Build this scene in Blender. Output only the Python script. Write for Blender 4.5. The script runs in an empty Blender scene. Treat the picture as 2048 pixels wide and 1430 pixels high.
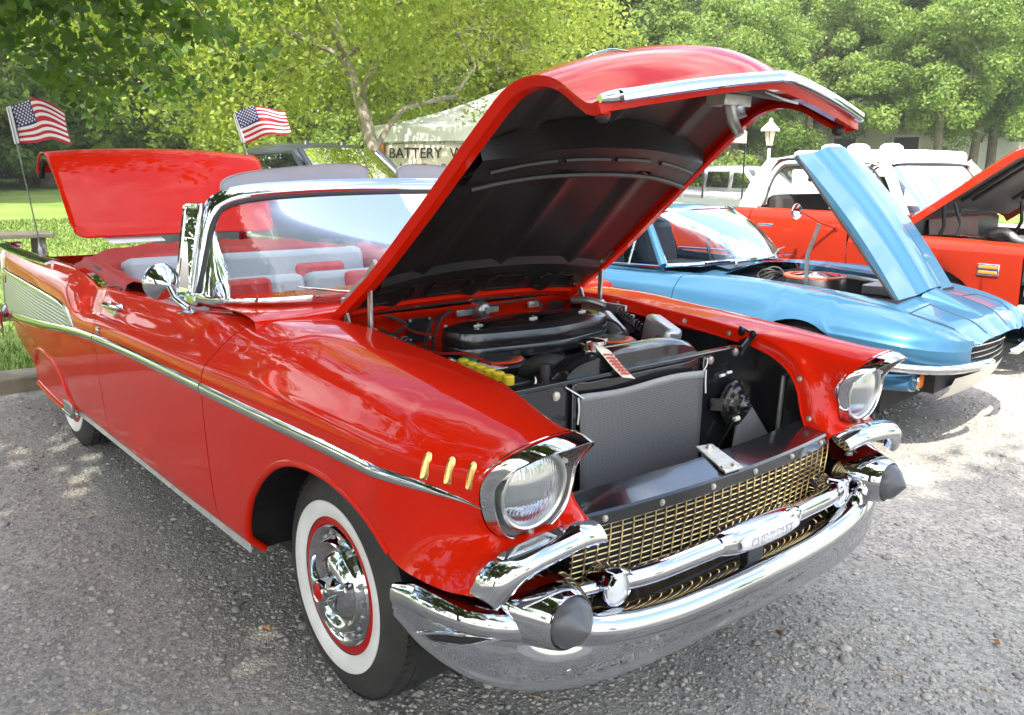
import bpy, bmesh, math, random
import numpy as np
from mathutils import Vector, Matrix, noise as mnoise
R = math.radians
scn = bpy.context.scene
COL = scn.collection
rng = np.random.default_rng(57)

# ------------------------------------------------------------------ camera
cd = bpy.data.cameras.new('camera'); cam = bpy.data.objects.new('camera', cd); COL.objects.link(cam)
CP = np.array([2.0637, -1.9116, 1.5019]); YAW, PIT, ROL = R(139.94), R(-12.322), R(0.58)
_f = np.array([math.cos(PIT)*math.cos(YAW), math.cos(PIT)*math.sin(YAW), math.sin(PIT)])
_r = np.array([math.sin(YAW), -math.cos(YAW), 0.]); _u = np.cross(_r, _f)
_c, _s = math.cos(ROL), math.sin(ROL)
_r2 = _c*_r + _s*_u; _u2 = -_s*_r + _c*_u
cam.matrix_world = Matrix(((_r2[0], _u2[0], -_f[0], CP[0]), (_r2[1], _u2[1], -_f[1], CP[1]), (_r2[2], _u2[2], -_f[2], CP[2]), (0, 0, 0, 1)))
cd.sensor_width = 36; cd.sensor_fit = 'HORIZONTAL'; cd.lens = 1748.57/2048*36
cd.clip_start = .05; cd.clip_end = 1500
scn.camera = cam

# ------------------------------------------------------------------ sky, sun, exposure
SUN = np.array([.34, -.50, .80]); SUN /= np.linalg.norm(SUN)
W = bpy.data.worlds.new('World'); scn.world = W; W.use_nodes = True
nt = W.node_tree; nt.nodes.clear()
out = nt.nodes.new('ShaderNodeOutputWorld'); bg = nt.nodes.new('ShaderNodeBackground'); sky = nt.nodes.new('ShaderNodeTexSky')
sky.sky_type = 'NISHITA'; sky.sun_disc = False
sky.sun_elevation = math.asin(SUN[2]); sky.sun_rotation = math.atan2(SUN[0], SUN[1])
sky.air_density = 1.0; sky.dust_density = 3.2; sky.ozone_density = .8
tc = nt.nodes.new('ShaderNodeTexCoord')
mp = nt.nodes.new('ShaderNodeMapping'); mp.inputs['Scale'].default_value = (1.6, 1.6, 4.2); mp.inputs['Location'].default_value = (.35, .1, .2)
cn = nt.nodes.new('ShaderNodeTexNoise'); cn.inputs['Scale'].default_value = 1.5; cn.inputs['Detail'].default_value = 8; cn.inputs['Roughness'].default_value = .58
cr = nt.nodes.new('ShaderNodeValToRGB'); cr.color_ramp.elements[0].position = .47; cr.color_ramp.elements[1].position = .72
mx = nt.nodes.new('ShaderNodeMix'); mx.data_type = 'RGBA'; mx.inputs[7].default_value = (9.5, 9.3, 9.0, 1)
nt.links.new(tc.outputs['Generated'], mp.inputs['Vector']); nt.links.new(mp.outputs[0], cn.inputs['Vector'])
nt.links.new(cn.outputs[0], cr.inputs[0]); nt.links.new(cr.outputs[0], mx.inputs[0]); nt.links.new(sky.outputs[0], mx.inputs[6])
nt.links.new(mx.outputs[2], bg.inputs[0]); bg.inputs[1].default_value = .15
nt.links.new(bg.outputs[0], out.inputs[0])
sl = bpy.data.lights.new('sun', 'SUN'); sl.energy = 2.4; sl.angle = R(.55); sl.color = (1, .95, .86)
so = bpy.data.objects.new('sun', sl); COL.objects.link(so)
so.rotation_euler = Vector(SUN).to_track_quat('Z', 'Y').to_euler(); so.location = (8, -12, 20)
scn.view_settings.view_transform = 'Standard'; scn.view_settings.look = 'None'
scn.view_settings.exposure = 2.25; scn.view_settings.gamma = 1; scn.view_settings.use_curve_mapping = False

# ------------------------------------------------------------------ materials
MATS = {}
def nmat(name):
    m = bpy.data.materials.new(name); m.use_nodes = True; MATS[name] = m
    return m, m.node_tree, m.node_tree.nodes['Principled BSDF']
def setp(b, **k):
    names = dict(base='Base Color', rough='Roughness', metal='Metallic', coat='Coat Weight', coatr='Coat Roughness', spec='Specular IOR Level', trans='Transmission Weight', ior='IOR', emit='Emission Color', emits='Emission Strength', alpha='Alpha', sheen='Sheen Weight')
    for a, v in k.items():
        s = b.inputs[names[a]]
        s.default_value = (v[0], v[1], v[2], 1) if isinstance(v, (tuple, list)) else v
def plain(name, base, rough=.5, metal=0., vary=.0, vscale=6., bump=0., bscale=60., coords='Object', **k):
    """procedural surface: colour with a soft noise variation, optional fine relief"""
    m, t, b = nmat(name); setp(b, base=base, rough=rough, metal=metal, **k)
    N = t.nodes; L = t.links
    tc = N.new('ShaderNodeTexCoord')
    if vary:
        n = N.new('ShaderNodeTexNoise'); n.inputs['Scale'].default_value = vscale; n.inputs['Detail'].default_value = 5
        L.new(tc.outputs[coords], n.inputs['Vector'])
        r = N.new('ShaderNodeValToRGB')
        lo = tuple(max(0, c*(1-vary)) for c in base); hi = tuple(min(1, c*(1+vary)) for c in base)
        r.color_ramp.elements[0].position = .3; r.color_ramp.elements[1].position = .7
        r.color_ramp.elements[0].color = (*lo, 1); r.color_ramp.elements[1].color = (*hi, 1)
        L.new(n.outputs[0], r.inputs[0]); L.new(r.outputs[0], b.inputs['Base Color'])
    if bump:
        n2 = N.new('ShaderNodeTexNoise'); n2.inputs['Scale'].default_value = bscale; n2.inputs['Detail'].default_value = 4
        L.new(tc.outputs[coords], n2.inputs['Vector'])
        bp = N.new('ShaderNodeBump'); bp.inputs['Strength'].default_value = bump; bp.inputs['Distance'].default_value = .004
        L.new(n2.outputs[0], bp.inputs['Height']); L.new(bp.outputs[0], b.inputs['Normal'])
    return m
def paint(name, base, rough=.28, flake=0.):
    m, t, b = nmat(name); setp(b, base=base, rough=rough, coat=.85, coatr=.015, metal=flake, spec=.02)
    b.inputs['Coat IOR'].default_value = 1.33
    N = t.nodes; L = t.links; tc = N.new('ShaderNodeTexCoord')
    n = N.new('ShaderNodeTexNoise'); n.inputs['Scale'].default_value = 2.2; n.inputs['Detail'].default_value = 3
    L.new(tc.outputs['Object'], n.inputs['Vector'])
    bp = N.new('ShaderNodeBump'); bp.inputs['Strength'].default_value = .03; bp.inputs['Distance'].default_value = .010
    L.new(n.outputs[0], bp.inputs['Height']); L.new(bp.outputs[0], b.inputs['Coat Normal'])
    # faint dust film: roughness varies slightly
    n2 = N.new('ShaderNodeTexNoise'); n2.inputs['Scale'].default_value = 9; n2.inputs['Detail'].default_value = 6
    L.new(tc.outputs['Object'], n2.inputs['Vector'])
    mr = N.new('ShaderNodeMapRange'); mr.inputs[3].default_value = .008; mr.inputs[4].default_value = .05
    L.new(n2.outputs[0], mr.inputs[0]); L.new(mr.outputs[0], b.inputs['Coat Roughness'])
    return m
M_red = paint('red_paint', (.56, .0110, .0006), .5)
M_redv = plain('red_vinyl', (.34, .012, .012), .55, vary=.15, bump=.15, bscale=220)
M_redseat = plain('red_seat_vinyl', (.46, .014, .010), .42, vary=.1, bump=.1, bscale=150)
def pleats(m, scale):
    t = m.node_tree; N = t.nodes; L = t.links; b = N['Principled BSDF']; tc = N.new('ShaderNodeTexCoord'); w = N.new('ShaderNodeTexWave'); w.bands_direction = 'Y'; w.inputs['Scale'].default_value = scale; w.inputs['Distortion'].default_value = .2
    L.new(tc.outputs['Object'], w.inputs['Vector']); bp = N.new('ShaderNodeBump'); bp.inputs['Strength'].default_value = .5; bp.inputs['Distance'].default_value = .02; L.new(w.outputs['Fac'], bp.inputs['Height']); L.new(bp.outputs[0], b.inputs['Normal'])
pleats(M_redseat, 3.2)
M_silv = plain('silver_vinyl', (.34, .36, .385), .45, vary=.05, bump=.08, bscale=260)
M_chrome = plain('chrome', (.60, .61, .63), .03, 1., vary=.03, vscale=14)
M_alum = plain('brushed_aluminium', (.66, .66, .64), .30, 1., vary=.06, vscale=30)
M_final = plain('fin_aluminium', (.42, .43, .38), .36, .9, vary=.05, vscale=30)
M_steel = plain('dull_steel', (.36, .36, .35), .38, .85, vary=.2, vscale=25, bump=.2, bscale=90)
M_zinc = plain('zinc_bolt', (.62, .60, .52), .35, .9, vary=.2, vscale=40)
M_gold = plain('gold_anodised', (.78, .56, .24), .28, 1., vary=.08, vscale=30)
M_goldlouvre = plain('gold_louvre', (.62, .44, .17), .25, 1., vary=.08, vscale=30)
M_blk = plain('black_gloss_paint', (.010, .010, .011), .16, vary=.3, coat=.7, coatr=.05)
M_blkm = plain('black_satin', (.014, .013, .013), .42, vary=.35, vscale=12, bump=.1, bscale=120)
M_blk2 = plain('air_cleaner_black', (.012, .012, .012), .24, vary=.3, coat=.4, coatr=.12, bump=.05, bscale=40)
M_under = plain('hood_underside_black', (.014, .012, .012), .36, vary=.3, vscale=9, bump=.06, bscale=70)
M_dark = plain('undercarriage', (.012, .011, .010), .8, vary=.5, vscale=10, bump=.4)
M_rub = plain('rubber', (.022, .021, .020), .62, vary=.25, vscale=18, bump=.25, bscale=120)
M_tyre = plain('tyre_rubber', (.030, .029, .027), .68, vary=.35, vscale=8, bump=.25, bscale=140)
M_ww = plain('whitewall', (.72, .715, .68), .55, vary=.10, vscale=9, bump=.1, bscale=90)
M_cone = plain('grey_rubber_cone', (.085, .085, .088), .33, vary=.2, vscale=20)
M_gasket = plain('window_gasket', (.03, .03, .03), .5, vary=.2)
M_greyseal = plain('grey_infill', (.12, .115, .105), .5, vary=.25, vscale=20)
M_amber = plain('amber_lens', (.75, .20, .02), .12, vary=.15, coat=.6)
M_white = plain('white_plastic', (.78, .77, .74), .45, vary=.05)
M_card = plain('cream_card', (.78, .72, .56), .7, vary=.06)
M_orange = plain('orange_decal', (.72, .08, .010), .45, vary=.08)
M_yel = plain('yellow_cap', (.75, .56, .02), .4, vary=.1)
M_grn = plain('green_cap', (.02, .16, .07), .4, vary=.1)
def glass(name, tint=(.85, .93, .90), ior=1.45, rough=0., mixw=.92):
    m, t, b = nmat(name); N = t.nodes; L = t.links
    N.remove(b)
    o = N['Material Output']
    tr = N.new('ShaderNodeBsdfTransparent'); tr.inputs[0].default_value = (*tint, 1)
    gl = N.new('ShaderNodeBsdfGlossy'); gl.inputs['Roughness'].default_value = rough
    fr = N.new('ShaderNodeFresnel'); fr.inputs[0].default_value = ior
    ms = N.new('ShaderNodeMixShader')
    tc = N.new('ShaderNodeTexCoord'); nz = N.new('ShaderNodeTexNoise'); nz.inputs['Scale'].default_value = 3.5
    L.new(tc.outputs['Object'], nz.inputs['Vector'])
    bp = N.new('ShaderNodeBump'); bp.inputs['Strength'].default_value = .03; bp.inputs['Distance'].default_value = .01
    L.new(nz.outputs[0], bp.inputs['Height']); L.new(bp.outputs[0], gl.inputs['Normal'])
    L.new(fr.outputs[0], ms.inputs[0]); L.new(tr.outputs[0], ms.inputs[1]); L.new(gl.outputs[0], ms.inputs[2]); L.new(ms.outputs[0], o.inputs[0])
    return m
M_glass = glass('windshield_glass', (.84, .92, .90), 1.40)
M_dglass = glass('tinted_glass', (.10, .12, .12), 1.6)
M_lens = None
def lensmat():
    m, t, b = nmat('headlamp_lens'); setp(b, base=(.40, .42, .43), rough=.09, coat=1., coatr=.02, metal=.8)
    N = t.nodes; L = t.links; tc = N.new('ShaderNodeTexCoord')
    w = N.new('ShaderNodeTexWave'); w.wave_type = 'BANDS'; w.bands_direction = 'Y'; w.inputs['Scale'].default_value = 34; w.inputs['Distortion'].default_value = 3
    v = N.new('ShaderNodeTexWave'); v.bands_direction = 'Z'; v.inputs['Scale'].default_value = 7; v.inputs['Distortion'].default_value = 2.5
    L.new(tc.outputs['Object'], w.inputs['Vector']); L.new(tc.outputs['Object'], v.inputs['Vector'])
    a = N.new('ShaderNodeMath'); a.operation = 'ADD'; L.new(w.outputs['Fac'], a.inputs[0]); L.new(v.outputs['Fac'], a.inputs[1])
    bp = N.new('ShaderNodeBump'); bp.inputs['Strength'].default_value = .16; bp.inputs['Distance'].default_value = .005
    L.new(a.outputs[0], bp.inputs['Height']); L.new(bp.outputs[0], b.inputs['Normal'])
    return m
M_lens = lensmat()
def meshmat(name, base, hole, scale, metal=.3, rough=.45):
    """woven screen: fine check of wires and dark holes"""
    m, t, b = nmat(name); setp(b, rough=rough, metal=metal)
    N = t.nodes; L = t.links; tc = N.new('ShaderNodeTexCoord')
    mpp = N.new('ShaderNodeMapping'); mpp.inputs['Rotation'].default_value = (R(45), 0, 0)
    L.new(tc.outputs['Object'], mpp.inputs[0])
    ck = N.new('ShaderNodeTexChecker'); ck.inputs['Scale'].default_value = scale
    ck.inputs['Color1'].default_value = (*base, 1); ck.inputs['Color2'].default_value = (*hole, 1)
    L.new(mpp.outputs[0], ck.inputs['Vector']); L.new(ck.outputs[0], b.inputs['Base Color'])
    bp = N.new('ShaderNodeBump'); bp.inputs['Strength'].default_value = .5; bp.inputs['Distance'].default_value = .001
    L.new(ck.outputs[1], bp.inputs['Height']); L.new(bp.outputs[0], b.inputs['Normal'])
    return m
M_screen = meshmat('radiator_screen', (.22, .22, .22), (.07, .07, .07), 260)
M_bezmesh = meshmat('bezel_mesh', (.16, .14, .13), (.01, .01, .01), 170)

# ------------------------------------------------------------------ mesh helpers
def V3(a): return np.asarray(a, float)
class MB:
    """collects verts and faces of one object"""
    def __init__(s): s.v = []; s.f = []; s.n = 0; s.mi = []; s.cur = 0
    def add(s, v, f):
        v = np.asarray(v, float).reshape(-1, 3); s.v.append(v)
        for q in f: s.f.append(tuple(int(i)+s.n for i in q)); s.mi.append(s.cur)
        s.n += len(v); return s
    def build(s, name, mat, parent=None, smooth=True, auto=40, mirror=False, bevel=0, sub=0, solid=0, loc=None, rot=None):
        v = np.concatenate(s.v) if s.v else np.zeros((0, 3)); f = s.f
        if mirror: v = v*np.array([1, -1, 1]); f = [q[::-1] for q in f]
        me = bpy.data.meshes.new(name); me.from_pydata(v.tolist(), [], f); me.validate(clean_customdata=False)
        mats = mat if isinstance(mat, (list, tuple)) else [mat]
        for m in mats: me.materials.append(m)
        if len(mats) > 1: me.polygons.foreach_set('material_index', s.mi[:len(me.polygons)])
        if smooth:
            me.polygons.foreach_set('use_smooth', [True]*len(me.polygons))
            if auto: me.set_sharp_from_angle(angle=R(auto))
        o = bpy.data.objects.new(name, me); COL.objects.link(o); o.parent = parent
        if loc is not None: o.location = loc
        if rot is not None: o.rotation_euler = rot
        if solid:
            d = o.modifiers.new('s', 'SOLIDIFY'); d.thickness = abs(solid); d.offset = -1 if solid > 0 else 1
        if bevel:
            d = o.modifiers.new('b', 'BEVEL'); d.width = bevel; d.segments = 2; d.limit_method = 'ANGLE'; d.angle_limit = R(35)
        if sub:
            d = o.modifiers.new('ss', 'SUBSURF'); d.levels = sub; d.render_levels = sub
        return o
def gridf(n, m, cu=False, cv=False, flip=False):
    F = []
    for i in range(n if cu else n-1):
        for j in range(m if cv else m-1):
            a = i*m+j; b = ((i+1) % n)*m+j; c = ((i+1) % n)*m+(j+1) % m; d = i*m+(j+1) % m
            F.append((a, b, c, d) if not flip else (d, c, b, a))
    return F
def grid(mb, P, cu=False, cv=False, flip=False, cap0=False, cap1=False):
    P = np.asarray(P, float); n, m = P.shape[:2]; F = gridf(n, m, cu, cv, flip)
    if cap0: F.append(tuple(range(m)) if flip else tuple(range(m))[::-1])
    if cap1: F.append(tuple(range((n-1)*m, n*m))[::-1] if flip else tuple(range((n-1)*m, n*m)))
    mb.add(P.reshape(-1, 3), F); return mb
def pch(xs, ys, x):
    """monotone cubic through knots"""
    xs = np.asarray(xs, float); ys = np.asarray(ys, float); x = np.asarray(x, float)
    o = np.argsort(xs); xs = xs[o]; ys = ys[o]
    h = np.diff(xs); d = np.diff(ys)/h; m = np.zeros(len(xs)); m[0] = d[0]; m[-1] = d[-1]
    for i in range(1, len(xs)-1):
        if d[i-1]*d[i] > 0:
            w1 = 2*h[i]+h[i-1]; w2 = h[i]+2*h[i-1]; m[i] = (w1+w2)/(w1/d[i-1]+w2/d[i])
    i = np.clip(np.searchsorted(xs, x)-1, 0, len(h)-1); t = (x-xs[i])/h[i]; t = np.clip(t, 0, 1)
    return (2*t**3-3*t**2+1)*ys[i]+(t**3-2*t**2+t)*h[i]*m[i]+(-2*t**3+3*t**2)*ys[i+1]+(t**3-t**2)*h[i]*m[i+1]
def cr(pts, n, closed=False):
    """Catmull-Rom (centripetal-ish by chord) curve through points, resampled at n equal arc steps"""
    P = np.asarray(pts, float)
    if closed: Q = np.concatenate([P[-1:], P, P[:2]])
    else: Q = np.concatenate([2*P[:1]-P[1:2], P, 2*P[-1:]-P[-2:-1]])
    out = []
    for i in range(1, len(Q)-2):
        p0, p1, p2, p3 = Q[i-1], Q[i], Q[i+1], Q[i+2]
        d1 = max(np.linalg.norm(p1-p0), 1e-6)**.5; d2 = max(np.linalg.norm(p2-p1), 1e-6)**.5; d3 = max(np.linalg.norm(p3-p2), 1e-6)**.5
        m1 = ((p1-p0)/d1-(p2-p0)/(d1+d2)+(p2-p1)/d2)*d2; m2 = ((p2-p1)/d2-(p3-p1)/(d2+d3)+(p3-p2)/d3)*d2
        t = np.linspace(0, 1, 24, endpoint=False)[:, None]
        out.append((2*t**3-3*t**2+1)*p1+(t**3-2*t**2+t)*m1+(-2*t**3+3*t**2)*p2+(t**3-t**2)*m2)
    C = np.concatenate(out+[Q[-2][None]])
    return resample(C, n, closed)
def resample(C, n, closed=False):
    C = np.asarray(C, float)
    s = np.concatenate([[0], np.cumsum(np.linalg.norm(np.diff(C, axis=0), axis=1))])
    q = np.linspace(0, s[-1], n+1)[:-1] if closed else np.linspace(0, s[-1], n)
    return np.stack([np.interp(q, s, C[:, k]) for k in range(C.shape[1])], 1)
def frames(P, up=None, closed=False):
    P = np.asarray(P, float); n = len(P)
    T = np.gradient(P, axis=0) if not closed else (np.roll(P, -1, 0)-np.roll(P, 1, 0))
    T /= np.linalg.norm(T, axis=1)[:, None]+1e-12
    if up is not None:
        U = np.asarray(up, float); U = np.broadcast_to(U, P.shape).copy()
        U -= (U*T).sum(1)[:, None]*T; U /= np.linalg.norm(U, axis=1)[:, None]+1e-12
    else:
        a = np.array([0, 0, 1.]) if abs(T[0, 2]) < .9 else np.array([1., 0, 0])
        U = np.zeros_like(P); u = a-a.dot(T[0])*T[0]; u /= np.linalg.norm(u); U[0] = u
        for i in range(1, n):
            u = U[i-1]-U[i-1].dot(T[i])*T[i]; u /= np.linalg.norm(u)+1e-12; U[i] = u
    return T, U, np.cross(T, U)
def tube(mb, P, r, seg=8, cap=True, closed=False, up=None, sy=1.):
    P = np.asarray(P, float); T, U, B = frames(P, up, closed); r = np.broadcast_to(np.asarray(r, float), (len(P),))
    a = np.linspace(0, 2*math.pi, seg, endpoint=False)
    G = P[:, None]+r[:, None, None]*(np.cos(a)[None, :, None]*U[:, None]*sy+np.sin(a)[None, :, None]*B[:, None])
    return grid(mb, G, cu=closed, cv=True, flip=True, cap0=cap and not closed, cap1=cap and not closed)
def sweep(mb, P, prof, up, closed=False, cap=True, scale=None, pclosed=True):
    """prof: (k,2) points in (up, side) axes"""
    P = np.asarray(P, float); T, U, B = frames(P, up, closed); prof = np.asarray(prof, float)
    sc = np.ones(len(P)) if scale is None else np.asarray(scale, float)
    G = P[:, None]+sc[:, None, None]*(prof[None, :, :1]*U[:, None]+prof[None, :, 1:]*B[:, None])
    return grid(mb, G, cu=closed, cv=pclosed, flip=True, cap0=cap and not closed and pclosed, cap1=cap and not closed and pclosed)
def lathe(mb, prof, axis='x', c=(0, 0, 0), seg=32, cap=True, sy=1., sz=1.):
    """prof: list of (a, r) along the axis; revolve"""
    prof = np.asarray(prof, float); a = np.linspace(0, 2*math.pi, seg, endpoint=False)
    A = np.broadcast_to(prof[:, :1], (len(prof), seg)); C = prof[:, 1:]*np.cos(a)*sy; S = prof[:, 1:]*np.sin(a)*sz
    if axis == 'x': G = np.stack([A, C, S], 2)
    elif axis == 'y': G = np.stack([S, A, C], 2)
    else: G = np.stack([C, S, A], 2)
    G = G+np.asarray(c, float)
    return grid(mb, G, cv=True, flip=True, cap0=cap and prof[0, 1] > 1e-5, cap1=cap and prof[-1, 1] > 1e-5)
def box(mb, c, s, rot=None):
    c = np.asarray(c, float); h = np.asarray(s, float)/2
    v = np.array([[x, y, z] for x in (-1, 1) for y in (-1, 1) for z in (-1, 1)])*h
    if rot is not None: v = v@np.asarray(Matrix.Rotation(rot[0], 3, rot[1]) if not isinstance(rot, np.ndarray) else rot).T
    return mb.add(v+c, [(0, 1, 3, 2), (4, 6, 7, 5), (0, 4, 5, 1), (2, 3, 7, 6), (0, 2, 6, 4), (1, 5, 7, 3)])
def prism(mb, pts, d):
    """extrude a planar polygon by vector d"""
    p = np.asarray(pts, float); n = len(p); d = np.asarray(d, float)
    F = [tuple(range(n))[::-1], tuple(range(n, 2*n))]+[(i, (i+1) % n, n+(i+1) % n, n+i) for i in range(n)]
    return mb.add(np.concatenate([p, p+d]), F)
def bolt(mb, c, n=(1, 0, 0), r=.008, h=.006):
    n = np.asarray(n, float); n /= np.linalg.norm(n); c = np.asarray(c, float)
    tube(mb, [c-n*.004, c+n*h*.4], r*1.35, 10); tube(mb, [c, c+n*h, c+n*h*1.15], [r, r, r*.7], 6)
def fig8(w, h, n=10):
    a = np.linspace(0, 2*math.pi, n, endpoint=False)
    return np.stack([h*np.cos(a), w*np.sin(a)], 1)
def superell(a, b, p, n):
    t = np.linspace(0, 2*math.pi, n, endpoint=False); c = np.cos(t); s = np.sin(t)
    return np.stack([a*np.sign(c)*np.abs(c)**(2/p), b*np.sign(s)*np.abs(s)**(2/p)], 1)
def empty(name, loc=(0, 0, 0), rz=0):
    o = bpy.data.objects.new(name, None); COL.objects.link(o); o.location = loc; o.rotation_euler = (0, 0, rz); o.empty_display_size = .2
    return o
def tag(o, label=None, cat=None, group=None, kind=None):
    if label: o['label'] = label
    if cat: o['category'] = cat
    if group: o['group'] = group
    if kind: o['kind'] = kind
    return o
def copy_tree(o, parent=None):
    c = o.copy(); COL.objects.link(c); c.parent = parent
    for ch in list(o.children): copy_tree(ch, c)
    return c
def text_obj(name, body, size, mat, parent, M, extrude=.001, align='CENTER'):
    cu = bpy.data.curves.new(name, 'FONT'); cu.body = body; cu.size = size; cu.extrude = extrude; cu.align_x = align; cu.align_y = 'CENTER'
    o = bpy.data.objects.new(name, cu); COL.objects.link(o); dg = bpy.context.evaluated_depsgraph_get()
    me = bpy.data.meshes.new_from_object(o.evaluated_get(dg)); bpy.data.objects.remove(o); me.materials.clear(); me.materials.append(mat)
    q = bpy.data.objects.new(name, me); COL.objects.link(q); q.parent = parent; q.matrix_local = M
    return q
# ================================================================== RED CONVERTIBLE
# local axes = world axes: x forward from the front axle, y to the car's left, z up
car = empty('red_convertible', (0, 0, 0))
tag(car, 'glossy red finned convertible with raised hood and white-walled tyres', 'car')
X_ = [-4.22, -3.9, -3.4, -2.9, -2.45, -2.26, -2.10, -1.98, -1.85, -1.5, -1.1, -.65, -.3, .0, .2, .40]
W_ = [.845, .875, .905, .925, .932, .934, .934, .934, .934, .935, .936, .936, .935, .932, .929, .922]
ZC_ = [1.0, .995, .995, 1.005, 1.012, 1.004, .985, .968, .978, .985, .995, 1.015, 1.022, 1.008, .998, .985]
YC_ = [.800, .810, .815, .820, .825, .83, .84, .845, .845, .835, .825, .74, .68, .66, .65, .645]
YI_ = [.745, .73, .72, .72, .735, .75, .77, .775, .775, .77, .765, .58, .555, .55, .55, .55]
ZI_ = [.90, .90, .905, .915, .965, .975, .965, .955, .965, .975, .985, 1.012, 1.018, 1.0, .988, .968]
ZB_ = [.44, .40, .345, .315, .300, .300, .300, .300, .300, .300, .300, .305, .310, .315, .32, .33]
S1_ = [.015, .02, .028, .030, .030, .032, .036, .038, .034, .032, .036, .038, .034, .031, .030, .032]
S2_ = [.028, .036, .048, .055, .055, .06, .066, .066, .060, .060, .066, .095, .095, .095, .095, .100]
TX_ = [.90, .40, .2, -.4, -1.02, -1.83, -2.13, -2.67, -3.63, -4.3]
TZ_ = [.812, .812, .814, .806, .800, .779, .760, .710, .620, .555]
def trim_z(x): return pch(TX_, TZ_, x)
def sect(x, n=64):
    W = float(pch(X_, W_, x)); zc = float(pch(X_, ZC_, x)); yc = float(pch(X_, YC_, x)); yi = float(pch(X_, YI_, x)); zi = float(pch(X_, ZI_, x))
    zb = float(pch(X_, ZB_, x)); s1 = float(pch(X_, S1_, x)); s2 = float(pch(X_, S2_, x)); zt = float(trim_z(x))
    C = np.array([(W-.085, zb), (W-.034, zb+.045), (W-.012, zb+.20), (W, zt-.03), (W-.006, zt+.06), (W-s1, zc-.105), (W-s2, zc-.045), (.5*(W-s2+yc)-.004, zc-.010), (yc, zc), (yi, zi)])
    Q = np.concatenate([2*C[:1]-C[1:2], C, 2*C[-1:]-C[-2:-1]]); v = np.linspace(0, 9-1e-9, n); i = v.astype(int); t = (v-i)[:, None]
    p0, p1, p2, p3 = Q[i], Q[i+1], Q[i+2], Q[i+3]
    # quadratic-weighted B-spline / interpolating mix keeps it fair
    return .5*((2*p1)+(-p0+p2)*t+(2*p0-5*p1+4*p2-p3)*t**2+(-p0+3*p1-3*p2+p3)*t**3)
_sc = {}
def side_y(x, z):
    k = round(float(x), 3)
    if k not in _sc: _sc[k] = sect(k, 80)
    s = _sc[k]; m = int(np.argmax(s[:, 1])); return -float(np.interp(z, s[:m+1, 1], s[:m+1, 0]))
def on_side(pts, off=0.): return np.array([(x, side_y(x, z)-off, z) for x, z in pts])
def sec_cut(x, zlo, n):
    s = sect(x, 160); m = int(np.argmax(s[:, 1])); i = 0
    if zlo > s[0, 1]:
        i = float(np.interp(zlo, s[:m, 1], np.arange(m)))
    q = np.linspace(i, 159, n); return np.stack([np.full(n, x), -np.interp(q, np.arange(160), s[:, 0]), np.interp(q, np.arange(160), s[:, 1])], 1)
FA = np.array([(-.412, .312), (-.408, .34), (-.403, .375), (-.391, .415), (-.36, .475), (-.321, .532), (-.222, .625), (-.117, .688), (-.013, .722), (.09, .733), (.197, .728), (.299, .704), (.360, .675), (.405, .645)])
FA2 = np.array([(.405, .645), (.44, .622), (.483, .606), (.56, .603), (.66, .608), (.735, .615)])
fa = cr(FA, 60)
RA = cr(np.array([(-2.452, .302), (-2.462, .34), (-2.50, .40), (-2.60, .478), (-2.74, .525), (-2.90, .538), (-3.06, .525), (-3.20, .478), (-3.31, .405), (-3.355, .355)]), 44)
def panel(cols, name, mirror, flange=(True, True)):
    """cols: list of (x, zlow). x may be sheared by height for slanted gaps"""
    mb = MB(); P = []
    for x, zl, sh in cols:
        q = sec_cut(x, zl, 56); P.append(q+np.outer(sh(q[:, 2]), (1, 0, 0)) if sh else q)
    P = np.array(P)
    f0 = P[:1]+np.array([0, .022, 0]); f1 = P[-1:]+np.array([0, .022, 0])
    P = np.concatenate([f0, P, f1])
    grid(mb, P)
    # rolled inner flange under the top edge
    T = P[:, -1]; grid(mb, np.stack([T, T+np.array([0, 0, -.035])], 1))
    Bm = P[:, 0]; grid(mb, np.stack([Bm+np.array([0, .03, .002]), Bm], 1))
    return mb.build(name, M_red, car, mirror=mirror, auto=50)
shf = lambda z: np.where(z > .78, .075*np.clip((z-.78)/.24, 0, 1.2)**2, 0)
shr = lambda z: np.where(z > .78, -.05*np.clip((z-.78)/.2, 0, 1.2)**2, 0)
XD0, XD1 = -.628, -1.838
fcols = [(XD0+.0035, .0, shf)]+[(x, 0, (lambda z, k=(x+.412)/(XD0+.412): k*shf(z))) for x in np.linspace(XD0+.012, -.4145, 9)]
fcols += [(x, z, None) for x, z in fa]
dcols = [(x, 0, (lambda z, k=k: (1-k)*shf(z)+k*shr(z))) for k, x in zip(np.linspace(0, 1, 40), np.linspace(XD0-.0035, XD1+.0035, 40))]
qcols = [(x, 0, (lambda z, k=k: (1-k)*shr(z))) for k, x in zip(np.linspace(0, 1, 22), np.linspace(XD1-.0035, -2.449, 22))]
qcols += [(x, z, None) for x, z in RA]+[(x, 0, None) for x in np.linspace(-3.36, -4.22, 24)]
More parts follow.
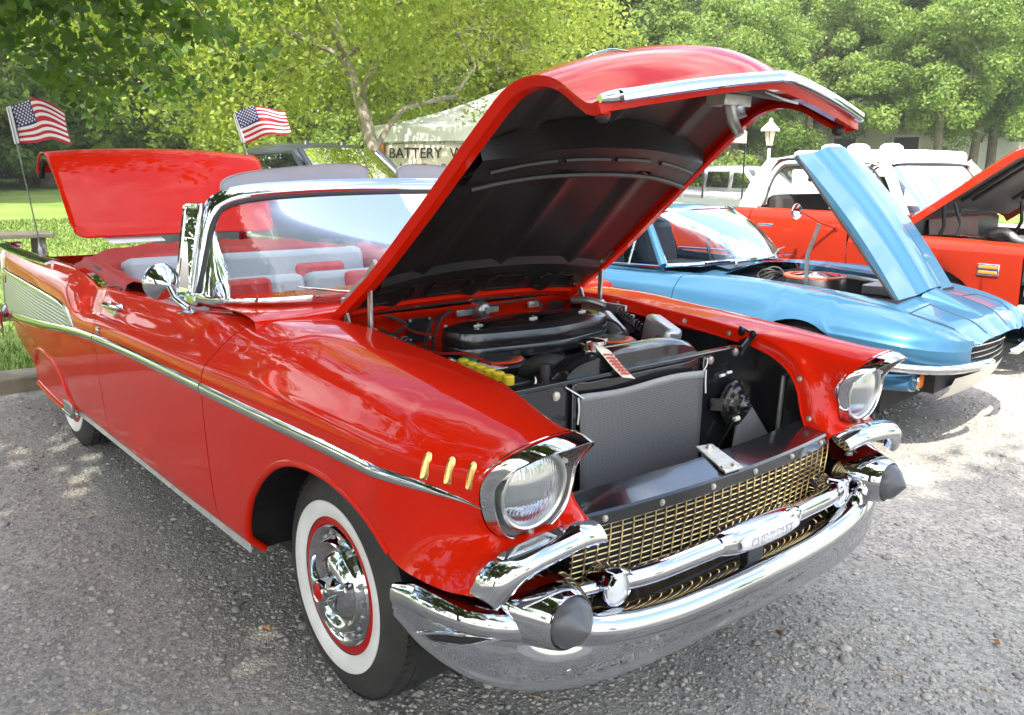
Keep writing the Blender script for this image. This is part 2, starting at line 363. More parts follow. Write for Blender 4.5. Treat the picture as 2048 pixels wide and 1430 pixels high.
# ---- front end of the fender: annulus from the outer boundary to the headlamp bezel outline
BZ = np.array([(.668, -.713, .688), (.672, -.772, .704), (.680, -.815, .742), (.684, -.836, .790), (.690, -.842, .840), (.712, -.832, .880), (.748, -.795, .922), (.782, -.738, .950), (.796, -.684, .958), (.782, -.638, .946), (.752, -.604, .917), (.715, -.580, .875), (.697, -.571, .835), (.694, -.578, .790), (.690, -.600, .740), (.678, -.650, .700)])
bezel = cr(BZ, 72, closed=True)
RM = np.array([(.692, -.713, .692), (.698, -.765, .706), (.706, -.800, .742), (.710, -.818, .790), (.714, -.822, .838), (.748, -.806, .880), (.796, -.766, .918), (.832, -.716, .940), (.842, -.672, .947), (.826, -.638, .936), (.788, -.612, .908), (.742, -.592, .870), (.720, -.588, .838), (.718, -.596, .795), (.714, -.612, .747), (.702, -.655, .704)])
rim_ = cr(RM, 72, closed=True)
EK = np.array([(-.65, .575, 1.03), (-.41, .556, 1.025), (-.26, .55, 1.017), (0, .55, 1.0), (.2, .55, .988), (.40, .55, .968), (.50, .55, .940), (.575, .546, .895), (.622, .54, .83), (.645, .535, .76), (.672, .53, .715), (.712, .528, .692)])*np.array([1, -1, 1])
def hermite(p, q, tp, tq, t):
    t = np.asarray(t)[:, None]; return (2*t**3-3*t**2+1)*p+(t**3-2*t**2+t)*tp+(-2*t**3+3*t**2)*q+(t**3-t**2)*tq
_Cy, _Cz = -.715, .82
def ang(P): return np.arctan2(P[:, 2]-_Cz, -(P[:, 1]-_Cy))   # 0 = outer side, grows upward
cols_ = []
for x, zl, sh in fcols:
    q = sec_cut(x, zl, 56); cols_.append(q+np.outer(sh(q[:, 2]), (1, 0, 0)) if sh else q)
FP = np.array(cols_); rib = FP[-1]; ribd = (FP[-1]-FP[-4]); ribd /= np.linalg.norm(ribd, axis=1)[:, None]
Eseg = cr(np.concatenate([rib[-1:], EK[6:]]), 34)
GU = np.array([(.712, -.528, .692), (.735, -.60, .708), (.742, -.66, .707), (.745, -.714, .705), (.746, -.786, .699), (.745, -.832, .690), (.738, -.866, .664), (.722, -.882, .616)])
gull_top = cr(GU, 34)
low = np.concatenate([rib[:1], on_side([(.44, .622), (.483, .606)]), [(.56, -.912, .603), (.65, -.900, .606), (.722, -.882, .616)]])
lowc = cr(low, 24)
lo = np.concatenate([rib, Eseg[1:], gull_top[1:], lowc[::-1][1:-1]]); K = len(lo)
la = np.unwrap(ang(lo)); ba0 = ang(bezel)
bo = np.argsort(ba0); bb = bezel[bo]; bx = ba0[bo]
bx = np.concatenate([bx-2*math.pi, bx, bx+2*math.pi]); bb = np.concatenate([bb, bb, bb])
lam = (la+math.pi) % (2*math.pi)-math.pi
tgt = np.stack([np.interp(lam, bx, bb[:, k]) for k in range(3)], 1)
# even out the spacing of the targets round the bezel
s_in = np.concatenate([[0], np.cumsum(np.linalg.norm(np.diff(np.concatenate([lo, lo[:1]]), axis=0), axis=1))]); s_in /= s_in[-1]
TPd = np.zeros((K, 3)); TQd = np.zeros((K, 3)); n1, n2 = len(rib), len(rib)+len(Eseg)-1
for k in range(K):
    p_, q_ = lo[k], tgt[k]; L = np.linalg.norm(q_-p_)
    if k < n1: d = ribd[k]; TPd[k] = d*L*(.75+.25*min(1, k/22)); TQd[k] = np.array([.95, .0, .0])*L*.75
    elif k < n2: TPd[k] = np.array([.62, -.62, .30])*L*.9; TQd[k] = np.array([.95, -.05, 0])*L*.7
    else:
        j = max(0, (k-n2-32)/max(1, K-n2-33)); jj = min(1, max(0, (k-n2-16)/16)); d = np.array([-.05, -.34*jj, .92])*(1-j*.6)+np.array([.55, -.22, .70])*j*.6
        TPd[k] = d/np.linalg.norm(d)*L*(.85 if k > n2+32 else .7); TQd[k] = np.array([.85, .32*jj, .22])*L*.7
def csm(A, n, keep=0):
    for _ in range(n): A = (np.roll(A, 1, 0)+2*A+np.roll(A, -1, 0))/4
    return A
TPs = csm(TPd, 16); TPs[6:n1-6] = TPd[6:n1-6]; TPs = csm(TPs, 3); TQd = csm(TQd, 12)
t = np.linspace(0, 1, 22)
front_rays = np.array([hermite(lo[k], tgt[k], TPs[k], TQd[k], t) for k in range(K)])
mid = front_rays.copy()
for _ in range(40):
    sm = (np.roll(mid, 1, 0)+mid*2+np.roll(mid, -1, 0))/4; w = (np.clip((t-.05)*2.2, 0, 1)*np.clip((1-t)*5, 0, 1))[None, :, None]; mid = mid*(1-w)+sm*w
kk = np.arange(K); msk = np.where(kk > n2+8, 1., 0.)+np.where(kk < 14, np.clip((14-kk)/10, 0, 1), 0.); msk = np.clip(csm(msk, 6), 0, 1)[:, None, None]
tw = (np.clip((t-.02)*9, 0, 1)*np.clip((1-t)*12, 0, 1))[None, :, None]
for _ in range(260):
    av = (np.roll(mid, 1, 0)+np.roll(mid, -1, 0))*.25; av[:, 1:-1] += (mid[:, 2:]+mid[:, :-2])*.25; av[:, [0, -1]] = mid[:, [0, -1]]
    mid = mid+(av-mid)*msk*tw*.8
front_rays = mid
_np = front_rays.reshape(-1, 3); _np = _np[_np[:, 1] < -.74]
def nose_y(x, z):
    if x < .40: return side_y(x, z)
    d = (_np[:, 0]-x)**2+(_np[:, 2]-z)**2; i = np.argsort(d)[:26]; q = _np[i]; A = np.stack([np.ones(26), q[:, 0]-x, q[:, 2]-z, (q[:, 0]-x)**2, (q[:, 2]-z)**2], 1); w = np.exp(-d[i]/(d[i][-1]*.5+1e-9))[:, None]; return float(np.linalg.lstsq(A*w, q[:, 1]*w[:, 0], rcond=None)[0][0])
def fender(mirror):
    mb = MB(); P = np.concatenate([FP[:1]+np.array([0, .022, 0]), FP]); grid(mb, P)
    grid(mb, front_rays, cu=True)
    # inner flange (bolted edge along the hood opening)
    E = np.concatenate([P[1:, -1], Eseg[1:]])
    T = np.gradient(E, axis=0); T /= np.linalg.norm(T, axis=1)[:, None]
    nrm = np.cross(T, np.array([0, 1., 0])); nrm /= np.linalg.norm(nrm, axis=1)[:, None]+1e-9
    down = np.where((nrm[:, 2] > 0)[:, None], -nrm, nrm)
    F1 = E+np.array([0, .006, 0])+down*.006; F2 = E+np.array([0, .010, 0])+down*.042; F3 = F2+np.array([0, .012, 0])
    grid(mb, np.stack([E, F1, F2, F3], 1), flip=True)
    o = mb.build('front_fender', M_red, car, mirror=mirror, auto=0)
    bm = bmesh.new(); bm.from_mesh(o.data); bmesh.ops.remove_doubles(bm, verts=bm.verts, dist=.0008); bmesh.ops.recalc_face_normals(bm, faces=bm.faces); bm.to_mesh(o.data); bm.free(); o.data.set_sharp_from_angle(angle=R(45))
    # arch lip
    lipz = np.concatenate([fa, FA2[1:3]]); lp = cr(on_side(lipz[::3], -.002), 70)
    m2 = MB(); tube(m2, lp+np.array([0, .006, 0]), .013, 10)
    m2.build('arch_lip', M_red, o, mirror=mirror)
    # inner splash liner of the wheel house
    m3 = MB(); a = np.linspace(0, math.pi, 24)
    A = np.stack([.03+.47*np.cos(a), 0*a, .30+.50*np.sin(a)], 1)
    grid(m3, np.stack([A+np.array([0, -.88, 0]), A+np.array([0, -.60, 0])], 1)); m3.add([(-.46, -.60, .3), (.52, -.60, .3), (.52, -.60, .8), (-.46, -.60, .8)], [(0, 1, 2, 3)])
    m3.add([(-.445, -.86, .30), (-.445, -.45, .30), (-.445, -.45, .80), (-.445, -.86, .80)], [(0, 1, 2, 3)])
    m3.build('wheel_house', M_blkm, o, mirror=mirror, smooth=False)
    for x in (-.22, .10, .30): 
        i = int(np.argmin(np.abs(E[:, 0]-x))); bl = MB(); bolt(bl, F1[i]*.45+F2[i]*.55, (0, 1, 0), .007); bl.build('fender_bolt', M_zinc, o, mirror=mirror)
    for z in (.86, .745):
        i = int(np.argmin(np.abs(E[:, 2]-z)+9*(E[:, 0] < .45))); bl = MB(); bolt(bl, F1[i]*.45+F2[i]*.55, (0, 1, .2), .007); bl.build('fender_bolt', M_zinc, o, mirror=mirror)
    return o
fenders = [fender(False), fender(True)]
doors = [panel(dcols, 'door', m) for m in (False, True)]
quarters = [panel(qcols, 'quarter_panel', m) for m in (False, True)]
def strip(pts, w, h, off=.0):
    """moulding on the side: half-round section, points (x,z)"""
    return on_side(pts, off)
def moulding(name, mat, parent, pts, width, proud, mirror, taper=None, n=60):
    P = cr(np.array([(x, 0, z) for x, z in pts]), n); P = np.array([(p[0], side_y(p[0], p[2])+.002, p[2]) for p in P])
    w = np.broadcast_to(np.asarray(width, float), (n,)) if taper is None else np.asarray([float(pch(taper[0], taper[1], p[0])) for p in P])
    T, U, B = frames(P, (0, -1, 0))
    prof = np.array([(0, -.5), (.55, -.42), (.95, -.16), (1., .06), (.75, .30), (.45, .44), (0, .5)])
    G = P[:, None]+prof[None, :, :1]*proud*U[:, None]*np.minimum(1, w/w.max()*1.6)[:, None, None]+prof[None, :, 1:]*w[:, None, None]*B[:, None]
    mb = MB(); grid(mb, G); return mb.build(name, mat, parent, mirror=mirror, auto=60)
for mi, (fo, do, qo) in enumerate(zip(fenders, doors, quarters)):
    m = bool(mi)
    xs = np.linspace(XD0+.004, .385, 20); pts = [(x, float(trim_z(x))) for x in xs]
    # front spear: continues over the nose patch, tapering to a point
    Pn = [(*((x, side_y(x, z)+.002, z)),) for x, z in pts]+[(x, nose_y(x, z)+.001, z) for x, z in ((.458, .810), (.53, .807), (.594, .803), (.65, .797), (.690, .790))]
    P = cr(Pn, 90); w = np.array([float(pch([-.7, .2, .5, .690], [.040, .040, .030, .003], p[0])) for p in P])
    T, U, B = frames(P, (0, -1, 0)); prof = np.array([(-.3, -.5), (.55, -.42), (.95, -.16), (1., .06), (.75, .30), (.45, .44), (-.3, .5)])
    mb = MB(); grid(mb, P[:, None]+prof[None, :, :1]*.012*U[:, None]*np.minimum(1, w/.02)[:, None, None]+prof[None, :, 1:]*w[:, None, None]*B[:, None]); mb.build('side_spear', M_chrome, fo, mirror=m, auto=60)
    moulding('side_moulding', M_chrome, do, [(x, float(trim_z(x))) for x in np.linspace(XD0-.004, XD1+.004, 14)], .040, .012, m)
    moulding('side_moulding', M_chrome, qo, [(x, float(trim_z(x))) for x in np.linspace(XD1-.004, -4.16, 18)], .038, .012, m, taper=([-4.2, -2.2, -1.8], [.055, .042, .040]))
    wing = [(-2.150, .768), (-2.20, .795), (-2.27, .824), (-2.36, .840), (-2.50, .847), (-2.829, .851), (-3.2, .850), (-3.64, .847), (-4.17, .842)]
    moulding('wing_moulding', M_chrome, qo, wing, .030, .012, m, taper=([-4.2, -2.6, -2.15], [.034, .030, .012]))
    # fluted aluminium insert between the two mouldings
    wz = lambda x: float(pch([a for a, _ in wing], [b for _, b in wing], x)); mb = MB(); G = []
    for x in np.linspace(-2.19, -4.17, 60):
        z0, z1 = float(trim_z(x)), wz(x); row = []
        zz = np.concatenate([[z0], np.arange(.50, .90, .003), [z1]]); 
        zs = np.linspace(z0, z1, 66)
        for k, z in enumerate(zs):
            fl = abs(((z-.45)/.0155) % 1-.5)*2
            row.append((x, side_y(x, z)-.002-.004*fl, z))
        G.append(row)
    grid(mb, np.array(G)); mb.build('fin_insert', M_final, qo, mirror=m, auto=80)
    mb = MB(); em = on_side([(-4.05, .80)], .006)[0]; prism(mb, [em+np.array(d) for d in ((-.03, 0, .02), (0, 0, .035), (.03, 0, .02), (0, 0, -.03))], (0, -.006, 0)); mb.build('fin_emblem', M_gold, qo, mirror=m, smooth=False)
    # chrome cap along the fin top, and the trailing edge with lamp
    fx = np.linspace(-2.88, -4.22, 24); fp = np.array([(x, -float(pch(X_, YC_, x))-.004, float(pch(X_, ZC_, x))-.004) for x in fx])
    mb = MB(); sweep(mb, fp, [(.010, -.0), (.006, .022), (-.020, .034), (-.024, .024), (-.008, -.02), (-.014, -.05), (-.004, -.05), (.006, -.022)], (0, 0, 1)); mb.build('fin_cap', M_chrome, qo, mirror=m, auto=70)
    s = sect(-4.22, 60); edge = np.stack([np.full(60, -4.222), -s[:, 0], s[:, 1]], 1)
    mb = MB(); tube(mb, edge[14:56:2], .014, 8); mb.build('fin_edge', M_chrome, qo, mirror=m)
    mb = MB(); grid(mb, np.stack([edge[24:52], edge[24:52]+np.array([-.025, .05, 0]), edge[24:52]+np.array([0, .09, 0])], 1)); mb.build('tail_lamp', plain('tail_lens', (.25, .01, .02), .1, vary=.2, coat=1.) if not m else MATS['tail_lens'], qo, mirror=m)
    # fender skirt, arch lip, rocker trim
    mb = MB(); G = []
    for x, z in RA[1:-1]:
        zz = np.linspace(.285, max(z-.006, .29), 16); G.append([(x, side_y(x, max(q, .43))+.010-.006*math.sin((q-.28)*9), q) for q in zz])
    grid(mb, np.array(G)); sk = mb.build('fender_skirt', M_red, qo, mirror=m)
    mb = MB(); tube(mb, np.array([(x, side_y(x, max(z, .302))+.004, z) for x, z in RA]), .013, 10); mb.build('arch_lip', M_red, qo, mirror=m)
    mb = MB(); lw = np.array([(x, side_y(x, .43)+.010, .284) for x in np.linspace(-3.33, -2.60, 16)]); tube(mb, lw, .012, 8); mb.build('skirt_edge', M_red, sk, mirror=m)
    mb = MB(); box(mb, (-2.53, side_y(-2.53, .40)+.004, .315), (.15, .020, .065)); mb.build('stone_guard', M_steel, sk, mirror=m, bevel=.006)
    mb = MB(); tube(mb, [(-2.64, side_y(-2.6, .43)+.008, .284), (-2.48, side_y(-2.47, .40)+.006, .284)], .014, 10); mb.build('skirt_trim', M_chrome, sk, mirror=m)
    rk = np.array([(x, -.862+.0*x, .309) for x in np.linspace(-2.46, -.43, 20)])
    mb = MB(); sweep(mb, rk, [(.018, -.012), (.014, .012), (-.010, .024), (-.018, .014), (-.020, -.02)], (0, 0, 1)); mb.build('rocker_trim', M_steel, do, mirror=m, auto=60)
    # door lock and handle
    lk = on_side([(-1.765, .822)], 0)[0]; mb = MB(); lathe(mb, [(.0, .016), (-.006, .016), (-.010, .010), (-.010, 0)], 'y', lk, 16); mb.build('door_lock', M_chrome, do, mirror=m)
    hx0, hx1 = -1.80, -1.56; hz = .930; mb = MB(); hp = np.array([(x, side_y(x, hz)-.018-.016*math.sin(math.pi*k), hz+.006*k) for k, x in zip(np.linspace(0, 1, 12), np.linspace(hx0, hx1, 12))])
    tube(mb, hp, [.006, .010, .013, .014, .015, .016, .016, .016, .015, .013, .010, .004], 10, up=(0, 0, 1), sy=.8)
    box(mb, (-1.66, side_y(-1.66, .915)-.012, .912), (.12, .022, .016)); lathe(mb, [(0, .018), (-.022, .016), (-.026, .008)], 'y', (-1.605, side_y(-1.605, .93), .930), 14); lathe(mb, [(0, .012), (-.022, .010)], 'y', (-1.765, side_y(-1.765, .93), .928), 12)
    mb.build('door_handle', M_chrome, do, mirror=m, bevel=.003)
    # three gold louvres
    for x, zc in ((.545, .856), (.605, .857), (.662, .858)):
        mb = MB(); y0_ = nose_y(x, zc); sz_ = (nose_y(x, zc+.028)-nose_y(x, zc-.028))/.056*.6; sx_ = (nose_y(x+.02, zc)-nose_y(x-.02, zc))/.04; ly = lambda a, b: y0_+sx_*a+sz_*b
        pr = superell(.0085, .031, 3.2, 20); out = [(x+a, ly(a, b)+.004, zc+b) for a, b in pr]; top = [(x+a*.62, ly(a, b)-.005, zc+b*.86) for a, b in pr]; dish = [(x+a*.5, ly(a, b)-.001, zc+b*.8) for a, b in pr]
        grid(mb, np.array([out, top, dish]), cv=True, cap1=True); mb.build('fender_louvre', M_goldlouvre, fo, mirror=m, auto=30)
# ---- headlamps
def scale_about(P, c, k, dx): 
    Q = (P-c)*np.array([1, k, k])+c; Q[:, 0] += dx; return Q
hc = np.array([.706, -.705, .808]); tilt = .10
for m in (False, True):
    fo = fenders[int(m)]; hl = bpy.data.objects.new('headlamp', None); COL.objects.link(hl); hl.parent = car
    mb = MB(); c = rim_.mean(0)
    def shr_(P, k, dx): Q = c+(P-c)*np.array([1, k, k]); Q[:, 0] += dx; return Q
    rings = [bezel+np.array([-.012, 0, 0]), bezel*.5+rim_*.5, shr_(rim_, 1.0, -.004), shr_(rim_, .988, .001), shr_(rim_, .965, .0), shr_(rim_, .955, -.006)]
    rings[1] = rings[1]+(rings[1]-c)*np.array([0, .012, .012]); grid(mb, np.array(rings), cv=True, flip=True); mb.build('bezel', M_chrome, hl, mirror=m, auto=70)
    a = np.arctan2(rim_[:, 2]-hc[2], rim_[:, 1]-hc[1]); circ = lambda r, dx: np.stack([hc[0]+dx+tilt*(r*np.sin(a)), hc[1]+r*np.cos(a), hc[2]+r*np.sin(a)], 1)
    mb = MB(); i0 = rings[-1]; i1 = shr_(rim_, .945, -.010); grid(mb, np.array([i0, i1, circ(.097, -.014)]), cv=True, flip=True)
    mb.build('bezel_infill', M_greyseal, hl, mirror=m, auto=40)
    # mesh panels in the upper corners
    mb = MB(); q1 = i1+np.array([.004, 0, 0]); q2 = circ(.096, -.004); sel = [k for k in range(len(rim_)) if rim_[k, 2] > .838]
    for k in sel:
        k2 = (k+1) % len(rim_)
        if k2 in sel: mb.add([q1[k], q1[k2], q2[k2], q2[k]], [(0, 1, 2, 3)])
    mb.build('bezel_mesh', M_bezmesh, hl, mirror=m)
    def tl(prof):
        mbb = MB(); lathe(mbb, prof, 'x', (0, 0, 0), 40, cap=False); v = mbb.v[0]; v[:, 0] += tilt*v[:, 2]; mbb.v[0] = v+hc; return mbb
    tl([(-.03, .097), (-.002, .097), (.006, .095), (.008, .090), (.005, .0850), (-.012, .083)]).build('trim_ring', M_alum, hl, mirror=m)
    prof = [(-.004+.024*(1-(r/.084)**2), r) for r in np.linspace(.084, .0, 12)]; tl(prof).build('lens', M_lens, hl, mirror=m)
    for an in (-90, 32, 148):
        mb = MB(); p = hc+np.array([.000+tilt*.098*math.sin(R(an)), .102*math.cos(R(an)), .102*math.sin(R(an))]); box(mb, p, (.012, .016, .016)); bolt(mb, p+np.array([.006, 0, 0]), (1, 0, 0), .004, .003)
        mb.build('ring_clip', M_alum, hl, mirror=m, bevel=.002)
# ---- front bumper, bullets, gull-wing mouldings
front = bpy.data.objects.new('front_bumper', None); COL.objects.link(front); front.parent = car
by = np.array([0, .15, .3, .45, .6, .72, .80, .86, .905, .930, .940, .942])
bx = np.array([.868, .864, .855, .842, .822, .795, .765, .728, .675, .610, .545, .485])
zt = np.array([.478, .476, .474, .482, .505, .535, .556, .572, .584, .590, .592, .588])
zb = np.array([.335, .332, .325, .322, .328, .345, .365, .385, .405, .425, .440, .470])
sc_ = np.concatenate([[0], np.cumsum(np.hypot(np.diff(bx), np.diff(by)))]); ss = np.linspace(0, sc_[-1], 60)
BY, BX, ZT, ZBm = (np.interp(ss, sc_, pch(np.arange(12), q, np.arange(12))) for q in (by, bx, zt, zb))
BY = pch(sc_, by, ss); BX = pch(sc_, bx, ss); ZT = pch(sc_, zt, ss); ZBm = pch(sc_, zb, ss)
full = [(-y, x, a, b) for y, x, a, b in zip(BY[::-1], BX[::-1], ZT[::-1], ZBm[::-1])]+[(y, x, a, b) for y, x, a, b in zip(BY[1:], BX[1:], ZT[1:], ZBm[1:])]
G = []; PL = np.array([(q[1], q[0], 0) for q in full]); T, U, B = frames(PL, (0, 0, 1))
for k, (y, x, a, b) in enumerate(full):
    n = np.cross(T[k], (0, 0, 1)); n = n/np.linalg.norm(n)
    if n[0] < 0 and abs(y) < .8: n = -n
    if abs(y) >= .8 and n[1]*y < 0: n = -n
    h = a-b; e = min(1., (ss[-1]-abs(ss[-1]-0 if False else (k-59)/59*ss[-1]))/.10+.25); endk = min(k, len(full)-1-k); tap = min(1., .35+endk/5)
    pr = [(-.105, a-.020), (-.075, a-.004), (-.045, a), (-.022, a-.005), (-.007, a-.018), (-.001, a-.034), (-.002, a-.050), (-.010, a-.062), (-.017, a-.068), (-.019, a-.076), (-.019, a-.088), (-.022, b+.055), (-.029, b+.030), (-.030, b+.020), (-.027, b+.011), (-.031, b+.002), (-.042, b+.001)]
    zm = .5*(a+b); rec = .028*math.exp(-((abs(y)-.695)/.085)**2); pr = [(u-rec*min(1, max(0, (z-zm)/.04)), z) for u, z in pr]
    G.append([(x+n[0]*u*tap, y+n[1]*u*tap, zm+(z-zm)*(.55+.45*tap) if endk < 4 else z) for u, z in pr])
mb = MB(); grid(mb, np.array(G)); mb.build('bumper_bar', M_chrome, front, auto=60)
for s in (-1, 1):
    # dark slot and bolts in the bumper end
    mb = MB(); sl = []
    for k, x in enumerate(np.linspace(.565, .745, 14)):
        u = k/13; y = np.interp(x, bx[::-1], by[::-1]); w = .014*math.sin(math.pi*(u*.94+.03)); zc = .475+.035*u
        sl.append([(x, s*(y-.019), zc-w), (x, s*(y-.017), zc+w)])
    grid(mb, np.array(sl)); mb.build('bumper_slot', M_blk, front)
    mb = MB(); tube(mb, np.concatenate([np.array(sl)[:, 0], np.array(sl)[::-1, 1]]), .004, 6, closed=True); mb.build('slot_rim', M_chrome, front)
    mb = MB()
    for x, z in ((.585, .535),):
        y = np.interp(x, bx[::-1], by[::-1]); lathe(mb, [(0, .013), (s*.004, .012), (s*.007, .006), (s*.007, 0)], 'y', (x, s*(y-.018), z), 14)
    mb.build('bumper_bolt', M_chrome, front)
    mb = MB(); lathe(mb, [(0, .014), (.004, .012), (.007, .006), (.007, 0)], 'x', (.782, s*.655, .385), 14); mb.build('bumper_bolt', M_chrome, front)
    # bullet pod
    cy, cz = s*.695, .537; mb = MB(); G = []
    for x, ry, rz, dz, dy in ((.56, .120, .090, .006, .015), (.62, .120, .092, .006, .013), (.68, .113, .090, .004, .009), (.73, .101, .085, .002, .005), (.77, .088, .079, .001, .002), (.800, .076, .072, 0, 0), (.820, .067, .066, 0, 0), (.827, .0625, .0625, 0, 0), (.823, .058, .058, 0, 0)):
        q = superell(ry, rz, 2.15, 36); G.append([(x, cy+a-s*dy*-0+s*dy, cz+b+dz) for a, b in q])
    grid(mb, np.array(G), cv=True); pod = mb.build('bumper_bullet', M_chrome, front, auto=60)
    mb = MB(); lathe(mb, [(.812, .0580), (.829, .0575), (.839, .0530), (.848, .0460), (.849, .0442), (.860, .0310), (.872, .0150), (.879, .0060), (.882, 0)], 'x', (0, cy, cz), 40, cap=False); mb.build('bullet_tip', M_cone, pod, auto=50)
    # gull-wing moulding over the bullet
    gt_ = GU+np.array([.004, 0, .003]); gb_ = np.array([(.764, -.530, .655), (.772, -.60, .664), (.778, -.655, .667), (.781, -.720, .662), (.780, -.775, .650), (.774, -.805, .632), (.766, -.826, .612), (.752, -.848, .588)])
    A_ = cr(gt_, 40); B_ = cr(gb_, 40); mb = MB(); G = []
    for a_, b_ in zip(A_, B_):
        G.append([a_+np.array([-.02, 0, 0]), a_, a_*.85+b_*.15+np.array([.014, 0, .006]), a_*.6+b_*.4+np.array([.024, -.003, .006]), a_*.3+b_*.7+np.array([.022, -.003, .003]), b_*.93+a_*.07+np.array([.010, 0, 0]), b_, b_+np.array([-.03, 0, .012])])
    G = np.array(G)*np.array([1, -s, 1]); grid(mb, G, cap0=True, cap1=True); mb.build('gull_wing', M_chrome, front, auto=60)
    # parking lamp
    mb = MB(); pc = np.array([.770, s*.494, .533]); lathe(mb, [(-.10, .020), (-.07, .034), (-.03, .044), (.0, .047), (.008, .046), (.010, .042), (.006, .039)], 'x', pc, 28, cap=False)
    # little brow over the lamp
    a = np.linspace(R(20), R(160), 15); arc = np.stack([0*a+.012, .046*np.cos(a), .046*np.sin(a)], 1)+pc; grid(mb, np.stack([arc-np.array([.07, 0, 0]), arc+(arc-pc)*np.array([0, .12, .12]), arc+np.array([.012, 0, 0])-(arc-pc)*np.array([0, .05, .05])], 1))
    pl = mb.build('parking_lamp', M_chrome, front, auto=60)
    mb = MB(); lathe(mb, [(.004, .040), (.012, .034), (.016, .018), (.017, 0)], 'x', pc, 24, cap=False); mb.build('lamp_lens', plain('parking_lens', (.72, .72, .70), .12, vary=.08, coat=1.) if s < 0 else MATS['parking_lens'], pl)
    mb = MB(); tube(mb, [pc+np.array([-.03, s*.03, .0]), pc+np.array([-.04, s*.10, .004]), pc+np.array([-.07, s*.15, .01])], [.018, .017, .016], 12); mb.build('lamp_stem', M_chrome, pl)
# ---- grille
gr = bpy.data.objects.new('grille', None); COL.objects.link(gr); gr.parent = car
gx = lambda y, z: .722-.13*y*y-.10*max(0, .62-z)
for z in np.linspace(.452, .660, 14):
    mb = MB(); ym = .56; P = np.array([(gx(y, z), y, z) for y in np.linspace(-ym, ym, 22)]); tube(mb, P, .0020, 4, up=(0, 0, 1)); mb.build('grille_bar', M_gold, gr, smooth=False)
for y in np.arange(-.555, .56, .037):
    mb = MB(); P = np.array([(gx(y, z)+.003, y, z) for z in np.linspace(.448, .672, 6)]); tube(mb, P, .0022, 4, up=(0, 1, 0)); mb.build('grille_bar', M_gold, gr, smooth=False)
mb = MB(); box(mb, (.615, 0, .52), (.02, 1.10, .30)); mb.build('grille_back', M_dark, gr)
# chrome cross bar with centre emblem
mb = MB(); cp = np.array([(.770-.02*0, -.47, .545), (.790, -.40, .549), (.806, -.25, .556), (.814, -.15, .560), (.817, 0, .562), (.814, .15, .560), (.806, .25, .556), (.790, .40, .549), (.770, .47, .545)])
tube(mb, cr(cp, 40), .027, 16, up=(0, 0, 1)); cb = mb.build('cross_bar', M_chrome, gr)
mb = MB(); G = []
for y in np.linspace(-.175, .175, 25):
    k = 1-(abs(y)/.175)**4; h = .027+.012*k; d = .028+.016*k; q = superell(d, h, 2.6, 24); G.append([(.815+a-.02*(y/.175)**2*.2, y, .562+b) for a, b in q])
grid(mb, np.array(G), cv=True, cap0=True, cap1=True); eb = mb.build('emblem_block', M_chrome, cb, auto=50)
mb = MB(); G = []
for y in np.linspace(-.128, .128, 19):
    k = 1-(abs(y)/.128)**5*.45; G.append([(.8625-.20*y*y-.010*abs(q)**2, y, .562+.022*k*q) for q in (-1, -.5, 0, .5, 1)])
grid(mb, np.array(G)); mb.build('emblem_insert', plain('emblem_white', (.70, .69, .68), .3, vary=.12, vscale=60, coat=.5), eb, solid=-.004)
M_letter = plain('emblem_letters', (.52, .50, .50), .35, .3, vary=.2)
text_obj('emblem_lettering', 'CHEVROLET', .034, M_letter, eb, Matrix(((0, 0, 1, .8655), (1, 0, 0, 0), (0, 1, 0, .562), (0, 0, 0, 1))), .0006)
# black header panel over the grille, with bolts
mb = MB(); G = []
for y in np.linspace(-.535, .535, 31):
    x = .735-.13*y*y; G.append([(x-.004, y, .660), (x, y, .664), (x, y, .694), (x-.006, y, .700), (x-.115, y, .712), (x-.125, y, .700), (x-.125, y, .62)])
grid(mb, np.array(G)); hp = mb.build('grille_header', M_blk, car, auto=35)
for y in (-.474, -.288, -.094, .094, .288, .474):
    mb = MB(); bolt(mb, (.735-.13*y*y, y, .681), (1, 0, 0), .0065, .006); mb.build('header_bolt', M_zinc, hp)
mb = MB(); pl = [(.725, -.055, .706), (.735, -.01, .706), (.725, .035, .706), (.592, .105, .712), (.570, .095, .712), (.575, .045, .712)]
prism(mb, [(.735, -.045, .7035), (.738, .030, .7035), (.580, .098, .715), (.566, .040, .715)], (0, 0, .007)); lp = mb.build('latch_plate', M_zinc, hp, bevel=.002)
mb = MB(); prism(mb, [(.695, -.018, .7108), (.700, .022, .7108), (.625, .055, .716), (.618, .022, .716)], (0, 0, .0018)); mb.build('latch_slot', M_dark, lp)
mb = MB(); [bolt(mb, p, (0, 0, 1), .008) for p in ((.595, .066, .722), (.712, -.026, .711), (.718, .016, .711))]; mb.build('latch_bolt', M_zinc, lp)
# ---- lower front: valance, chassis, bumper irons
mb = MB(); box(mb, (.70, 0, .43), (.10, 1.30, .05)); box(mb, (.58, -.42, .44), (.22, .05, .09)); box(mb, (.58, .42, .44), (.22, .05, .09)); mb.build('bumper_iron', M_blkm, front, bevel=.006)
mb = MB(); box(mb, (.79, .02, .475), (.03, .07, .10)); mb.build('plate_bracket', M_blkm, front, bevel=.004)
mb = MB(); box(mb, (-1.7, 0, .30), (4.3, 1.44, .14)); box(mb, (.25, 0, .30), (.5, .9, .10)); mb.build('chassis', M_dark, car)
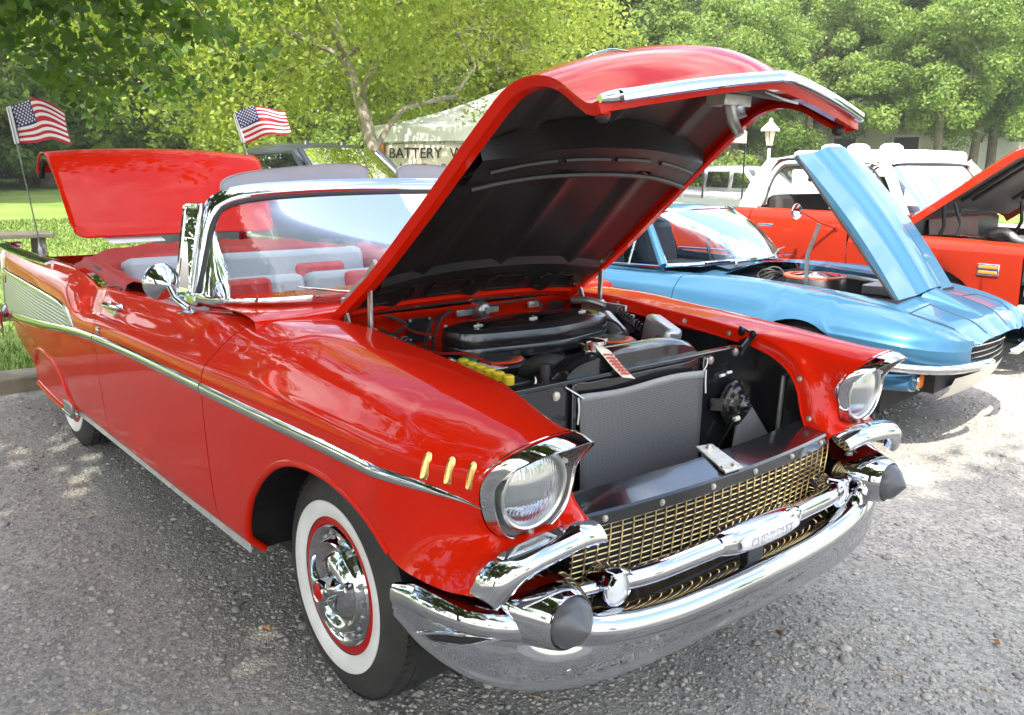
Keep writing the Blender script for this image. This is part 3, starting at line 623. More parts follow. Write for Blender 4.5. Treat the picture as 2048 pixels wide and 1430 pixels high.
# ---- rear bumper end
mb = MB(); rb = cr(np.array([(-4.36, 0, .52), (-4.36, -.55, .53), (-4.34, -.78, .55), (-4.27, -.88, .555), (-4.12, -.915, .54), (-3.98, -.918, .49)]), 40); rb = np.concatenate([rb[::-1]*np.array([1, 1, 1]), rb[1:]*np.array([1, -1, 1])])
sweep(mb, rb, [(.06, 0), (.045, .026), (0, .034), (-.05, .026), (-.065, 0), (0, -.02)], (0, 0, 1), scale=np.minimum(1, .35+np.minimum(np.arange(len(rb)), np.arange(len(rb))[::-1])/8)); mb.build('rear_bumper', M_chrome, car, auto=60)
mb = MB(); mb.add([(-4.2, -.80, .42), (-4.2, .80, .42), (-4.22, .78, .90), (-4.22, -.78, .90)], [(0, 1, 2, 3)]); mb.build('tail_panel', M_red, car, smooth=False)
# ---- wheels
def wheel(x, s, name, steer=0):
    w = bpy.data.objects.new(name, None); COL.objects.link(w); w.parent = car; yo = s*(.817 if x > -1 else .80)
    Rr = .335; w.location = (x, yo, Rr); w.rotation_euler = (0, 0, steer)
    S = lambda pr: [(s*a, r) for a, r in pr]
    # tyre: outer face at local y=0 (outboard), tread inward
    mb = MB(); lathe(mb, S([(-.030, .185), (-.004, .200), (.004, .225), (.006, .250), (.003, .275), (-.004, .297), (-.016, .316), (-.028, .327), (-.036, .331), (-.050, .3335), (-.062, .3345), (-.0625, .327), (-.066, .327), (-.0665, .335), (-.090, .3355), (-.0905, .328), (-.094, .328), (-.0945, .3355), (-.118, .3355), (-.1185, .328), (-.122, .328), (-.1225, .335), (-.140, .3345), (-.152, .332), (-.168, .320), (-.182, .290), (-.186, .250), (-.178, .205), (-.16, .185)]), 'y', (0, 0, 0), 72, cap=False)
    ty = mb.build('tyre', M_tyre, w, auto=28)
    # siped shoulder blocks
    mb = MB()
    for k in range(72):
        a = 2*math.pi*k/72; 
        for yy, wd in ((-.040, .030), (-.076, .018), (-.104, .018), (-.130, .016)):
            c, sn = math.cos(a+yy*2.2), math.sin(a+yy*2.2); r0, r1 = .330, .3368 if yy < -.05 else .3345; hw = .0085
            v = [((r*c-q*sn), s*(yy+e*wd/2), (r*sn+q*c)) for r in (r0, r1) for q in (-hw, hw) for e in (-1, 1)]
            mb.add(v, [(0, 1, 3, 2), (4, 6, 7, 5), (0, 4, 5, 1), (2, 3, 7, 6), (0, 2, 6, 4), (1, 5, 7, 3)])
    o = mb.build('tread_block', M_tyre, ty, smooth=False); o['kind'] = 'stuff'
    mb = MB(); lathe(mb, S([(-.0035, .199), (.0015, .204), (.0070, .225), (.0092, .245), (.0080, .2475), (.004, .249)]), 'y', (0, 0, 0), 72, cap=False); mb.build('whitewall', M_ww, ty)
    mb = MB(); lathe(mb, S([(-.06, .168), (-.012, .172), (-.004, .178), (-.002, .190), (-.006, .197), (-.02, .196)]), 'y', (0, 0, 0), 64, cap=False); rim = mb.build('rim', M_redw, w)
    mb = MB(); lathe(mb, S([(-.014, .172), (-.004, .176), (.002, .172), (.001, .164), (-.006, .158), (-.010, .148), (-.004, .140), (.006, .136), (.012, .130), (.010, .120), (.000, .112), (-.006, .100), (.004, .090), (.014, .078), (.020, .06), (.022, .04), (.022, .0)]), 'y', (0, 0, 0), 64, cap=False); hub = mb.build('hub_cap', M_chrome, w, auto=50)
    for k in range(18):
        mb = MB(); a = 2*math.pi*k/18; c, sn = math.cos(a), math.sin(a)
        v = [(r*c-q*sn, s*yy, r*sn+q*c) for (r, yy) in ((.118, .006), (.146, -.001), (.146, -.010), (.118, -.010)) for q in (-.0085, .0085)]
        mb.add(np.array(v), [(0, 1, 3, 2), (2, 3, 5, 4), (0, 2, 4, 6), (1, 7, 5, 3), (0, 6, 7, 1)])
        mb.build('cooling_slot', M_steel, w, smooth=False)
    mb = MB()
    for k in range(3):
        a = 2*math.pi*k/3+.35; d = np.array([math.cos(a), 0, math.sin(a)]); e = np.array([-math.sin(a), 0, math.cos(a)]); P = []
        for u, wd, yy, th in ((.0, .024, .050, .010), (.03, .019, .050, .011), (.055, .013, .047, .010), (.078, .012, .042, .009), (.096, .017, .034, .008), (.108, .010, .028, .005)):
            P.append([d*u+e*wd*q+np.array([0, s*(yy+th*h), 0]) for q, h in ((-1, -.5), (-.5, .6), (0, 1), (.5, .6), (1, -.5), (0, -1))])
        grid(mb, np.array(P), cv=True, cap1=True)
    lathe(mb, S([(.015, .040), (.040, .034), (.056, .034), (.062, .030), (.060, .026)]), 'y', (0, 0, 0), 32, cap=False); sp = mb.build('spinner', M_chrome, hub, auto=45)
    mb = MB(); lathe(mb, S([(.058, .0265), (.064, .018), (.066, 0)]), 'y', (0, 0, 0), 28, cap=False); mb.build('spinner_cap', M_redw, sp)
    mb = MB(); lathe(mb, S([(-.03, .17), (-.15, .16), (-.15, 0)]), 'y', (0, 0, 0), 32, cap=False); mb.build('brake_drum', M_dark, w)
    return w
M_redw = paint('wheel_red', (.42, .006, .006), .35)
wheel(0, -1, 'front_wheel', R(-1.0)); wheel(0, 1, 'front_wheel', R(-1.0)); wheel(-2.921, -1, 'rear_wheel'); wheel(-2.921, 1, 'rear_wheel')
# ---- hood, raised on its hinges
hood = bpy.data.objects.new('hood', None); COL.objects.link(hood); hood.parent = car
HE = cr(np.array([(-.481, 0, 1.018), (-.40, 0, 1.073), (-.258, 0, 1.172), (-.033, 0, 1.354), (.160, 0, 1.517), (.287, 0, 1.622), (.365, 0, 1.680), (.421, 0, 1.702), (.493, 0, 1.708), (.560, 0, 1.692), (.625, 0, 1.657), (.672, 0, 1.636), (.700, 0, 1.640)]), 70)
HC = cr(np.array([(-.500, 0, 1.040), (-.42, 0, 1.100), (-.285, 0, 1.205), (-.075, 0, 1.395), (.115, 0, 1.573), (.250, 0, 1.690), (.345, 0, 1.762), (.425, 0, 1.800), (.515, 0, 1.815), (.605, 0, 1.803), (.690, 0, 1.768), (.755, 0, 1.730), (.785, 0, 1.716)]), 70)
yw = pch([0, .15, .6, .85, 1], [.548, .542, .525, .520, .535], np.linspace(0, 1, 70))
def hood_pt(i, v, off=0.):
    """i row 0..69 along the length, v -1..1 across"""
    k = abs(v)**(2.4-1.15*max(0, (i-38)/31)**1.5); return HC[i]*(1-k)+HE[i]*k+np.array([0, yw[i]*v, 0])
vs = np.linspace(-1, 1, 41)
HS = np.array([[hood_pt(i, v) for v in vs] for i in range(70)])
# two raised wind-splits with chrome spears run along the top
Nn = np.cross(np.gradient(HS, axis=0), np.gradient(HS, axis=1)); Nn /= np.linalg.norm(Nn, axis=2)[..., None]
Nn = np.where((Nn[..., 2:] < 0), -Nn, Nn)
mb = MB(); grid(mb, HS); 
edge = np.concatenate([HS[:, 0], HS[-1, 1:], HS[::-1, -1][1:], HS[0, ::-1][1:-1]]); en = np.concatenate([Nn[:, 0], Nn[-1, 1:], Nn[::-1, -1][1:], Nn[0, ::-1][1:-1]])
cen = HS.mean((0, 1)); inn = np.concatenate([np.tile([0, 1., 0], (70, 1)), np.tile([-.9, 0, .1], (40, 1)), np.tile([0, -1., 0], (69, 1)), np.tile([.7, 0, .6], (39, 1))])
grid(mb, np.array([edge, edge-en*.008, edge-en*.026+inn*.004, edge-en*.028+inn*.034, edge-en*.014+inn*.036]), cv=True)
skin = mb.build('hood_skin', M_red, hood, auto=50)
# inner panel (underside): inset sheet with pressed ribs
def under(i, v, d): return HS[i, v]-Nn[i, v]*d
mb = MB(); U_ = []
for i in range(2, 68):
    row = []
    for v in range(2, 39):
        d = .016+.010*min(1, min(v-2, 38-v)/1.5)*0; y = vs[v]
        for yc_ in (-.62, .0, .62):
            q = abs(y-yc_*(1-.15*(i/70)))
            if q < .07: d += .016*math.cos(q/.07*math.pi/2)
        row.append(under(i, v, d))
    U_.append(row)
grid(mb, np.array(U_), flip=True); inner = mb.build('hood_inner_panel', M_under, hood, auto=45)
# front cross brace: hat plate hanging below the skin, with two cut-outs
def hpt(u, v, d):
    i = int(np.clip(round(u*69), 0, 69)); j = np.clip((v+1)*20, 0, 40); j0 = int(min(j, 39)); f = j-j0
    p = HS[i, j0]*(1-f)+HS[i, j0+1]*f; n = Nn[i, j0]*(1-f)+Nn[i, j0+1]*f; return p-n*d
mb = MB(); prof = [(.590, .020), (.575, .050), (.560, .052), (.520, .052), (.505, .050), (.490, .022)]; G = []
for v in np.linspace(-.90, .90, 49):
    cut = .55 if abs(v+.32) < .07 or abs(v-.38) < .07 else 1.; e = 1-.25*max(0, abs(v)-.75)/.15
    G.append([hpt(u+(0 if k < 3 else (.035*(1-cut))), v, d*e+(.062*(1-abs(v)**2.2) if 0 < k < 5 else 0)) for k, (u, d) in enumerate(prof)])
grid(mb, np.array(G)); br = mb.build('hood_brace', M_under, hood, auto=35)
mb = MB()
for v0, v1 in ((-.84, -.42), (-.36, -.02), (.04, .34), (.46, .84)):
    tube(mb, [hpt(.555, v, .054+.062*(1-abs(v)**2.2)) for v in np.linspace(v0, v1, 12)], .007, 6)
tube(mb, [hpt(.508, v, .053+.062*(1-abs(v)**2.2)) for v in np.linspace(-.88, .88, 30)], .008, 6); mb.build('brace_bead', M_blkm, br)
# rear cross channel and pressed ovals
mb = MB(); prof = [(.170, .018), (.160, .036), (.135, .038), (.125, .020)]; grid(mb, np.array([[hpt(u, v, d) for u, d in prof] for v in np.linspace(-.90, .90, 40)])); mb.build('hood_rear_channel', M_under, hood, auto=35)
mb = MB()
for vc in (-.68, -.24, .22, .66):
    q = superell(.17, .030, 3.5, 24); tube(mb, [hpt(.070+b, vc+a*.9, .022) for a, b in q], .0045, 6, closed=True)
mb.build('pressed_oval', M_under, hood)
mb = MB(); bolt(mb, hpt(.80, -.55, .02), -Nn[55, 9], .008); bolt(mb, hpt(.80, .1, .03), -Nn[55, 22], .009); bolt(mb, hpt(.9, -.1, .02), -Nn[60, 18], .008); mb.build('hood_bolt', M_zinc, hood)
# triangular nose gusset
mb = MB(); prism(mb, [hpt(.96, -.35, .030), hpt(.96, .55, .030), hpt(.74, .14, .050)], -Nn[60, 20]*.008); mb.build('nose_gusset', M_under, hood, smooth=False)
# latch pendulum, safety catch, rubber bumpers
mb = MB(); box(mb, (.640, 0, 1.672), (.06, .11, .03)); tube(mb, [(.645, -.01, 1.668), (.662, -.01, 1.62), (.684, -.008, 1.585)], [.013, .012, .009], 10, sy=1.5); tube(mb, [(.66, .012, 1.655), (.668, .012, 1.63)], .016, 10); mb.build('hood_latch', M_steel, hood, bevel=.003)
mb = MB(); prism(mb, [(.705, .06, 1.690), (.735, .10, 1.672), (.742, .155, 1.665), (.728, .16, 1.668), (.715, .11, 1.680)], (.0, .0, .006)); mb.build('safety_catch', M_steel, hood)
for s in (-1, 1):
    mb = MB(); lathe(mb, [(-.03, .008), (-.022, .017), (-.010, .017), (-.006, .009), (.012, .008)], 'z', (.668, s*.485, 1.628), 14); mb.build('hood_stop', M_rub, hood)
# chrome lip along the leading edge
hl_ = np.array([hood_pt(69, v) for v in np.linspace(-1.0, 1.0, 50)])+np.array([.012, 0, .004])
mb = MB(); sweep(mb, hl_[2:-2], [(.010, -.016), (.013, .008), (.006, .018), (-.010, .019), (-.014, .012), (-.009, -.010)][::-1], (0, 0, 1)); hlip = mb.build('hood_lip', M_chrome, hood, auto=60)
for s in (0, 1):
    e = hl_[:4] if not s else hl_[-4:]; mb = MB(); tube(mb, e+np.array([-.006, 0, .0]), [.010, .014, .016, .016] if not s else [.016, .016, .014, .010], 12, up=(0, 0, 1), sy=.9); mb.build('lip_end', M_chrome, hlip)
# hood rockets (spears) seen over the crest
for s in (-1, 1):
    mb = MB(); q = np.array([hpt(u, s*.55, -.001) for u in np.linspace(.50, .86, 14)]); tube(mb, q, np.array([.004, .010, .014, .017, .018, .018, .018, .018, .017, .016, .014, .012, .009, .003])*.55, 10); tube(mb, [hpt(.54, s*.55, -.008), hpt(.48, s*.55, -.04), hpt(.46, s*.55, -.05)], [.008, .004, .002], 8); mb.build('hood_rocket', M_chrome, hood)
# hinges
for s in (-1, 1):
    h = bpy.data.objects.new('hood_hinge', None); COL.objects.link(h); h.parent = car; y = s*.512
    def flat(pts, w, t=.010):
        P = np.asarray(pts, float); m_ = MB(); T, U, B = frames(P, (0, 1., 0)); sweep(m_, P, [(t/2, -w/2), (t/2, w/2), (-t/2, w/2), (-t/2, -w/2)], (0, 1., 0)); return m_
    flat([(-.293, y, .985), (-.292, y, 1.06), (-.292, y, 1.150)], .020).build('hinge_arm', M_steel, h, bevel=.002)
    flat([(-.400, y+s*.014, .985), (-.425, y+s*.014, 1.040), (-.435, y+s*.014, 1.075)], .024).build('hinge_arm', M_steel, h, bevel=.002)
    flat([(-.445, y+s*.004, 1.062), (-.37, y+s*.004, 1.105), (-.30, y+s*.004, 1.150), (-.24, y+s*.004, 1.205)], .038).build('hinge_bar', M_steel, h, bevel=.002)
    m_ = MB(); box(m_, (-.27, y, .95), (.24, .012, .09)); box(m_, (-.16, y, .93), (.10, .012, .07)); m_.build('hinge_plate', M_steel, h, bevel=.004)
    m_ = MB(); [tube(m_, [(x, y-.018, z), (x, y+.018, z)], .010, 10) for x, z in ((-.292, 1.148), (-.436, 1.072), (-.293, .99), (-.40, .988))]; m_.build('hinge_pin', M_zinc, h)
    m_ = MB(); a = np.linspace(0, 2*math.pi*13, 160); ax = np.stack([np.linspace(-.16, .03, 160), 0*a+y-s*.035, np.linspace(.975, .90, 160)], 1); tube(m_, ax+np.stack([0*a, .017*np.cos(a), .017*np.sin(a)], 1), .0032, 5); m_.build('hinge_spring', M_blkm, h)
# ---- cowl, firewall, seals
mb = MB(); yy = np.linspace(-.80, .80, 41); G = []
for y in yy:
    k = (y/.62)**2; xg = -.615-.03*k-.22*max(0, abs(y)-.60)/.2; e = min(1, max(0, (abs(y)-.5)/.3))
    G.append([(-.495, y, 1.000+.012*(1-k)), (-.505, y, 1.022+.016*(1-min(k, 1))), (-.54, y, 1.030+.016*(1-min(k, 1))), (-.60, y, 1.034+.014*(1-min(k, 1))), (min(-.655, xg-.02), y, 1.038+.012*(1-min(k, 1))), (-1.02, y, 1.030)])
grid(mb, np.array(G)); cw = mb.build('cowl', M_red, car, auto=50)
mb = MB(); grid(mb, np.array([[(-.49, y, 1.002), (-.50, y, .985), (-.535, y, .965), (-.55, y, .93), (-.545, y, .78), (-.52, y, .55)] for y in np.linspace(-.60, .60, 13)])); fw = mb.build('firewall', M_red, car, auto=60)
for y0, y1 in ((-.46, -.22), (-.20, .02), (.04, .24), (.26, .47)):
    mb = MB(); tube(mb, [(-.478-.02*math.cos(y*2.6), y, 1.010+.010*math.cos(y*2.6)) for y in np.linspace(y0, y1, 8)], .010, 8); mb.build('cowl_seal', M_rub, cw)
mb = MB()
for y in (-.47, -.21, .03, .25, .48): box(mb, (-.478-.02*math.cos(y*2.6), y, 1.014+.010*math.cos(y*2.6)), (.03, .016, .012))
mb.build('seal_clip', M_zinc, cw, bevel=.002)
mb = MB(); box(mb, (-.530, -.17, .925), (.010, .10, .085)); pb = mb.build('blanking_plate', M_blkm, fw, bevel=.002)
mb = MB(); [bolt(mb, (-.524, -.17+a, .925+b), (1, 0, 0), .004, .004) for a in (-.042, .042) for b in (-.035, .035)]; mb.build('plate_screw', M_zinc, pb)
mb = MB(); box(mb, (-.515, .085, .968), (.012, .20, .026)); lathe(mb, [(0, .034), (.03, .034), (.045, .026), (.05, .010), (.06, .008)], 'x', (-.52, .09, .975), 20); mb.build('wiper_motor', M_steel, fw, bevel=.003)
mb = MB(); box(mb, (-.510, .36, .975), (.012, .055, .034)); bolt(mb, (-.502, .35, .975), (1, 0, 0), .006); bolt(mb, (-.502, .373, .975), (1, 0, 0), .006); mb.build('relay', M_zinc, fw, bevel=.003)
mb = MB(); prism(mb, [(-.51, .40, .93), (-.51, .50, .93), (-.51, .53, .965), (-.51, .46, .975)], (.008, 0, 0)); mb.build('cover_plate', M_blkm, fw)
for P, r in (([(-.50, -.05, .985), (-.44, -.14, .97), (-.40, -.20, .90), (-.36, -.22, .80)], .007), ([(-.50, -.10, .965), (-.42, -.20, .96), (-.38, -.25, .88), (-.34, -.26, .78)], .007), ([(-.50, -.34, 1.0), (-.49, -.25, .955), (-.49, -.30, .93), (-.45, -.40, .92)], .006), ([(-.50, .02, .985), (-.49, .2, .992), (-.49, .36, .990), (-.48, .38, .96), (-.45, .30, .92)], .004), ([(-.46, -.36, .86), (-.40, -.30, .83), (-.36, -.28, .78)], .010)):
    mb = MB(); tube(mb, cr(np.array(P), 24), r, 8); mb.build('wiring_loom', M_rub, fw)
# ---- engine bay
bay = bpy.data.objects.new('engine', None); COL.objects.link(bay); bay.parent = car
def air_outline(k, n=72):
    a = np.linspace(0, 2*math.pi, n, endpoint=False); c, s = np.cos(a), np.sin(a); y = .335*np.sign(s)*np.abs(s)**.75
    hw = .118+.022*np.exp(-(y/.14)**2)*(c > 0)+.02*np.exp(-(y/.16)**2)*(c < 0); x = hw*np.sign(c)*np.abs(c)**.62
    return np.stack([x*k-.135+.02*np.cos(y*4)*0, y*(1-(1-k)*.45)+.010], 1)
mb = MB(); lv = [(.88, .905), (.99, .908), (1.0, .918), (1.0, .940), (.985, .944), (1.0, .948), (1.0, .972), (.96, .990), (.82, 1.000), (.60, 1.003), (.3, 1.004), (.05, 1.004)]
def dish(x, y): return sum(-.016*math.exp(-(((x+.125)**2+(y-yc)**2)/.042**2)**2) for yc in (-.215, .02, .25))
G = [[(p[0], p[1], z+(dish(*p) if z > .985 else 0)) for p in air_outline(k)] for k, z in lv]; 
grid(mb, np.array(G), cv=True, flip=True); ac = mb.build('air_cleaner', M_blk2, bay, auto=40)
for y in (-.215, .02, .25):
    mb = MB(); tube(mb, [(-.125, y, .98), (-.125, y, 1.010)], .004, 8); box(mb, (-.125, y, 1.000), (.008, .034, .010)); mb.build('wing_nut', M_zinc, ac, bevel=.002)
for x, y, z in ((.0, -.245, .915), (.02, .235, .925)):
    mb = MB(); lathe(mb, [(z-.10, .075), (z-.02, .092), (z-.008, .100), (z, .098), (z+.004, .088), (z+.004, 0)], 'z', (x, y, 0), 36); fl = mb.build('breather_can', M_blkm, bay, auto=35)
    mb = MB(); a = np.linspace(R(-75), R(75), 14); grid(mb, np.stack([np.stack([x+.088*np.cos(a), y+.088*np.sin(a), 0*a+z+.006], 1), np.stack([x+.050*np.cos(a*.75), y+.050*np.sin(a*.9), 0*a+z+.006], 1)], 1)); mb.build('can_decal', M_orange, fl, solid=.0015)
mb = MB(); lathe(mb, [(.74, .075), (.90, .075)], 'z', (-.03, -.02, 0), 24); mb.build('intake_stack', M_blkm, bay)
mb = MB(); box(mb, (.0, -.02, .80), (.26, .20, .10)); box(mb, (.05, .06, .85), (.10, .12, .05)); tube(mb, [(.03, .10, .88), (.09, .13, .87), (.12, .12, .85)], .012, 8); tube(mb, [(.10, -.13, .82), (.20, -.18, .82)], .022, 12); mb.build('carburettor', M_steel, bay, bevel=.012)
mb = MB(); tube(mb, [(.075, -.085, .835), (.115, -.075, .90)], [.040, .040], 20); tube(mb, [(.115, -.075, .900), (.119, -.074, .906)], [.034, .02], 20); mb.build('fuel_bowl', M_alum, bay)
mb = MB(); tube(mb, [(.03, -.19, .84), (.03, -.19, .905)], .005, 8); lathe(mb, [(.862, .024), (.870, .024), (.874, .014), (.886, .012)], 'z', (.03, -.19, 0), 14); mb.build('cover_stud', M_zinc, bay)
mb = MB(); lathe(mb, [(.86, .012), (.885, .012), (.887, .028), (.905, .028), (.910, .022), (.910, 0)], 'z', (-.02, -.335, .02), 18); mb.build('oil_filler_cap', M_grn, bay, auto=30)
mb = MB(); tube(mb, [(-.06, -.38, .92), (-.05, -.34, .90), (-.02, -.30, .88)], .012, 8); mb.build('heater_fitting', M_steel, bay)
mb = MB(); box(mb, (-.02, -.245, .78), (.46, .16, .08)); box(mb, (-.02, .245, .78), (.46, .16, .08)); box(mb, (0, 0, .62), (.60, .42, .30)); mb.build('engine_block', plain('engine_orange', (.20, .035, .012), .5, vary=.3), bay, bevel=.02)
# battery with yellow caps and sticker
mb = MB(); box(mb, (.150, -.425, .84), (.27, .17, .16)); bt = mb.build('battery', M_blkm, bay, bevel=.006)
for k in range(6):
    mb = MB(); lathe(mb, [(.918, .017), (.940, .017), (.944, .013), (.944, 0)], 'z', (.035+k*.048, -.395-.005*k, 0), 14); mb.build('battery_cap', M_yel, bt, auto=30)
mb = MB(); prism(mb, [(.03, -.36, .9215), (.13, -.345, .9215), (.13, -.30, .9215), (.03, -.315, .9215)], (0, 0, .0015)); st = mb.build('battery_sticker', M_white, bt)
mb = MB(); prism(mb, [(.035, -.330, .9235), (.128, -.316, .9235), (.128, -.303, .9235), (.035, -.317, .9235)], (0, 0, .001)); mb.build('sticker_band', plain('sticker_red', (.55, .02, .03), .5), st)
# radiator: tank, cap, hoses, support panel
mb = MB(); G = []
for y in np.linspace(-.30, .30, 41):
    k = max(0, 1-(abs(y)/.305)**5); top = .900+.085*k**.5; rb_ = .0015*math.cos(y/.6*math.pi*2*6)
    G.append([(.365, y, .86), (.365+rb_*.6, y, top-.012), (.352, y, top), (.312, y, top+.003*k), (.285, y, top-.010), (.28, y, .86)])
grid(mb, np.array(G)); rad = mb.build('radiator', M_blk, car, auto=45)
mb = MB(); box(mb, (.325, 0, .68), (.06, .60, .40)); mb.build('radiator_core', M_dark, rad)
mb = MB(); lathe(mb, [(.975, .030), (1.000, .030), (1.004, .037), (1.014, .037), (1.018, .024), (1.020, 0)], 'z', (.315, -.135, .0), 24); box(mb, (.318, -.135, 1.012), (.026, .086, .010)); mb.build('radiator_cap', M_chrome, rad, auto=40)
mb = MB(); tube(mb, cr(np.array([(.30, -.21, .93), (.26, -.25, .955), (.20, -.27, .93), (.14, -.24, .88), (.10, -.18, .84)]), 24), .026, 14); mb.build('radiator_hose', M_rub, rad)
mb = MB(); tube(mb, cr(np.array([(.29, -.30, .96), (.30, -.30, .90), (.33, -.315, .86)]), 14), .016, 10); mb.build('radiator_hose', M_rub, rad)
mb = MB(); sp = [(.386, -.58, .50), (.386, .58, .50), (.386, .58, .90), (.386, .53, .955), (.386, .49, .928), (.386, .30, .927), (.386, .22, .915), (.386, -.22, .915), (.386, -.30, .927), (.386, -.37, .928), (.386, -.52, .915), (.386, -.58, .88)]
prism(mb, sp, (-.008, 0, 0)); sup = mb.build('radiator_support', M_blk, car, smooth=False, bevel=.003)
# woven screen tied over the radiator core
mb = MB(); G = [[(.406+.006*math.sin(y*9+z*7), y, z+.006*math.sin(y*14)) for z in np.linspace(.50, .885, 14)] for y in np.linspace(-.268, .262, 20)]; grid(mb, np.array(G)); scr = mb.build('radiator_screen', M_screen, None, solid=.002); tag(scr, 'grey woven mesh screen tied over the convertible radiator', 'screen')
mb = MB(); G = [[(.411+.006*math.sin(y*9+z*7), y, z+.006*math.sin(y*14)) for z in (.866, .889)] for y in np.linspace(-.268, .262, 20)]; grid(mb, np.array(G)); mb.build('screen_hem', plain('screen_hem', (.30, .30, .29), .7, vary=.1), scr, solid=.003)
for s, y in ((-1, -.262), (1, .255)): mb = MB(); tube(mb, cr(np.array([(.412, y, .880), (.405, y+s*.03, .90), (.39, y+s*.05, .915)]), 8), .0022, 5); tube(mb, cr(np.array([(.41, y+s*.02, .885), (.412, y+s*.018, .85), (.412, y+s*.022, .81)]), 8), .0028, 5); mb.build('tie_string', M_white, scr)
mb = MB(); box(mb, (.372, -.0, .925), (.030, .98, .014)); mb.build('support_flange', M_blk, sup, bevel=.003)
for y in (-.285, .285): mb = MB(); box(mb, (.393, y, .70), (.012, .018, .44)); mb.build('core_frame', M_blk, sup, bevel=.003)
for y, z in ((-.345, .895), (.325, .905), (.455, .915), (.305, .60)):
    mb = MB(); bolt(mb, (.388, y, z), (1, 0, 0), .010, .006); mb.build('support_bolt', M_zinc, sup)
mb = MB(); prism(mb, [(.40, .47, .90), (.40, .545, .965), (.33, .548, .985), (.33, .548, .94), (.37, .50, .90)], (0, .006, 0)); [bolt(mb, (x, .542, .965), (0, -1, 0), .010) for x in (.345, .39)]; mb.build('support_bracket', M_blk, sup)
# horn on its bracket
hn = MB(); lathe(hn, [(.40, .020), (.405, .060), (.412, .074), (.424, .078), (.432, .074), (.436, .060), (.446, .052), (.450, .036), (.462, .030), (.466, .018), (.474, .012), (.474, 0)], 'x', (0, .425, .755), 36); ho = hn.build('horn', M_blk, sup, auto=35)
mb = MB(); prism(mb, [(.470, .425, .735), (.470, .425, .775), (.404, .315, .785), (.404, .315, .745)], (.004, .002, 0)); bolt(mb, (.406, .325, .765), (1, 0, 0), .009); bolt(mb, (.474, .425, .755), (1, 0, 0), .008); mb.build('horn_bracket', M_blkm, ho)
mb = MB(); tube(mb, [(.45, .385, .712), (.452, .405, .715)], .008, 8); mb.build('horn_plug', M_card, ho); mb = MB(); tube(mb, cr(np.array([(.45, .385, .712), (.43, .372, .66), (.405, .368, .61), (.40, .36, .57)]), 14), .002, 5); mb.build('horn_lead', M_rub, ho)
mb = MB(); [tube(mb, [(.395, y, z), (.396, y+.022, z+.001)], .005, 6) for y, z in ((.37, .848), (.405, .853), (.36, .600))]; mb.build('support_slot', M_white, sup)
# air deflector and inner aprons
for s in (-1, 1):
    mb = MB(); prism(mb, [(.42, s*.47, .775), (.50, s*.585, .56), (.45, s*.37, .56), (.42, s*.44, .70)], (.006, 0, 0)); mb.build('air_deflector', plain('grey_panel', (.22, .22, .22), .3, .4, vary=.25) if s < 0 else MATS['grey_panel'], sup)
    mb = MB(); grid(mb, np.array([[(x, s*.578, z) for z in np.linspace(.45, min(.93, float(pch([-.6, .40, .50, .575, .622, .645, .70], [.96, .93, .88, .83, .76, .66, .55], x))), 4)] for x in np.linspace(-.55, .66, 16)])); mb.build('inner_apron', M_blk, fenders[(s+1)//2], smooth=False)
    mb = MB(); tube(mb, [(.50, s*.57, .84), (.49, s*.57, .62)], .008, 8); mb.build('apron_rib', M_steel, fenders[(s+1)//2])
mb = MB(); box(mb, (.66, 0, .60), (.03, 1.1, .16)); mb.build('grille_shroud', M_blkm, hp)
# silver box by the left apron, cylinder beside the hinge
mb = MB(); box(mb, (0, 0, 0), (.19, .07, .16)); mb.build('regulator_box', plain('silver_box', (.46, .46, .45), .35, .7, vary=.12), car, bevel=.018, loc=(.06, .46, .895), rot=(R(-8), R(8), R(-25)))
mb = MB(); tube(mb, [(-.16, .40, .955), (-.05, .375, .905)], .036, 20); tube(mb, [(-.05, .375, .905), (-.046, .374, .903)], .024, 20); mb.build('wiper_vacuum', M_steel, car, auto=40)
mb = MB(); tube(mb, cr(np.array([(-.35, .42, 1.0), (-.28, .44, 1.005), (-.22, .47, .99)]), 12), .014, 10); mb.build('vacuum_pipe', M_steel, car)
# ---- windshield
ws = bpy.data.objects.new('windshield', None); COL.objects.link(ws); ws.parent = car
BK = np.array([(-.985, -.795, 1.045), (-.93, -.792, 1.042), (-.86, -.780, 1.042), (-.77, -.748, 1.046), (-.695, -.68, 1.050), (-.648, -.58, 1.053), (-.612, -.40, 1.057), (-.595, -.2, 1.060), (-.59, 0, 1.062)])
HK = np.array([(-.985, -.722, 1.310), (-.985, -.705, 1.338), (-.975, -.670, 1.360), (-.962, -.62, 1.374), (-.950, -.55, 1.383), (-.938, -.46, 1.389), (-.925, -.34, 1.395), (-.918, -.18, 1.399), (-.915, 0, 1.401)])
half = lambda P, n: np.concatenate([cr(P, n), cr(P, n)[::-1][1:]*np.array([1, -1, 1])])
bc = half(BK, 36); hcv = half(HK, 36); n_ = len(bc); G = []
for t_ in np.linspace(0, 1, 16):
    b = .030*math.sin(math.pi*t_)*(1-np.abs(np.linspace(-1, 1, n_))**6)[:, None]; q = bc*(1-t_)+hcv*t_; o = q-np.array([-1.3, 0, q[0, 2]*0]); o[:, 2] = 0; o /= np.linalg.norm(o, axis=1)[:, None]; G.append(q+o*b)
G = np.array(G); mb = MB(); grid(mb, G); mb.build('windshield_glass', M_glass, ws)
loopw = np.concatenate([bc, G[1:-1, -1], hcv[::-1], G[1:-1, 0][::-1]])
loopw = resample(np.concatenate([loopw, loopw[:1]]), 160, closed=True)
mb = MB(); tube(mb, loopw, .011, 8, closed=True); mb.build('glass_gasket', M_gasket, ws)
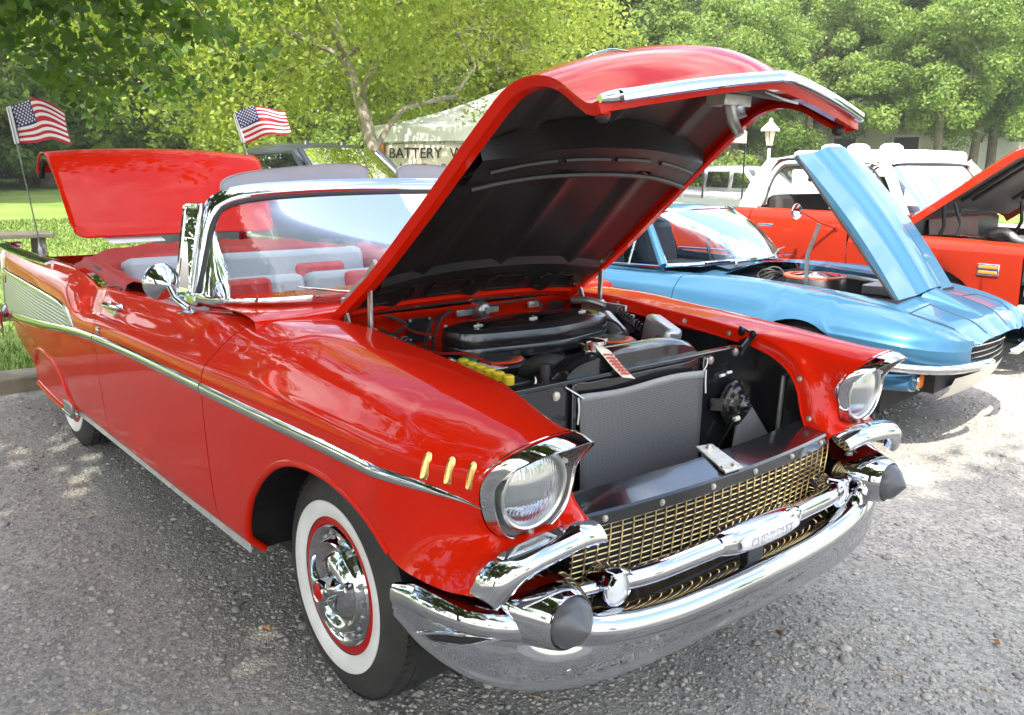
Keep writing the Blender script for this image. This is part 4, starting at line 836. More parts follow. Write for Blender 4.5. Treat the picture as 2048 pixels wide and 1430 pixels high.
hd = np.concatenate([np.array([(-1.0, -.792, 1.05), (-1.004, -.770, 1.15), (-1.006, -.748, 1.25), (-1.004, -.730, 1.300)]), cr(HK[1:], 30)+np.array([-.020, 0, .016])])
hd = cr(np.concatenate([hd, (hd[::-1][1:]*np.array([1, -1, 1]))]), 140); 
cw_ = np.array([0, 0, 1.15]); out_ = hd-np.array([-1.35, 0, 1.15]); 
mb = MB(); sweep(mb, hd, [(.020, -.030), (.026, -.006), (.024, .014), (.012, .028), (-.012, .032), (-.016, -.02)], out_, scale=np.clip(.62+.38*(hd[:, 2]-1.25)/.10, .62, 1)); mb.build('windshield_frame', M_chrome, ws, auto=60)
lw = np.concatenate([cr(BK, 40), cr(BK, 40)[::-1][1:]*np.array([1, -1, 1])])+np.array([0, 0, -.010]); ol = lw-np.array([-1.3, 0, 0]); ol[:, 2] = .4
mb = MB(); sweep(mb, lw, [(.030, -.014), (.026, .004), (.008, .014), (-.006, .016), (-.01, -.012)], ol); mb.build('sill_moulding', M_chrome, ws, auto=60)
for s in (-1, 1):
    # pillar foot and vent window
    mb = MB(); box(mb, (-1.0, s*.800, 1.035), (.10, .045, .05)); mb.build('pillar_foot', M_chrome, ws, bevel=.012)
    fr = np.array([(-1.035, s*.806, 1.045), (-1.145, s*.815, 1.040), (-1.135, s*.765, 1.355), (-1.035, s*.745, 1.360)]); vw = MB()
    P = resample(np.concatenate([fr, fr[:1]]), 40, closed=True); tube(vw, P, .0075, 6, closed=True); vo = vw.build('vent_window', M_chrome, doors[(s+1)//2], auto=50)
    mb = MB(); box(mb, (-1.085, s*.757, 1.352), (.085, .010, .016)); mb.build('vent_header', M_chrome, vo, bevel=.003)
    mb = MB(); mb.add(fr, [(0, 1, 2, 3)]); mb.build('vent_glass', M_glass, vo, smooth=False)
    mb = MB(); tube(mb, [(-1.035, s*.812, 1.030), (-1.2, s*.832, 1.020), (-1.3, s*.838, 1.012)], [.014, .010, .004], 8); mb.build('belt_moulding', M_chrome, vo)
    # sun visor swung above the header
    mb = MB(); q = superell(.30, .055, 3.4, 40); tl_ = 1.440; G = []
    for dx, k in ((-.006, .97), (-.010, 1.), (.010, 1.), (.006, .97)): G.append([(-1.035+dx-.10*b*0, s*.37+a*k, tl_+.012*(a*-s/.3)+b*k+.014*(a*-s)/.3) for a, b in q])
    grid(mb, np.array(G), cv=True, cap0=True, cap1=True); mb.build('sun_visor', M_silv, ws, auto=40)
mb = MB(); tube(mb, [(-.93, 0, 1.42), (-.96, 0, 1.36)], .006, 8); q = superell(.10, .028, 3, 24); G = [[(-.97+dx, a*k, 1.34+b*k) for a, b in q] for dx, k in ((-.012, .9), (-.008, 1), (.008, 1), (.02, .6))]; grid(mb, np.array(G), cv=True, cap0=True, cap1=True); mb.build('rear_view_mirror', M_chrome, ws)
# wiper pivots
for y in (-.33, .33):
    mb = MB(); lathe(mb, [(1.04, .022), (1.055, .020), (1.065, .010), (1.065, 0)], 'z', (-.56, y, .004), 16); tube(mb, [(-.56, y, 1.064), (-.60, y-.12, 1.078), (-.63, y-.26, 1.10)], [.006, .004, .003], 6); mb.build('wiper', M_chrome, ws)
# door mirror
mb = MB(); mc = np.array([-.965, -.925, 1.108]); ax = np.array([-.93, -.10, .10]); ax /= np.linalg.norm(ax)
prf = [(-.062, 0), (-.060, .006), (-.040, .030), (-.016, .055), (-.003, .064), (.003, .064), (.004, .060)]
u_ = np.cross(ax, (0, 0, 1)); u_ /= np.linalg.norm(u_); w_ = np.cross(u_, ax); a = np.linspace(0, 2*math.pi, 36, endpoint=False)
grid(mb, np.array([[mc+ax*p+r*(math.cos(t_)*u_+math.sin(t_)*w_) for t_ in a] for p, r in prf]), cv=True); mr = mb.build('door_mirror', M_chrome, doors[0], auto=50)
mb = MB(); tube(mb, [mc+ax*-.05, (-.88, -.912, 1.060), (-.842, -.885, 1.028)], [.008, .010, .013], 10); tube(mb, [(-.89, -.892, 1.006), (-.84, -.884, 1.020), (-.80, -.876, 1.016)], [.010, .022, .010], 12, sy=.5); mb.build('mirror_arm', M_chrome, mr)
# ---- interior: tub, seats, dash, wheel
mb = MB(); grid(mb, np.array([[(x, y, z) for y, z in ((-.765, .97), (-.74, .60), (-.70, .34), (.70, .34), (.74, .60), (.765, .97))] for x in np.linspace(-.66, -2.55, 10)])); mb.build('cabin_tub', M_redv, car, smooth=False)
def cushion(name, mat, c, s, rot=0, parent=car, r=.03):
    m_ = MB(); box(m_, (0, 0, 0), s); return m_.build(name, mat, parent, bevel=r, loc=c, rot=(0, rot, 0))
st = bpy.data.objects.new('front_seat', None); COL.objects.link(st); st.parent = car
cushion('seat_base', M_redseat, (-1.42, 0, .58), (.55, 1.36, .20), 0, st)
for y in (-.34, .34):
    cushion('seat_back', M_silv, (-1.735, y, .80), (.12, .665, .40), R(-12), st, .04); cushion('seat_panel', M_redseat, (-1.690, y*1.0, .80), (.10, .30, .395), R(-12), st, .03)
rs = bpy.data.objects.new('rear_seat', None); COL.objects.link(rs); rs.parent = car
cushion('seat_base', M_redseat, (-2.15, 0, .58), (.45, 1.2, .20), 0, rs); cushion('seat_back', M_silv, (-2.33, 0, .85), (.14, 1.30, .40), R(-12), rs, .04)
for y in (-.36, .36): cushion('seat_panel', M_redseat, (-2.285, y, .80), (.12, .30, .36), R(-12), rs, .03)
mb = MB(); grid(mb, np.array([[(-.66, y, 1.035), (-.80, y, 1.020), (-.86, y, .985), (-.84, y, .86), (-.80, y, .74)] for y in np.linspace(-.74, .74, 9)])); mb.build('dashboard', M_redv, car)
mb = MB(); a = np.linspace(0, 2*math.pi, 40, endpoint=False); tube(mb, np.stack([-1.12-.09*np.sin(a)*0-.05*np.sin(a), .36+.205*np.cos(a), .96+.195*np.sin(a)], 1), .011, 8, closed=True); tube(mb, [(-1.12, .16, .96), (-1.10, .36, .95), (-1.12, .56, .96)], .010, 8); tube(mb, [(-1.10, .36, .95), (-.85, .36, .88)], .02, 10); mb.build('steering_wheel', M_redseat, car)
# ---- folded-top boot
mb = MB(); G = []
for y in np.linspace(-1, 1, 33):
    e = abs(y)**6; row = []
    for t_, (x, z) in zip(np.linspace(0, 1, 9), ((-2.40, .985), (-2.405, 1.02), (-2.43, 1.045), (-2.50, 1.048), (-2.60, 1.052), (-2.76, 1.052), (-2.92, 1.044), (-3.02, 1.020), (-3.06, .975))):
        bow = .03*(1-y*y); row.append((x+.02*math.sin(y*9)*.3-.06*e*(t_-.5)*2*-1+(.10*abs(y)**3 if t_ < .3 else 0), y*(.775-.03*t_), z+bow-.10*e*(1-.2*t_)+.006*math.sin(y*23+x*11)))
    G.append(row)
grid(mb, np.array(G)); bo_ = mb.build('top_boot', M_redv, car, auto=70)
for s in (-1, 1):
    mb = MB(); G = []
    for x in np.linspace(-1.78, -2.50, 14):
        k = (x+1.78)/(-.72); G.append([(x, s*(.815-.0*k), .965+.01*math.sin(k*9)), (x, s*(.80), 1.00+.03*k), (x, s*(.775), 1.012+.045*k), (x, s*(.73), 1.00+.05*k+.004*math.sin(k*20)), (x-.01, s*.70, .95+.06*k), (x-.02, s*.69, .82)])
    grid(mb, np.array(G)); mb.build('boot_flap', M_redv, bo_, auto=70)
    mb = MB(); G = [[(x, s*.845, float(pch(X_, ZC_, x))+.004), (x, s*.815, float(pch(X_, ZC_, x))+.008), (x, s*.80, float(pch(X_, ZC_, x))-.006)] for x in np.linspace(-1.90, -2.36, 14)]; grid(mb, np.array(G)); mb.build('quarter_belt', M_chrome, quarters[(s+1)//2])
    mb = MB(); tube(mb, [(-1.82, s*.80, .975), (-2.0, s*.79, .985), (-2.2, s*.78, 1.02), (-2.32, s*.775, 1.028)], .018, 8, sy=.6); mb.build('top_iron', M_blkm, quarters[(s+1)//2])
mb = MB(); [bolt(mb, (-3.00, y, 1.028+.03*(1-(y/.75)**2)), (0, 0, 1), .007, .004) for y in np.linspace(-.6, .6, 7)]; mb.build('boot_snap', M_chrome, bo_)
# ---- trunk: deck opening and raised lid
mb = MB(); mb.add([(-2.95, -.74, .93), (-2.95, .74, .93), (-3.25, .74, .93), (-3.25, -.74, .93), (-4.18, -.76, .905), (-4.18, .76, .905), (-4.18, .60, .905), (-3.25, .60, .93), (-4.18, -.60, .905), (-3.25, -.60, .93)], [(0, 1, 2, 3), (3, 9, 8, 4), (7, 2, 5, 6)]); mb.build('rear_deck', M_red, car, smooth=False)
mb = MB(); grid(mb, np.array([[(x, -.60, .92), (x, -.60, .55), (x, .60, .55), (x, .60, .92)] for x in (-3.25, -4.15)])); mb.build('trunk_well', M_dark, car, smooth=False)
LC = cr(np.array([(-3.36, 0, 1.075), (-3.39, 0, 1.115), (-3.45, 0, 1.23), (-3.52, 0, 1.36), (-3.60, 0, 1.48), (-3.66, 0, 1.535), (-3.74, 0, 1.553), (-3.83, 0, 1.535), (-3.90, 0, 1.48), (-3.93, 0, 1.43)]), 44)
G = []
for i, p in enumerate(LC):
    u = i/43; wd = .602+.045*min(1, u/.6)+.0*u; row = []
    for v in np.linspace(-1, 1, 41):
        yv = wd*np.sign(v)*(abs(v)); cn_ = .045*(1-abs(v)**2.2); rd = .03*max(0, abs(v)-.93)/.07 if u < .08 else 0
        row.append(p+np.array([cn_*(.9-u*.5), yv, cn_*(.15+.75*u)+rd]))
    G.append(row)
mb = MB(); LG = np.array(G); grid(mb, LG); tl = mb.build('trunk_lid', M_red, car, solid=.006, auto=50)
mb = MB(); grid(mb, (LG[2:-1, 2:-2]*1.0+np.array([-.035, 0, -.012]))); mb.build('lid_inner_panel', M_blkm, tl)
mb = MB(); e = LG[18:, 0]; tube(mb, e+np.array([-.03, .03, -.02]), .022, 8); mb.build('lid_edge', M_blkm, tl)
mb = MB(); mb.add([(-3.30, -.42, 1.045), (-3.30, -.12, 1.050), (-3.40, -.14, 1.095), (-3.40, -.46, 1.085)], [(0, 1, 2, 3)]); mb.build('lid_insulation', M_white, tl, solid=.004, smooth=False)

# paper tag hanging from the radiator cap
tg = MB(); G = []
for k, (x, z) in enumerate(((.352, 1.006), (.362, .992), (.374, .972), (.384, .950), (.396, .930), (.410, .912))):
    w = .019 if k == 0 else .0265; G.append([(x+.002*math.sin(q*3+k), -.150+.030*k*.45+q*w, z-.006*q) for q in (-1, -.5, 0, .5, 1)])
grid(tg, np.array(G)); tgo = tg.build('paper_tag', M_card, None, solid=.0012); tag(tgo, 'cream paper tag with red print hanging from the radiator cap', 'tag')
mb = MB()
for r_ in range(7):
    f = .30+.095*r_; x = .352+.058*f+.0022; z = 1.006-.094*f+.001; y = -.150+.0135*5*f
    for c_ in range(7): box(mb, (x+.0006, y-.017+.0056*c_, z+.0016*c_*-.6+.003), (.0012, .0034, .0075))
o = mb.build('tag_print', plain('tag_red_ink', (.55, .06, .05), .7), tgo, smooth=False); o['kind'] = 'stuff'
mb = MB(); tube(mb, cr(np.array([(.352, -.150, 1.004), (.345, -.145, 1.012), (.335, -.140, 1.008)]), 8), .0015, 5); mb.build('tag_wire', M_zinc, tgo)

# small under-hood clutter: leads, clamps, brackets
M_lead = plain('grey_lead', (.05, .05, .05), .5, vary=.2); M_copper = plain('brass_fitting', (.40, .26, .10), .35, .8, vary=.2); M_rwire = plain('red_wire', (.35, .01, .01), .5)
for P, r, m_ in (([(-.02, -.33, .86), (.06, -.30, .88), (.12, -.26, .85), (.16, -.20, .83)], .005, M_lead), ([(-.06, -.34, .84), (-.14, -.33, .90), (-.26, -.36, .92), (-.40, -.40, .95)], .005, M_lead), ([(.10, -.34, .93), (.02, -.36, .95), (-.10, -.40, .94), (-.30, -.44, .96)], .0045, M_rwire), ([(.20, .10, .90), (.24, .20, .93), (.22, .32, .92), (.10, .40, .93)], .006, M_lead), ([(-.30, .30, .93), (-.20, .34, .96), (-.05, .33, .97), (.06, .28, .95)], .005, M_lead), ([(.18, -.05, .87), (.22, .05, .92), (.26, .12, .94)], .010, M_rub), ([(-.49, -.28, .97), (-.38, -.30, .955), (-.25, -.26, .95)], .004, M_rwire), ([(-.35, -.44, .98), (-.15, -.47, .97), (.10, -.49, .955), (.30, -.50, .93)], .006, M_lead)):
    mb = MB(); tube(mb, cr(np.array(P), 20), r, 6); mb.build('ignition_lead', m_, bay)
for c_, n_3, r in (((.27, -.245, .95), (.5, -.3, .6), .029), ((.13, -.23, .872), (.5, -.3, .8), .029)):
    a = np.linspace(0, 2*math.pi, 20, endpoint=False); n_3 = V3(n_3)/np.linalg.norm(n_3); u = np.cross(n_3, (0, 0, 1.)); u /= np.linalg.norm(u); w = np.cross(n_3, u); mb = MB(); tube(mb, np.array([V3(c_)+r*(math.cos(t_)*u+math.sin(t_)*w) for t_ in a]), .004, 5, closed=True); mb.build('hose_clamp', M_zinc, rad)
mb = MB(); tube(mb, [(-.04, -.36, .885), (.02, -.32, .885), (.06, -.30, .875)], [.012, .016, .010], 10); mb.build('brass_fitting', M_copper, bay)
mb = MB(); lathe(mb, [(.80, .05), (.90, .05), (.905, .04), (.93, .038), (.935, .02), (.935, 0)], 'z', (-.40, .30, .02), 24); mb.build('brake_reservoir', M_steel, bay)
for y, z in ((-.40, .95), (-.32, .80), (.22, .90), (.48, .95), (-.05, .92)): mb = MB(); bolt(mb, (-.535, y, z), (1, 0, 0), .006, .006); mb.build('firewall_bolt', M_zinc, fw)
for k in range(26): mb = MB(); box(mb, (.358, -.285+k*.0228, .70), (.006, .003, .36)); mb.build('core_fin', M_dark, rad)
# ================================================================== SETTING
def smooth(a, b, x): t = np.clip((np.asarray(x, float)-a)/(b-a), 0, 1); return t*t*(3-2*t)
def gz(x, y): return -.16*smooth(9.5, 18, y)+1.05*smooth(25, 40, y)+.55*smooth(8, 42, -np.asarray(x, float))*(1-smooth(9.5, 18, y))
def fast_mesh(name, v, f, mat, parent=None, smooth_=False):
    """v (n,3) and f (m,k) equal-size faces, quick to build"""
    me = bpy.data.meshes.new(name); v = np.ascontiguousarray(v, np.float32); f = np.ascontiguousarray(f, np.int32); k = f.shape[1]
    me.vertices.add(len(v)); me.vertices.foreach_set('co', v.ravel()); me.loops.add(f.size); me.loops.foreach_set('vertex_index', f.ravel())
    me.polygons.add(len(f)); me.polygons.foreach_set('loop_start', np.arange(0, f.size, k, dtype=np.int32)); me.polygons.foreach_set('loop_total', np.full(len(f), k, np.int32))
    if smooth_: me.polygons.foreach_set('use_smooth', np.ones(len(f), bool))
    me.update(calc_edges=True)
    for m in (mat if isinstance(mat, (list, tuple)) else [mat]): me.materials.append(m)
    o = bpy.data.objects.new(name, me); COL.objects.link(o); o.parent = parent; return o
def gravel_mat():
    m, t, b = nmat('gravel'); N = t.nodes; L = t.links; setp(b, rough=.9, spec=.25)
    g = N.new('ShaderNodeNewGeometry'); P = g.outputs['Position']
    vo = N.new('ShaderNodeTexVoronoi'); vo.inputs['Scale'].default_value = 75; L.new(P, vo.inputs['Vector'])
    v2 = N.new('ShaderNodeTexVoronoi'); v2.inputs['Scale'].default_value = 150; L.new(P, v2.inputs['Vector'])
    n = N.new('ShaderNodeTexNoise'); n.inputs['Scale'].default_value = 1.3; n.inputs['Detail'].default_value = 7; n.inputs['Roughness'].default_value = .65; mpg = N.new('ShaderNodeMapping'); mpg.inputs['Scale'].default_value = (.45, 1.25, 1); L.new(P, mpg.inputs[0]); L.new(mpg.outputs[0], n.inputs['Vector'])
    r = N.new('ShaderNodeValToRGB'); e = r.color_ramp.elements; e[0].position = .30; e[0].color = (.235, .218, .186, 1); e[1].position = .72; e[1].color = (.36, .33, .28, 1)
    x = e.new(.52); x.color = (.31, .29, .25, 1); L.new(n.outputs[0], r.inputs[0])
    hs = N.new('ShaderNodeSeparateColor'); L.new(vo.outputs['Color'], hs.inputs[0])
    mr = N.new('ShaderNodeMapRange'); mr.inputs[3].default_value = .72; mr.inputs[4].default_value = 1.32; L.new(hs.outputs[0], mr.inputs[0])
    mm = N.new('ShaderNodeMix'); mm.data_type = 'RGBA'; mm.blend_type = 'MULTIPLY'; mm.inputs[0].default_value = 1; L.new(r.outputs[0], mm.inputs[6]); L.new(mr.outputs[0], mm.inputs[7]); L.new(mm.outputs[2], b.inputs['Base Color'])
    ad = N.new('ShaderNodeMath'); ad.operation = 'ADD'; L.new(vo.outputs['Distance'], ad.inputs[0]); L.new(v2.outputs['Distance'], ad.inputs[1])
    bp = N.new('ShaderNodeBump'); bp.inputs['Strength'].default_value = .5; bp.inputs['Distance'].default_value = .006; bp.invert = True
    L.new(ad.outputs[0], bp.inputs['Height']); L.new(bp.outputs[0], b.inputs['Normal']); return m
M_gravel = gravel_mat()
def island_mat(name, cols, rough=.85, trans=0., spec=.3, scale=0.):
    """colour picked per loose piece, with optional light passing through (leaves, blades)"""
    m, t, b = nmat(name); N = t.nodes; L = t.links; g = N.new('ShaderNodeNewGeometry')
    r = N.new('ShaderNodeValToRGB'); e = r.color_ramp.elements; e[0].color = (*cols[0], 1); e[1].color = (*cols[-1], 1); e[0].position = 0
    for k, c in enumerate(cols[1:-1]): x = e.new((k+1)/(len(cols)-1)); x.color = (*c, 1)
    src = g.outputs['Random Per Island']
    if scale:
        n = N.new('ShaderNodeTexNoise'); n.inputs['Scale'].default_value = scale; n.inputs['Detail'].default_value = 3; L.new(g.outputs['Position'], n.inputs['Vector'])
        a = N.new('ShaderNodeMath'); a.operation = 'MULTIPLY_ADD'; a.inputs[1].default_value = .45; L.new(src, a.inputs[0])
        s_ = N.new('ShaderNodeMath'); s_.operation = 'MULTIPLY_ADD'; s_.inputs[1].default_value = 1.5; s_.inputs[2].default_value = -.48; L.new(n.outputs[0], s_.inputs[0]); L.new(s_.outputs[0], a.inputs[2]); src = a.outputs[0]
    L.new(src, r.inputs[0]); L.new(r.outputs[0], b.inputs['Base Color']); setp(b, rough=rough, spec=spec)
    if trans:
        tr = N.new('ShaderNodeBsdfTranslucent'); ms = N.new('ShaderNodeMixShader'); ms.inputs[0].default_value = trans
        hv = N.new('ShaderNodeHueSaturation'); hv.inputs['Value'].default_value = 1.35; hv.inputs['Hue'].default_value = .485; hv.inputs['Saturation'].default_value = 1.1; L.new(r.outputs[0], hv.inputs['Color']); L.new(hv.outputs[0], tr.inputs[0])
        L.new(b.outputs[0], ms.inputs[1]); L.new(tr.outputs[0], ms.inputs[2]); L.new(ms.outputs[0], N['Material Output'].inputs[0])
    return m
# ground sheet to the horizon
def sheet(name, x0, x1, y0, y1, nx, ny, mat, lift, kind='structure', edge=None):
    xs = np.linspace(-1, 1, nx); ys = np.linspace(-1, 1, ny)
    X = x0+(x1-x0)*(xs*.5+.5); Y = y0+(y1-y0)*(ys*.5+.5); P = np.stack(np.meshgrid(X, Y, indexing='ij'), 2)
    Z = gz(P[..., 0], P[..., 1])+lift; v = np.concatenate([P, Z[..., None]], 2).reshape(-1, 3); f = np.array(gridf(nx, ny)); o = fast_mesh(name, v, f, mat, None, True); tag(o, kind=kind); return o
sheet('gravel_lot', -140, 120, -120, 200, 131, 161, M_gravel, 0)
def lawn_mat():
    m, t, b = nmat('lawn'); N = t.nodes; L = t.links; setp(b, rough=.9, spec=.2); g = N.new('ShaderNodeNewGeometry'); P = g.outputs['Position']
    n = N.new('ShaderNodeTexNoise'); n.inputs['Scale'].default_value = .35; n.inputs['Detail'].default_value = 8; n.inputs['Roughness'].default_value = .7; L.new(P, n.inputs['Vector'])
    w = N.new('ShaderNodeTexNoise'); w.inputs['Scale'].default_value = 22; w.inputs['Detail'].default_value = 5; L.new(P, w.inputs['Vector'])
    a = N.new('ShaderNodeMath'); a.operation = 'MULTIPLY_ADD'; a.inputs[1].default_value = .6; L.new(w.outputs[0], a.inputs[0]); L.new(n.outputs[0], a.inputs[2])
    r = N.new('ShaderNodeValToRGB'); e = r.color_ramp.elements; e[0].position = .45; e[0].color = (.075, .13, .022, 1); e[1].position = 1.0; e[1].color = (.22, .26, .075, 1); x = e.new(.75); x.color = (.13, .20, .04, 1)
    L.new(a.outputs[0], r.inputs[0]); L.new(r.outputs[0], b.inputs['Base Color'])
    bp = N.new('ShaderNodeBump'); bp.inputs['Strength'].default_value = .8; bp.inputs['Distance'].default_value = .03; L.new(w.outputs[0], bp.inputs['Height']); L.new(bp.outputs[0], b.inputs['Normal']); return m
M_lawn = lawn_mat()
o = sheet('lawn', -120, -4.62, -70, 9.5, 60, 50, M_lawn, .022)
o = sheet('lawn', -120, 60, 27.5, 150, 60, 60, M_lawn, .025)
# timber kerb between lot and lawn
M_kerb = plain('weathered_kerb', (.21, .175, .12), .9, vary=.35, vscale=7, bump=.6, bscale=40)
for k in range(5):
    mb = MB(); L_ = 2.4; y0 = -7.2+k*L_; G = []
    for y in np.linspace(y0+.012, y0+L_-.012, 16):
        j = rng.normal(0, .004, 4); G.append([(-4.36+j[0], y, -.02), (-4.36+j[1], y, .085+j[1]), (-4.385, y, .105+j[2]), (-4.60, y, .108+j[3]), (-4.63, y, .08), (-4.63, y, -.02)])
    mb = grid(mb, np.array(G), cap0=True, cap1=True); kb = mb.build('timber_kerb', M_kerb, None, auto=50); tag(kb, kind='structure')
# gravel stones (uncountable): low-poly pebbles bedded in the lot
M_stone = island_mat('stones', [(.20, .192, .178), (.26, .25, .232), (.315, .298, .272), (.365, .340, .295), (.43, .40, .34), (.25, .24, .222)], .85, 0, .3)
def ico():
    p = (1+5**.5)/2; v = np.array([(-1, p, 0), (1, p, 0), (-1, -p, 0), (1, -p, 0), (0, -1, p), (0, 1, p), (0, -1, -p), (0, 1, -p), (p, 0, -1), (p, 0, 1), (-p, 0, -1), (-p, 0, 1)], float)
    f = np.array([(0, 11, 5), (0, 5, 1), (0, 1, 7), (0, 7, 10), (0, 10, 11), (1, 5, 9), (5, 11, 4), (11, 10, 2), (10, 7, 6), (7, 1, 8), (3, 9, 4), (3, 4, 2), (3, 2, 6), (3, 6, 8), (3, 8, 9), (4, 9, 5), (2, 4, 11), (6, 2, 10), (8, 6, 7), (9, 8, 1)]); return v/np.linalg.norm(v[0]), f
def scatter_stones(pts, size, mat, name):
    iv, jf = ico(); n = len(pts); s = size[:, None]*rng.uniform(.75, 1.25, (n, 3))*np.array([1, 1, .55]); a = rng.uniform(0, 6.28, n); jit = iv[None]*(1+rng.normal(0, .16, (n, 12, 1)))
    q = jit*s[:, None, :]; c, si = np.cos(a)[:, None], np.sin(a)[:, None]; q = np.stack([q[..., 0]*c-q[..., 1]*si, q[..., 0]*si+q[..., 1]*c, q[..., 2]], 2)
    v = (q+pts[:, None, :]).reshape(-1, 3); f = (jf[None]+np.arange(n)[:, None, None]*12).reshape(-1, 3); o = fast_mesh(name, v, f, mat); tag(o, kind='stuff'); return o
n = 78000; d = 1.1+7.0*rng.random(n)**1.25; az = YAW+R(40)*(rng.random(n)*2-1); px = CP[0]+d*np.cos(az); py = CP[1]+d*np.sin(az); keep = (px > -4.3)
px, py, d = px[keep], py[keep], d[keep]; sz = rng.lognormal(math.log(.0044), .42, len(px))*(1+.05*d)
dens = np.array([mnoise.noise((a*1.7, b*1.7, 3.1)) for a, b in zip(px, py)]); keep = (dens+rng.normal(0, .25, len(px))) > -.28
px, py, sz = px[keep], py[keep], sz[keep]
o = scatter_stones(np.stack([px, py, sz*.12], 1), np.clip(sz, .002, .022), M_stone, 'gravel_stones'); tag(o, label='small grey and tan stones strewn over the gravel lot', cat='gravel')
# straw and dead leaves
M_straw = plain('dry_straw', (.42, .30, .14), .8, vary=.2); M_leafd = island_mat('dead_leaf', [(.22, .10, .03), (.34, .17, .06), (.16, .07, .03)], .8)
mb = MB()
for _ in range(46):
    x, y = rng.uniform(-3.6, 1.9), rng.uniform(-2.4, 1.6); a = rng.uniform(0, 6.28); L_ = rng.uniform(.04, .14); c = np.array([x, y, .012]); dv = np.array([math.cos(a), math.sin(a), 0])*L_/2; bend = np.array([-dv[1], dv[0], 0])*rng.uniform(-.4, .4)
    tube(mb, [c-dv, c+bend+np.array([0, 0, .004]), c+dv], .0012, 4)
o = mb.build('straw', M_straw); tag(o, 'loose strands of dry straw on the gravel', 'straw', kind='stuff')
mb = MB()
for _ in range(70):
    x, y = rng.uniform(-4.2, 1.9), rng.uniform(-2.4, 1.2); a = rng.uniform(0, 6.28); s = rng.uniform(.010, .026); c, sn = math.cos(a)*s, math.sin(a)*s
    mb.add([(x-c, y-sn, .012), (x-sn*.5, y+c*.5, .020), (x+c, y+sn, .012), (x+sn*.5, y-c*.5, .016)], [(0, 1, 2, 3)])
o = mb.build('fallen_leaves', M_leafd, smooth=False); tag(o, 'small brown fallen leaf scraps on the gravel', 'leaves', kind='stuff')
# grass blades on the near lawn
M_blade = island_mat('grass_blades', [(.050, .095, .015), (.085, .15, .026), (.13, .20, .045), (.18, .22, .07)], .7, .35, .3)
n = 46000; bx_ = -4.63-16*rng.random(n)**1.6; by_ = rng.uniform(-3.2, 4.2, n); h = rng.uniform(.03, .075, n); a = rng.uniform(0, 6.28, n); w = h*.09+.0012*np.abs(bx_+4.6)*.5; le = rng.normal(0, .35, (n, 2))*h[:, None]
z0 = gz(bx_, by_)+.018; A = np.stack([bx_-np.cos(a)*w, by_-np.sin(a)*w, z0], 1); B = np.stack([bx_+np.cos(a)*w, by_+np.sin(a)*w, z0], 1); T_ = np.stack([bx_+le[:, 0], by_+le[:, 1], z0+h], 1)
o = fast_mesh('grass', np.stack([A, B, T_], 1).reshape(-1, 3), np.arange(3*n).reshape(n, 3), M_blade); tag(o, 'short mown green grass blades on the lawn', 'grass', kind='stuff')

# ------------------------------------------------------------------ trees
M_bark = plain('bark', (.13, .105, .08), .9, vary=.4, vscale=5, bump=1., bscale=22)
M_barkp = plain('pale_bark', (.24, .21, .16), .85, vary=.35, vscale=4, bump=.8, bscale=18)
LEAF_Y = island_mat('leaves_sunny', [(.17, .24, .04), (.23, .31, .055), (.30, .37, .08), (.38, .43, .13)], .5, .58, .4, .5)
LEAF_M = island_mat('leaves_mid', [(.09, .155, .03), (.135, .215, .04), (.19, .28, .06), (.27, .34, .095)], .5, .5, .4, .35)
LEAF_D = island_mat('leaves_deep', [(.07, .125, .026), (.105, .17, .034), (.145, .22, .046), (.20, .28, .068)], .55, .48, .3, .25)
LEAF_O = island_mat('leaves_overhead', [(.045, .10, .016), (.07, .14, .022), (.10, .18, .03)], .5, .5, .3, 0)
def leaf_cloud(centers, radii, per, size, rs, flat=.35, outward=.6, broad=.62, fine=False):
    """leaf-sized kites spread through clumps: centers (k,3), radii (k,3)"""
    k = len(centers); per = np.broadcast_to(per, (k,)); idx = np.repeat(np.arange(k), per); n = len(idx)
    d = rs.normal(size=(n, 3)); d /= np.linalg.norm(d, axis=1)[:, None]; rr = rs.random(n)**(1/2.2); p = centers[idx]+d*rr[:, None]*radii[idx]
    nrm = d*outward+np.array([0, 0, .55])+rs.normal(0, .55, (n, 3)); nrm /= np.linalg.norm(nrm, axis=1)[:, None]
    t = np.cross(nrm, rs.normal(size=(n, 3))); t /= np.linalg.norm(t, axis=1)[:, None]; t[:, 2] -= .35; t /= np.linalg.norm(t, axis=1)[:, None]; b = np.cross(nrm, t); s = size*rs.uniform(.6, 1.3, n)[:, None]
    if fine:
        w = s*broad; v = np.stack([p-t*s*.5, p+b*w*.34-t*s*.30+nrm*s*.05, p+b*w*.50+nrm*s*.07, p+b*w*.26+t*s*.26+nrm*s*.02, p+t*s*.55-nrm*s*.12, p-b*w*.26+t*s*.26+nrm*s*.02, p-b*w*.50+nrm*s*.07, p-b*w*.34-t*s*.30+nrm*s*.05], 1); return v.reshape(-1, 3), np.arange(8*n).reshape(n, 8)
    v = np.stack([p-t*s*.5, p+b*s*broad*.5-t*s*.05+nrm*s*.08, p+t*s*.5-nrm*s*.10, p-b*s*broad*.5-t*s*.05+nrm*s*.08], 1)
    return v.reshape(-1, 3), np.arange(4*n).reshape(n, 4)
def limb(mb, p0, p1, r0, r1, rs, wob=.12, n=7, seg=7):
    p0, p1 = V3(p0), V3(p1); L = np.linalg.norm(p1-p0); t = np.linspace(0, 1, n)[:, None]; P = p0*(1-t)+p1*t; off = rs.normal(0, wob*L*.25, (n, 3)); off[0] = 0; off[-1] = 0
    off = (off+np.roll(off, 1, 0))/2; off[0] = 0; P = P+off*np.sin(np.pi*t)+np.array([0, 0, .06*L])*np.sin(np.pi*t); tube(mb, P, np.linspace(r0, r1, n), seg); return P
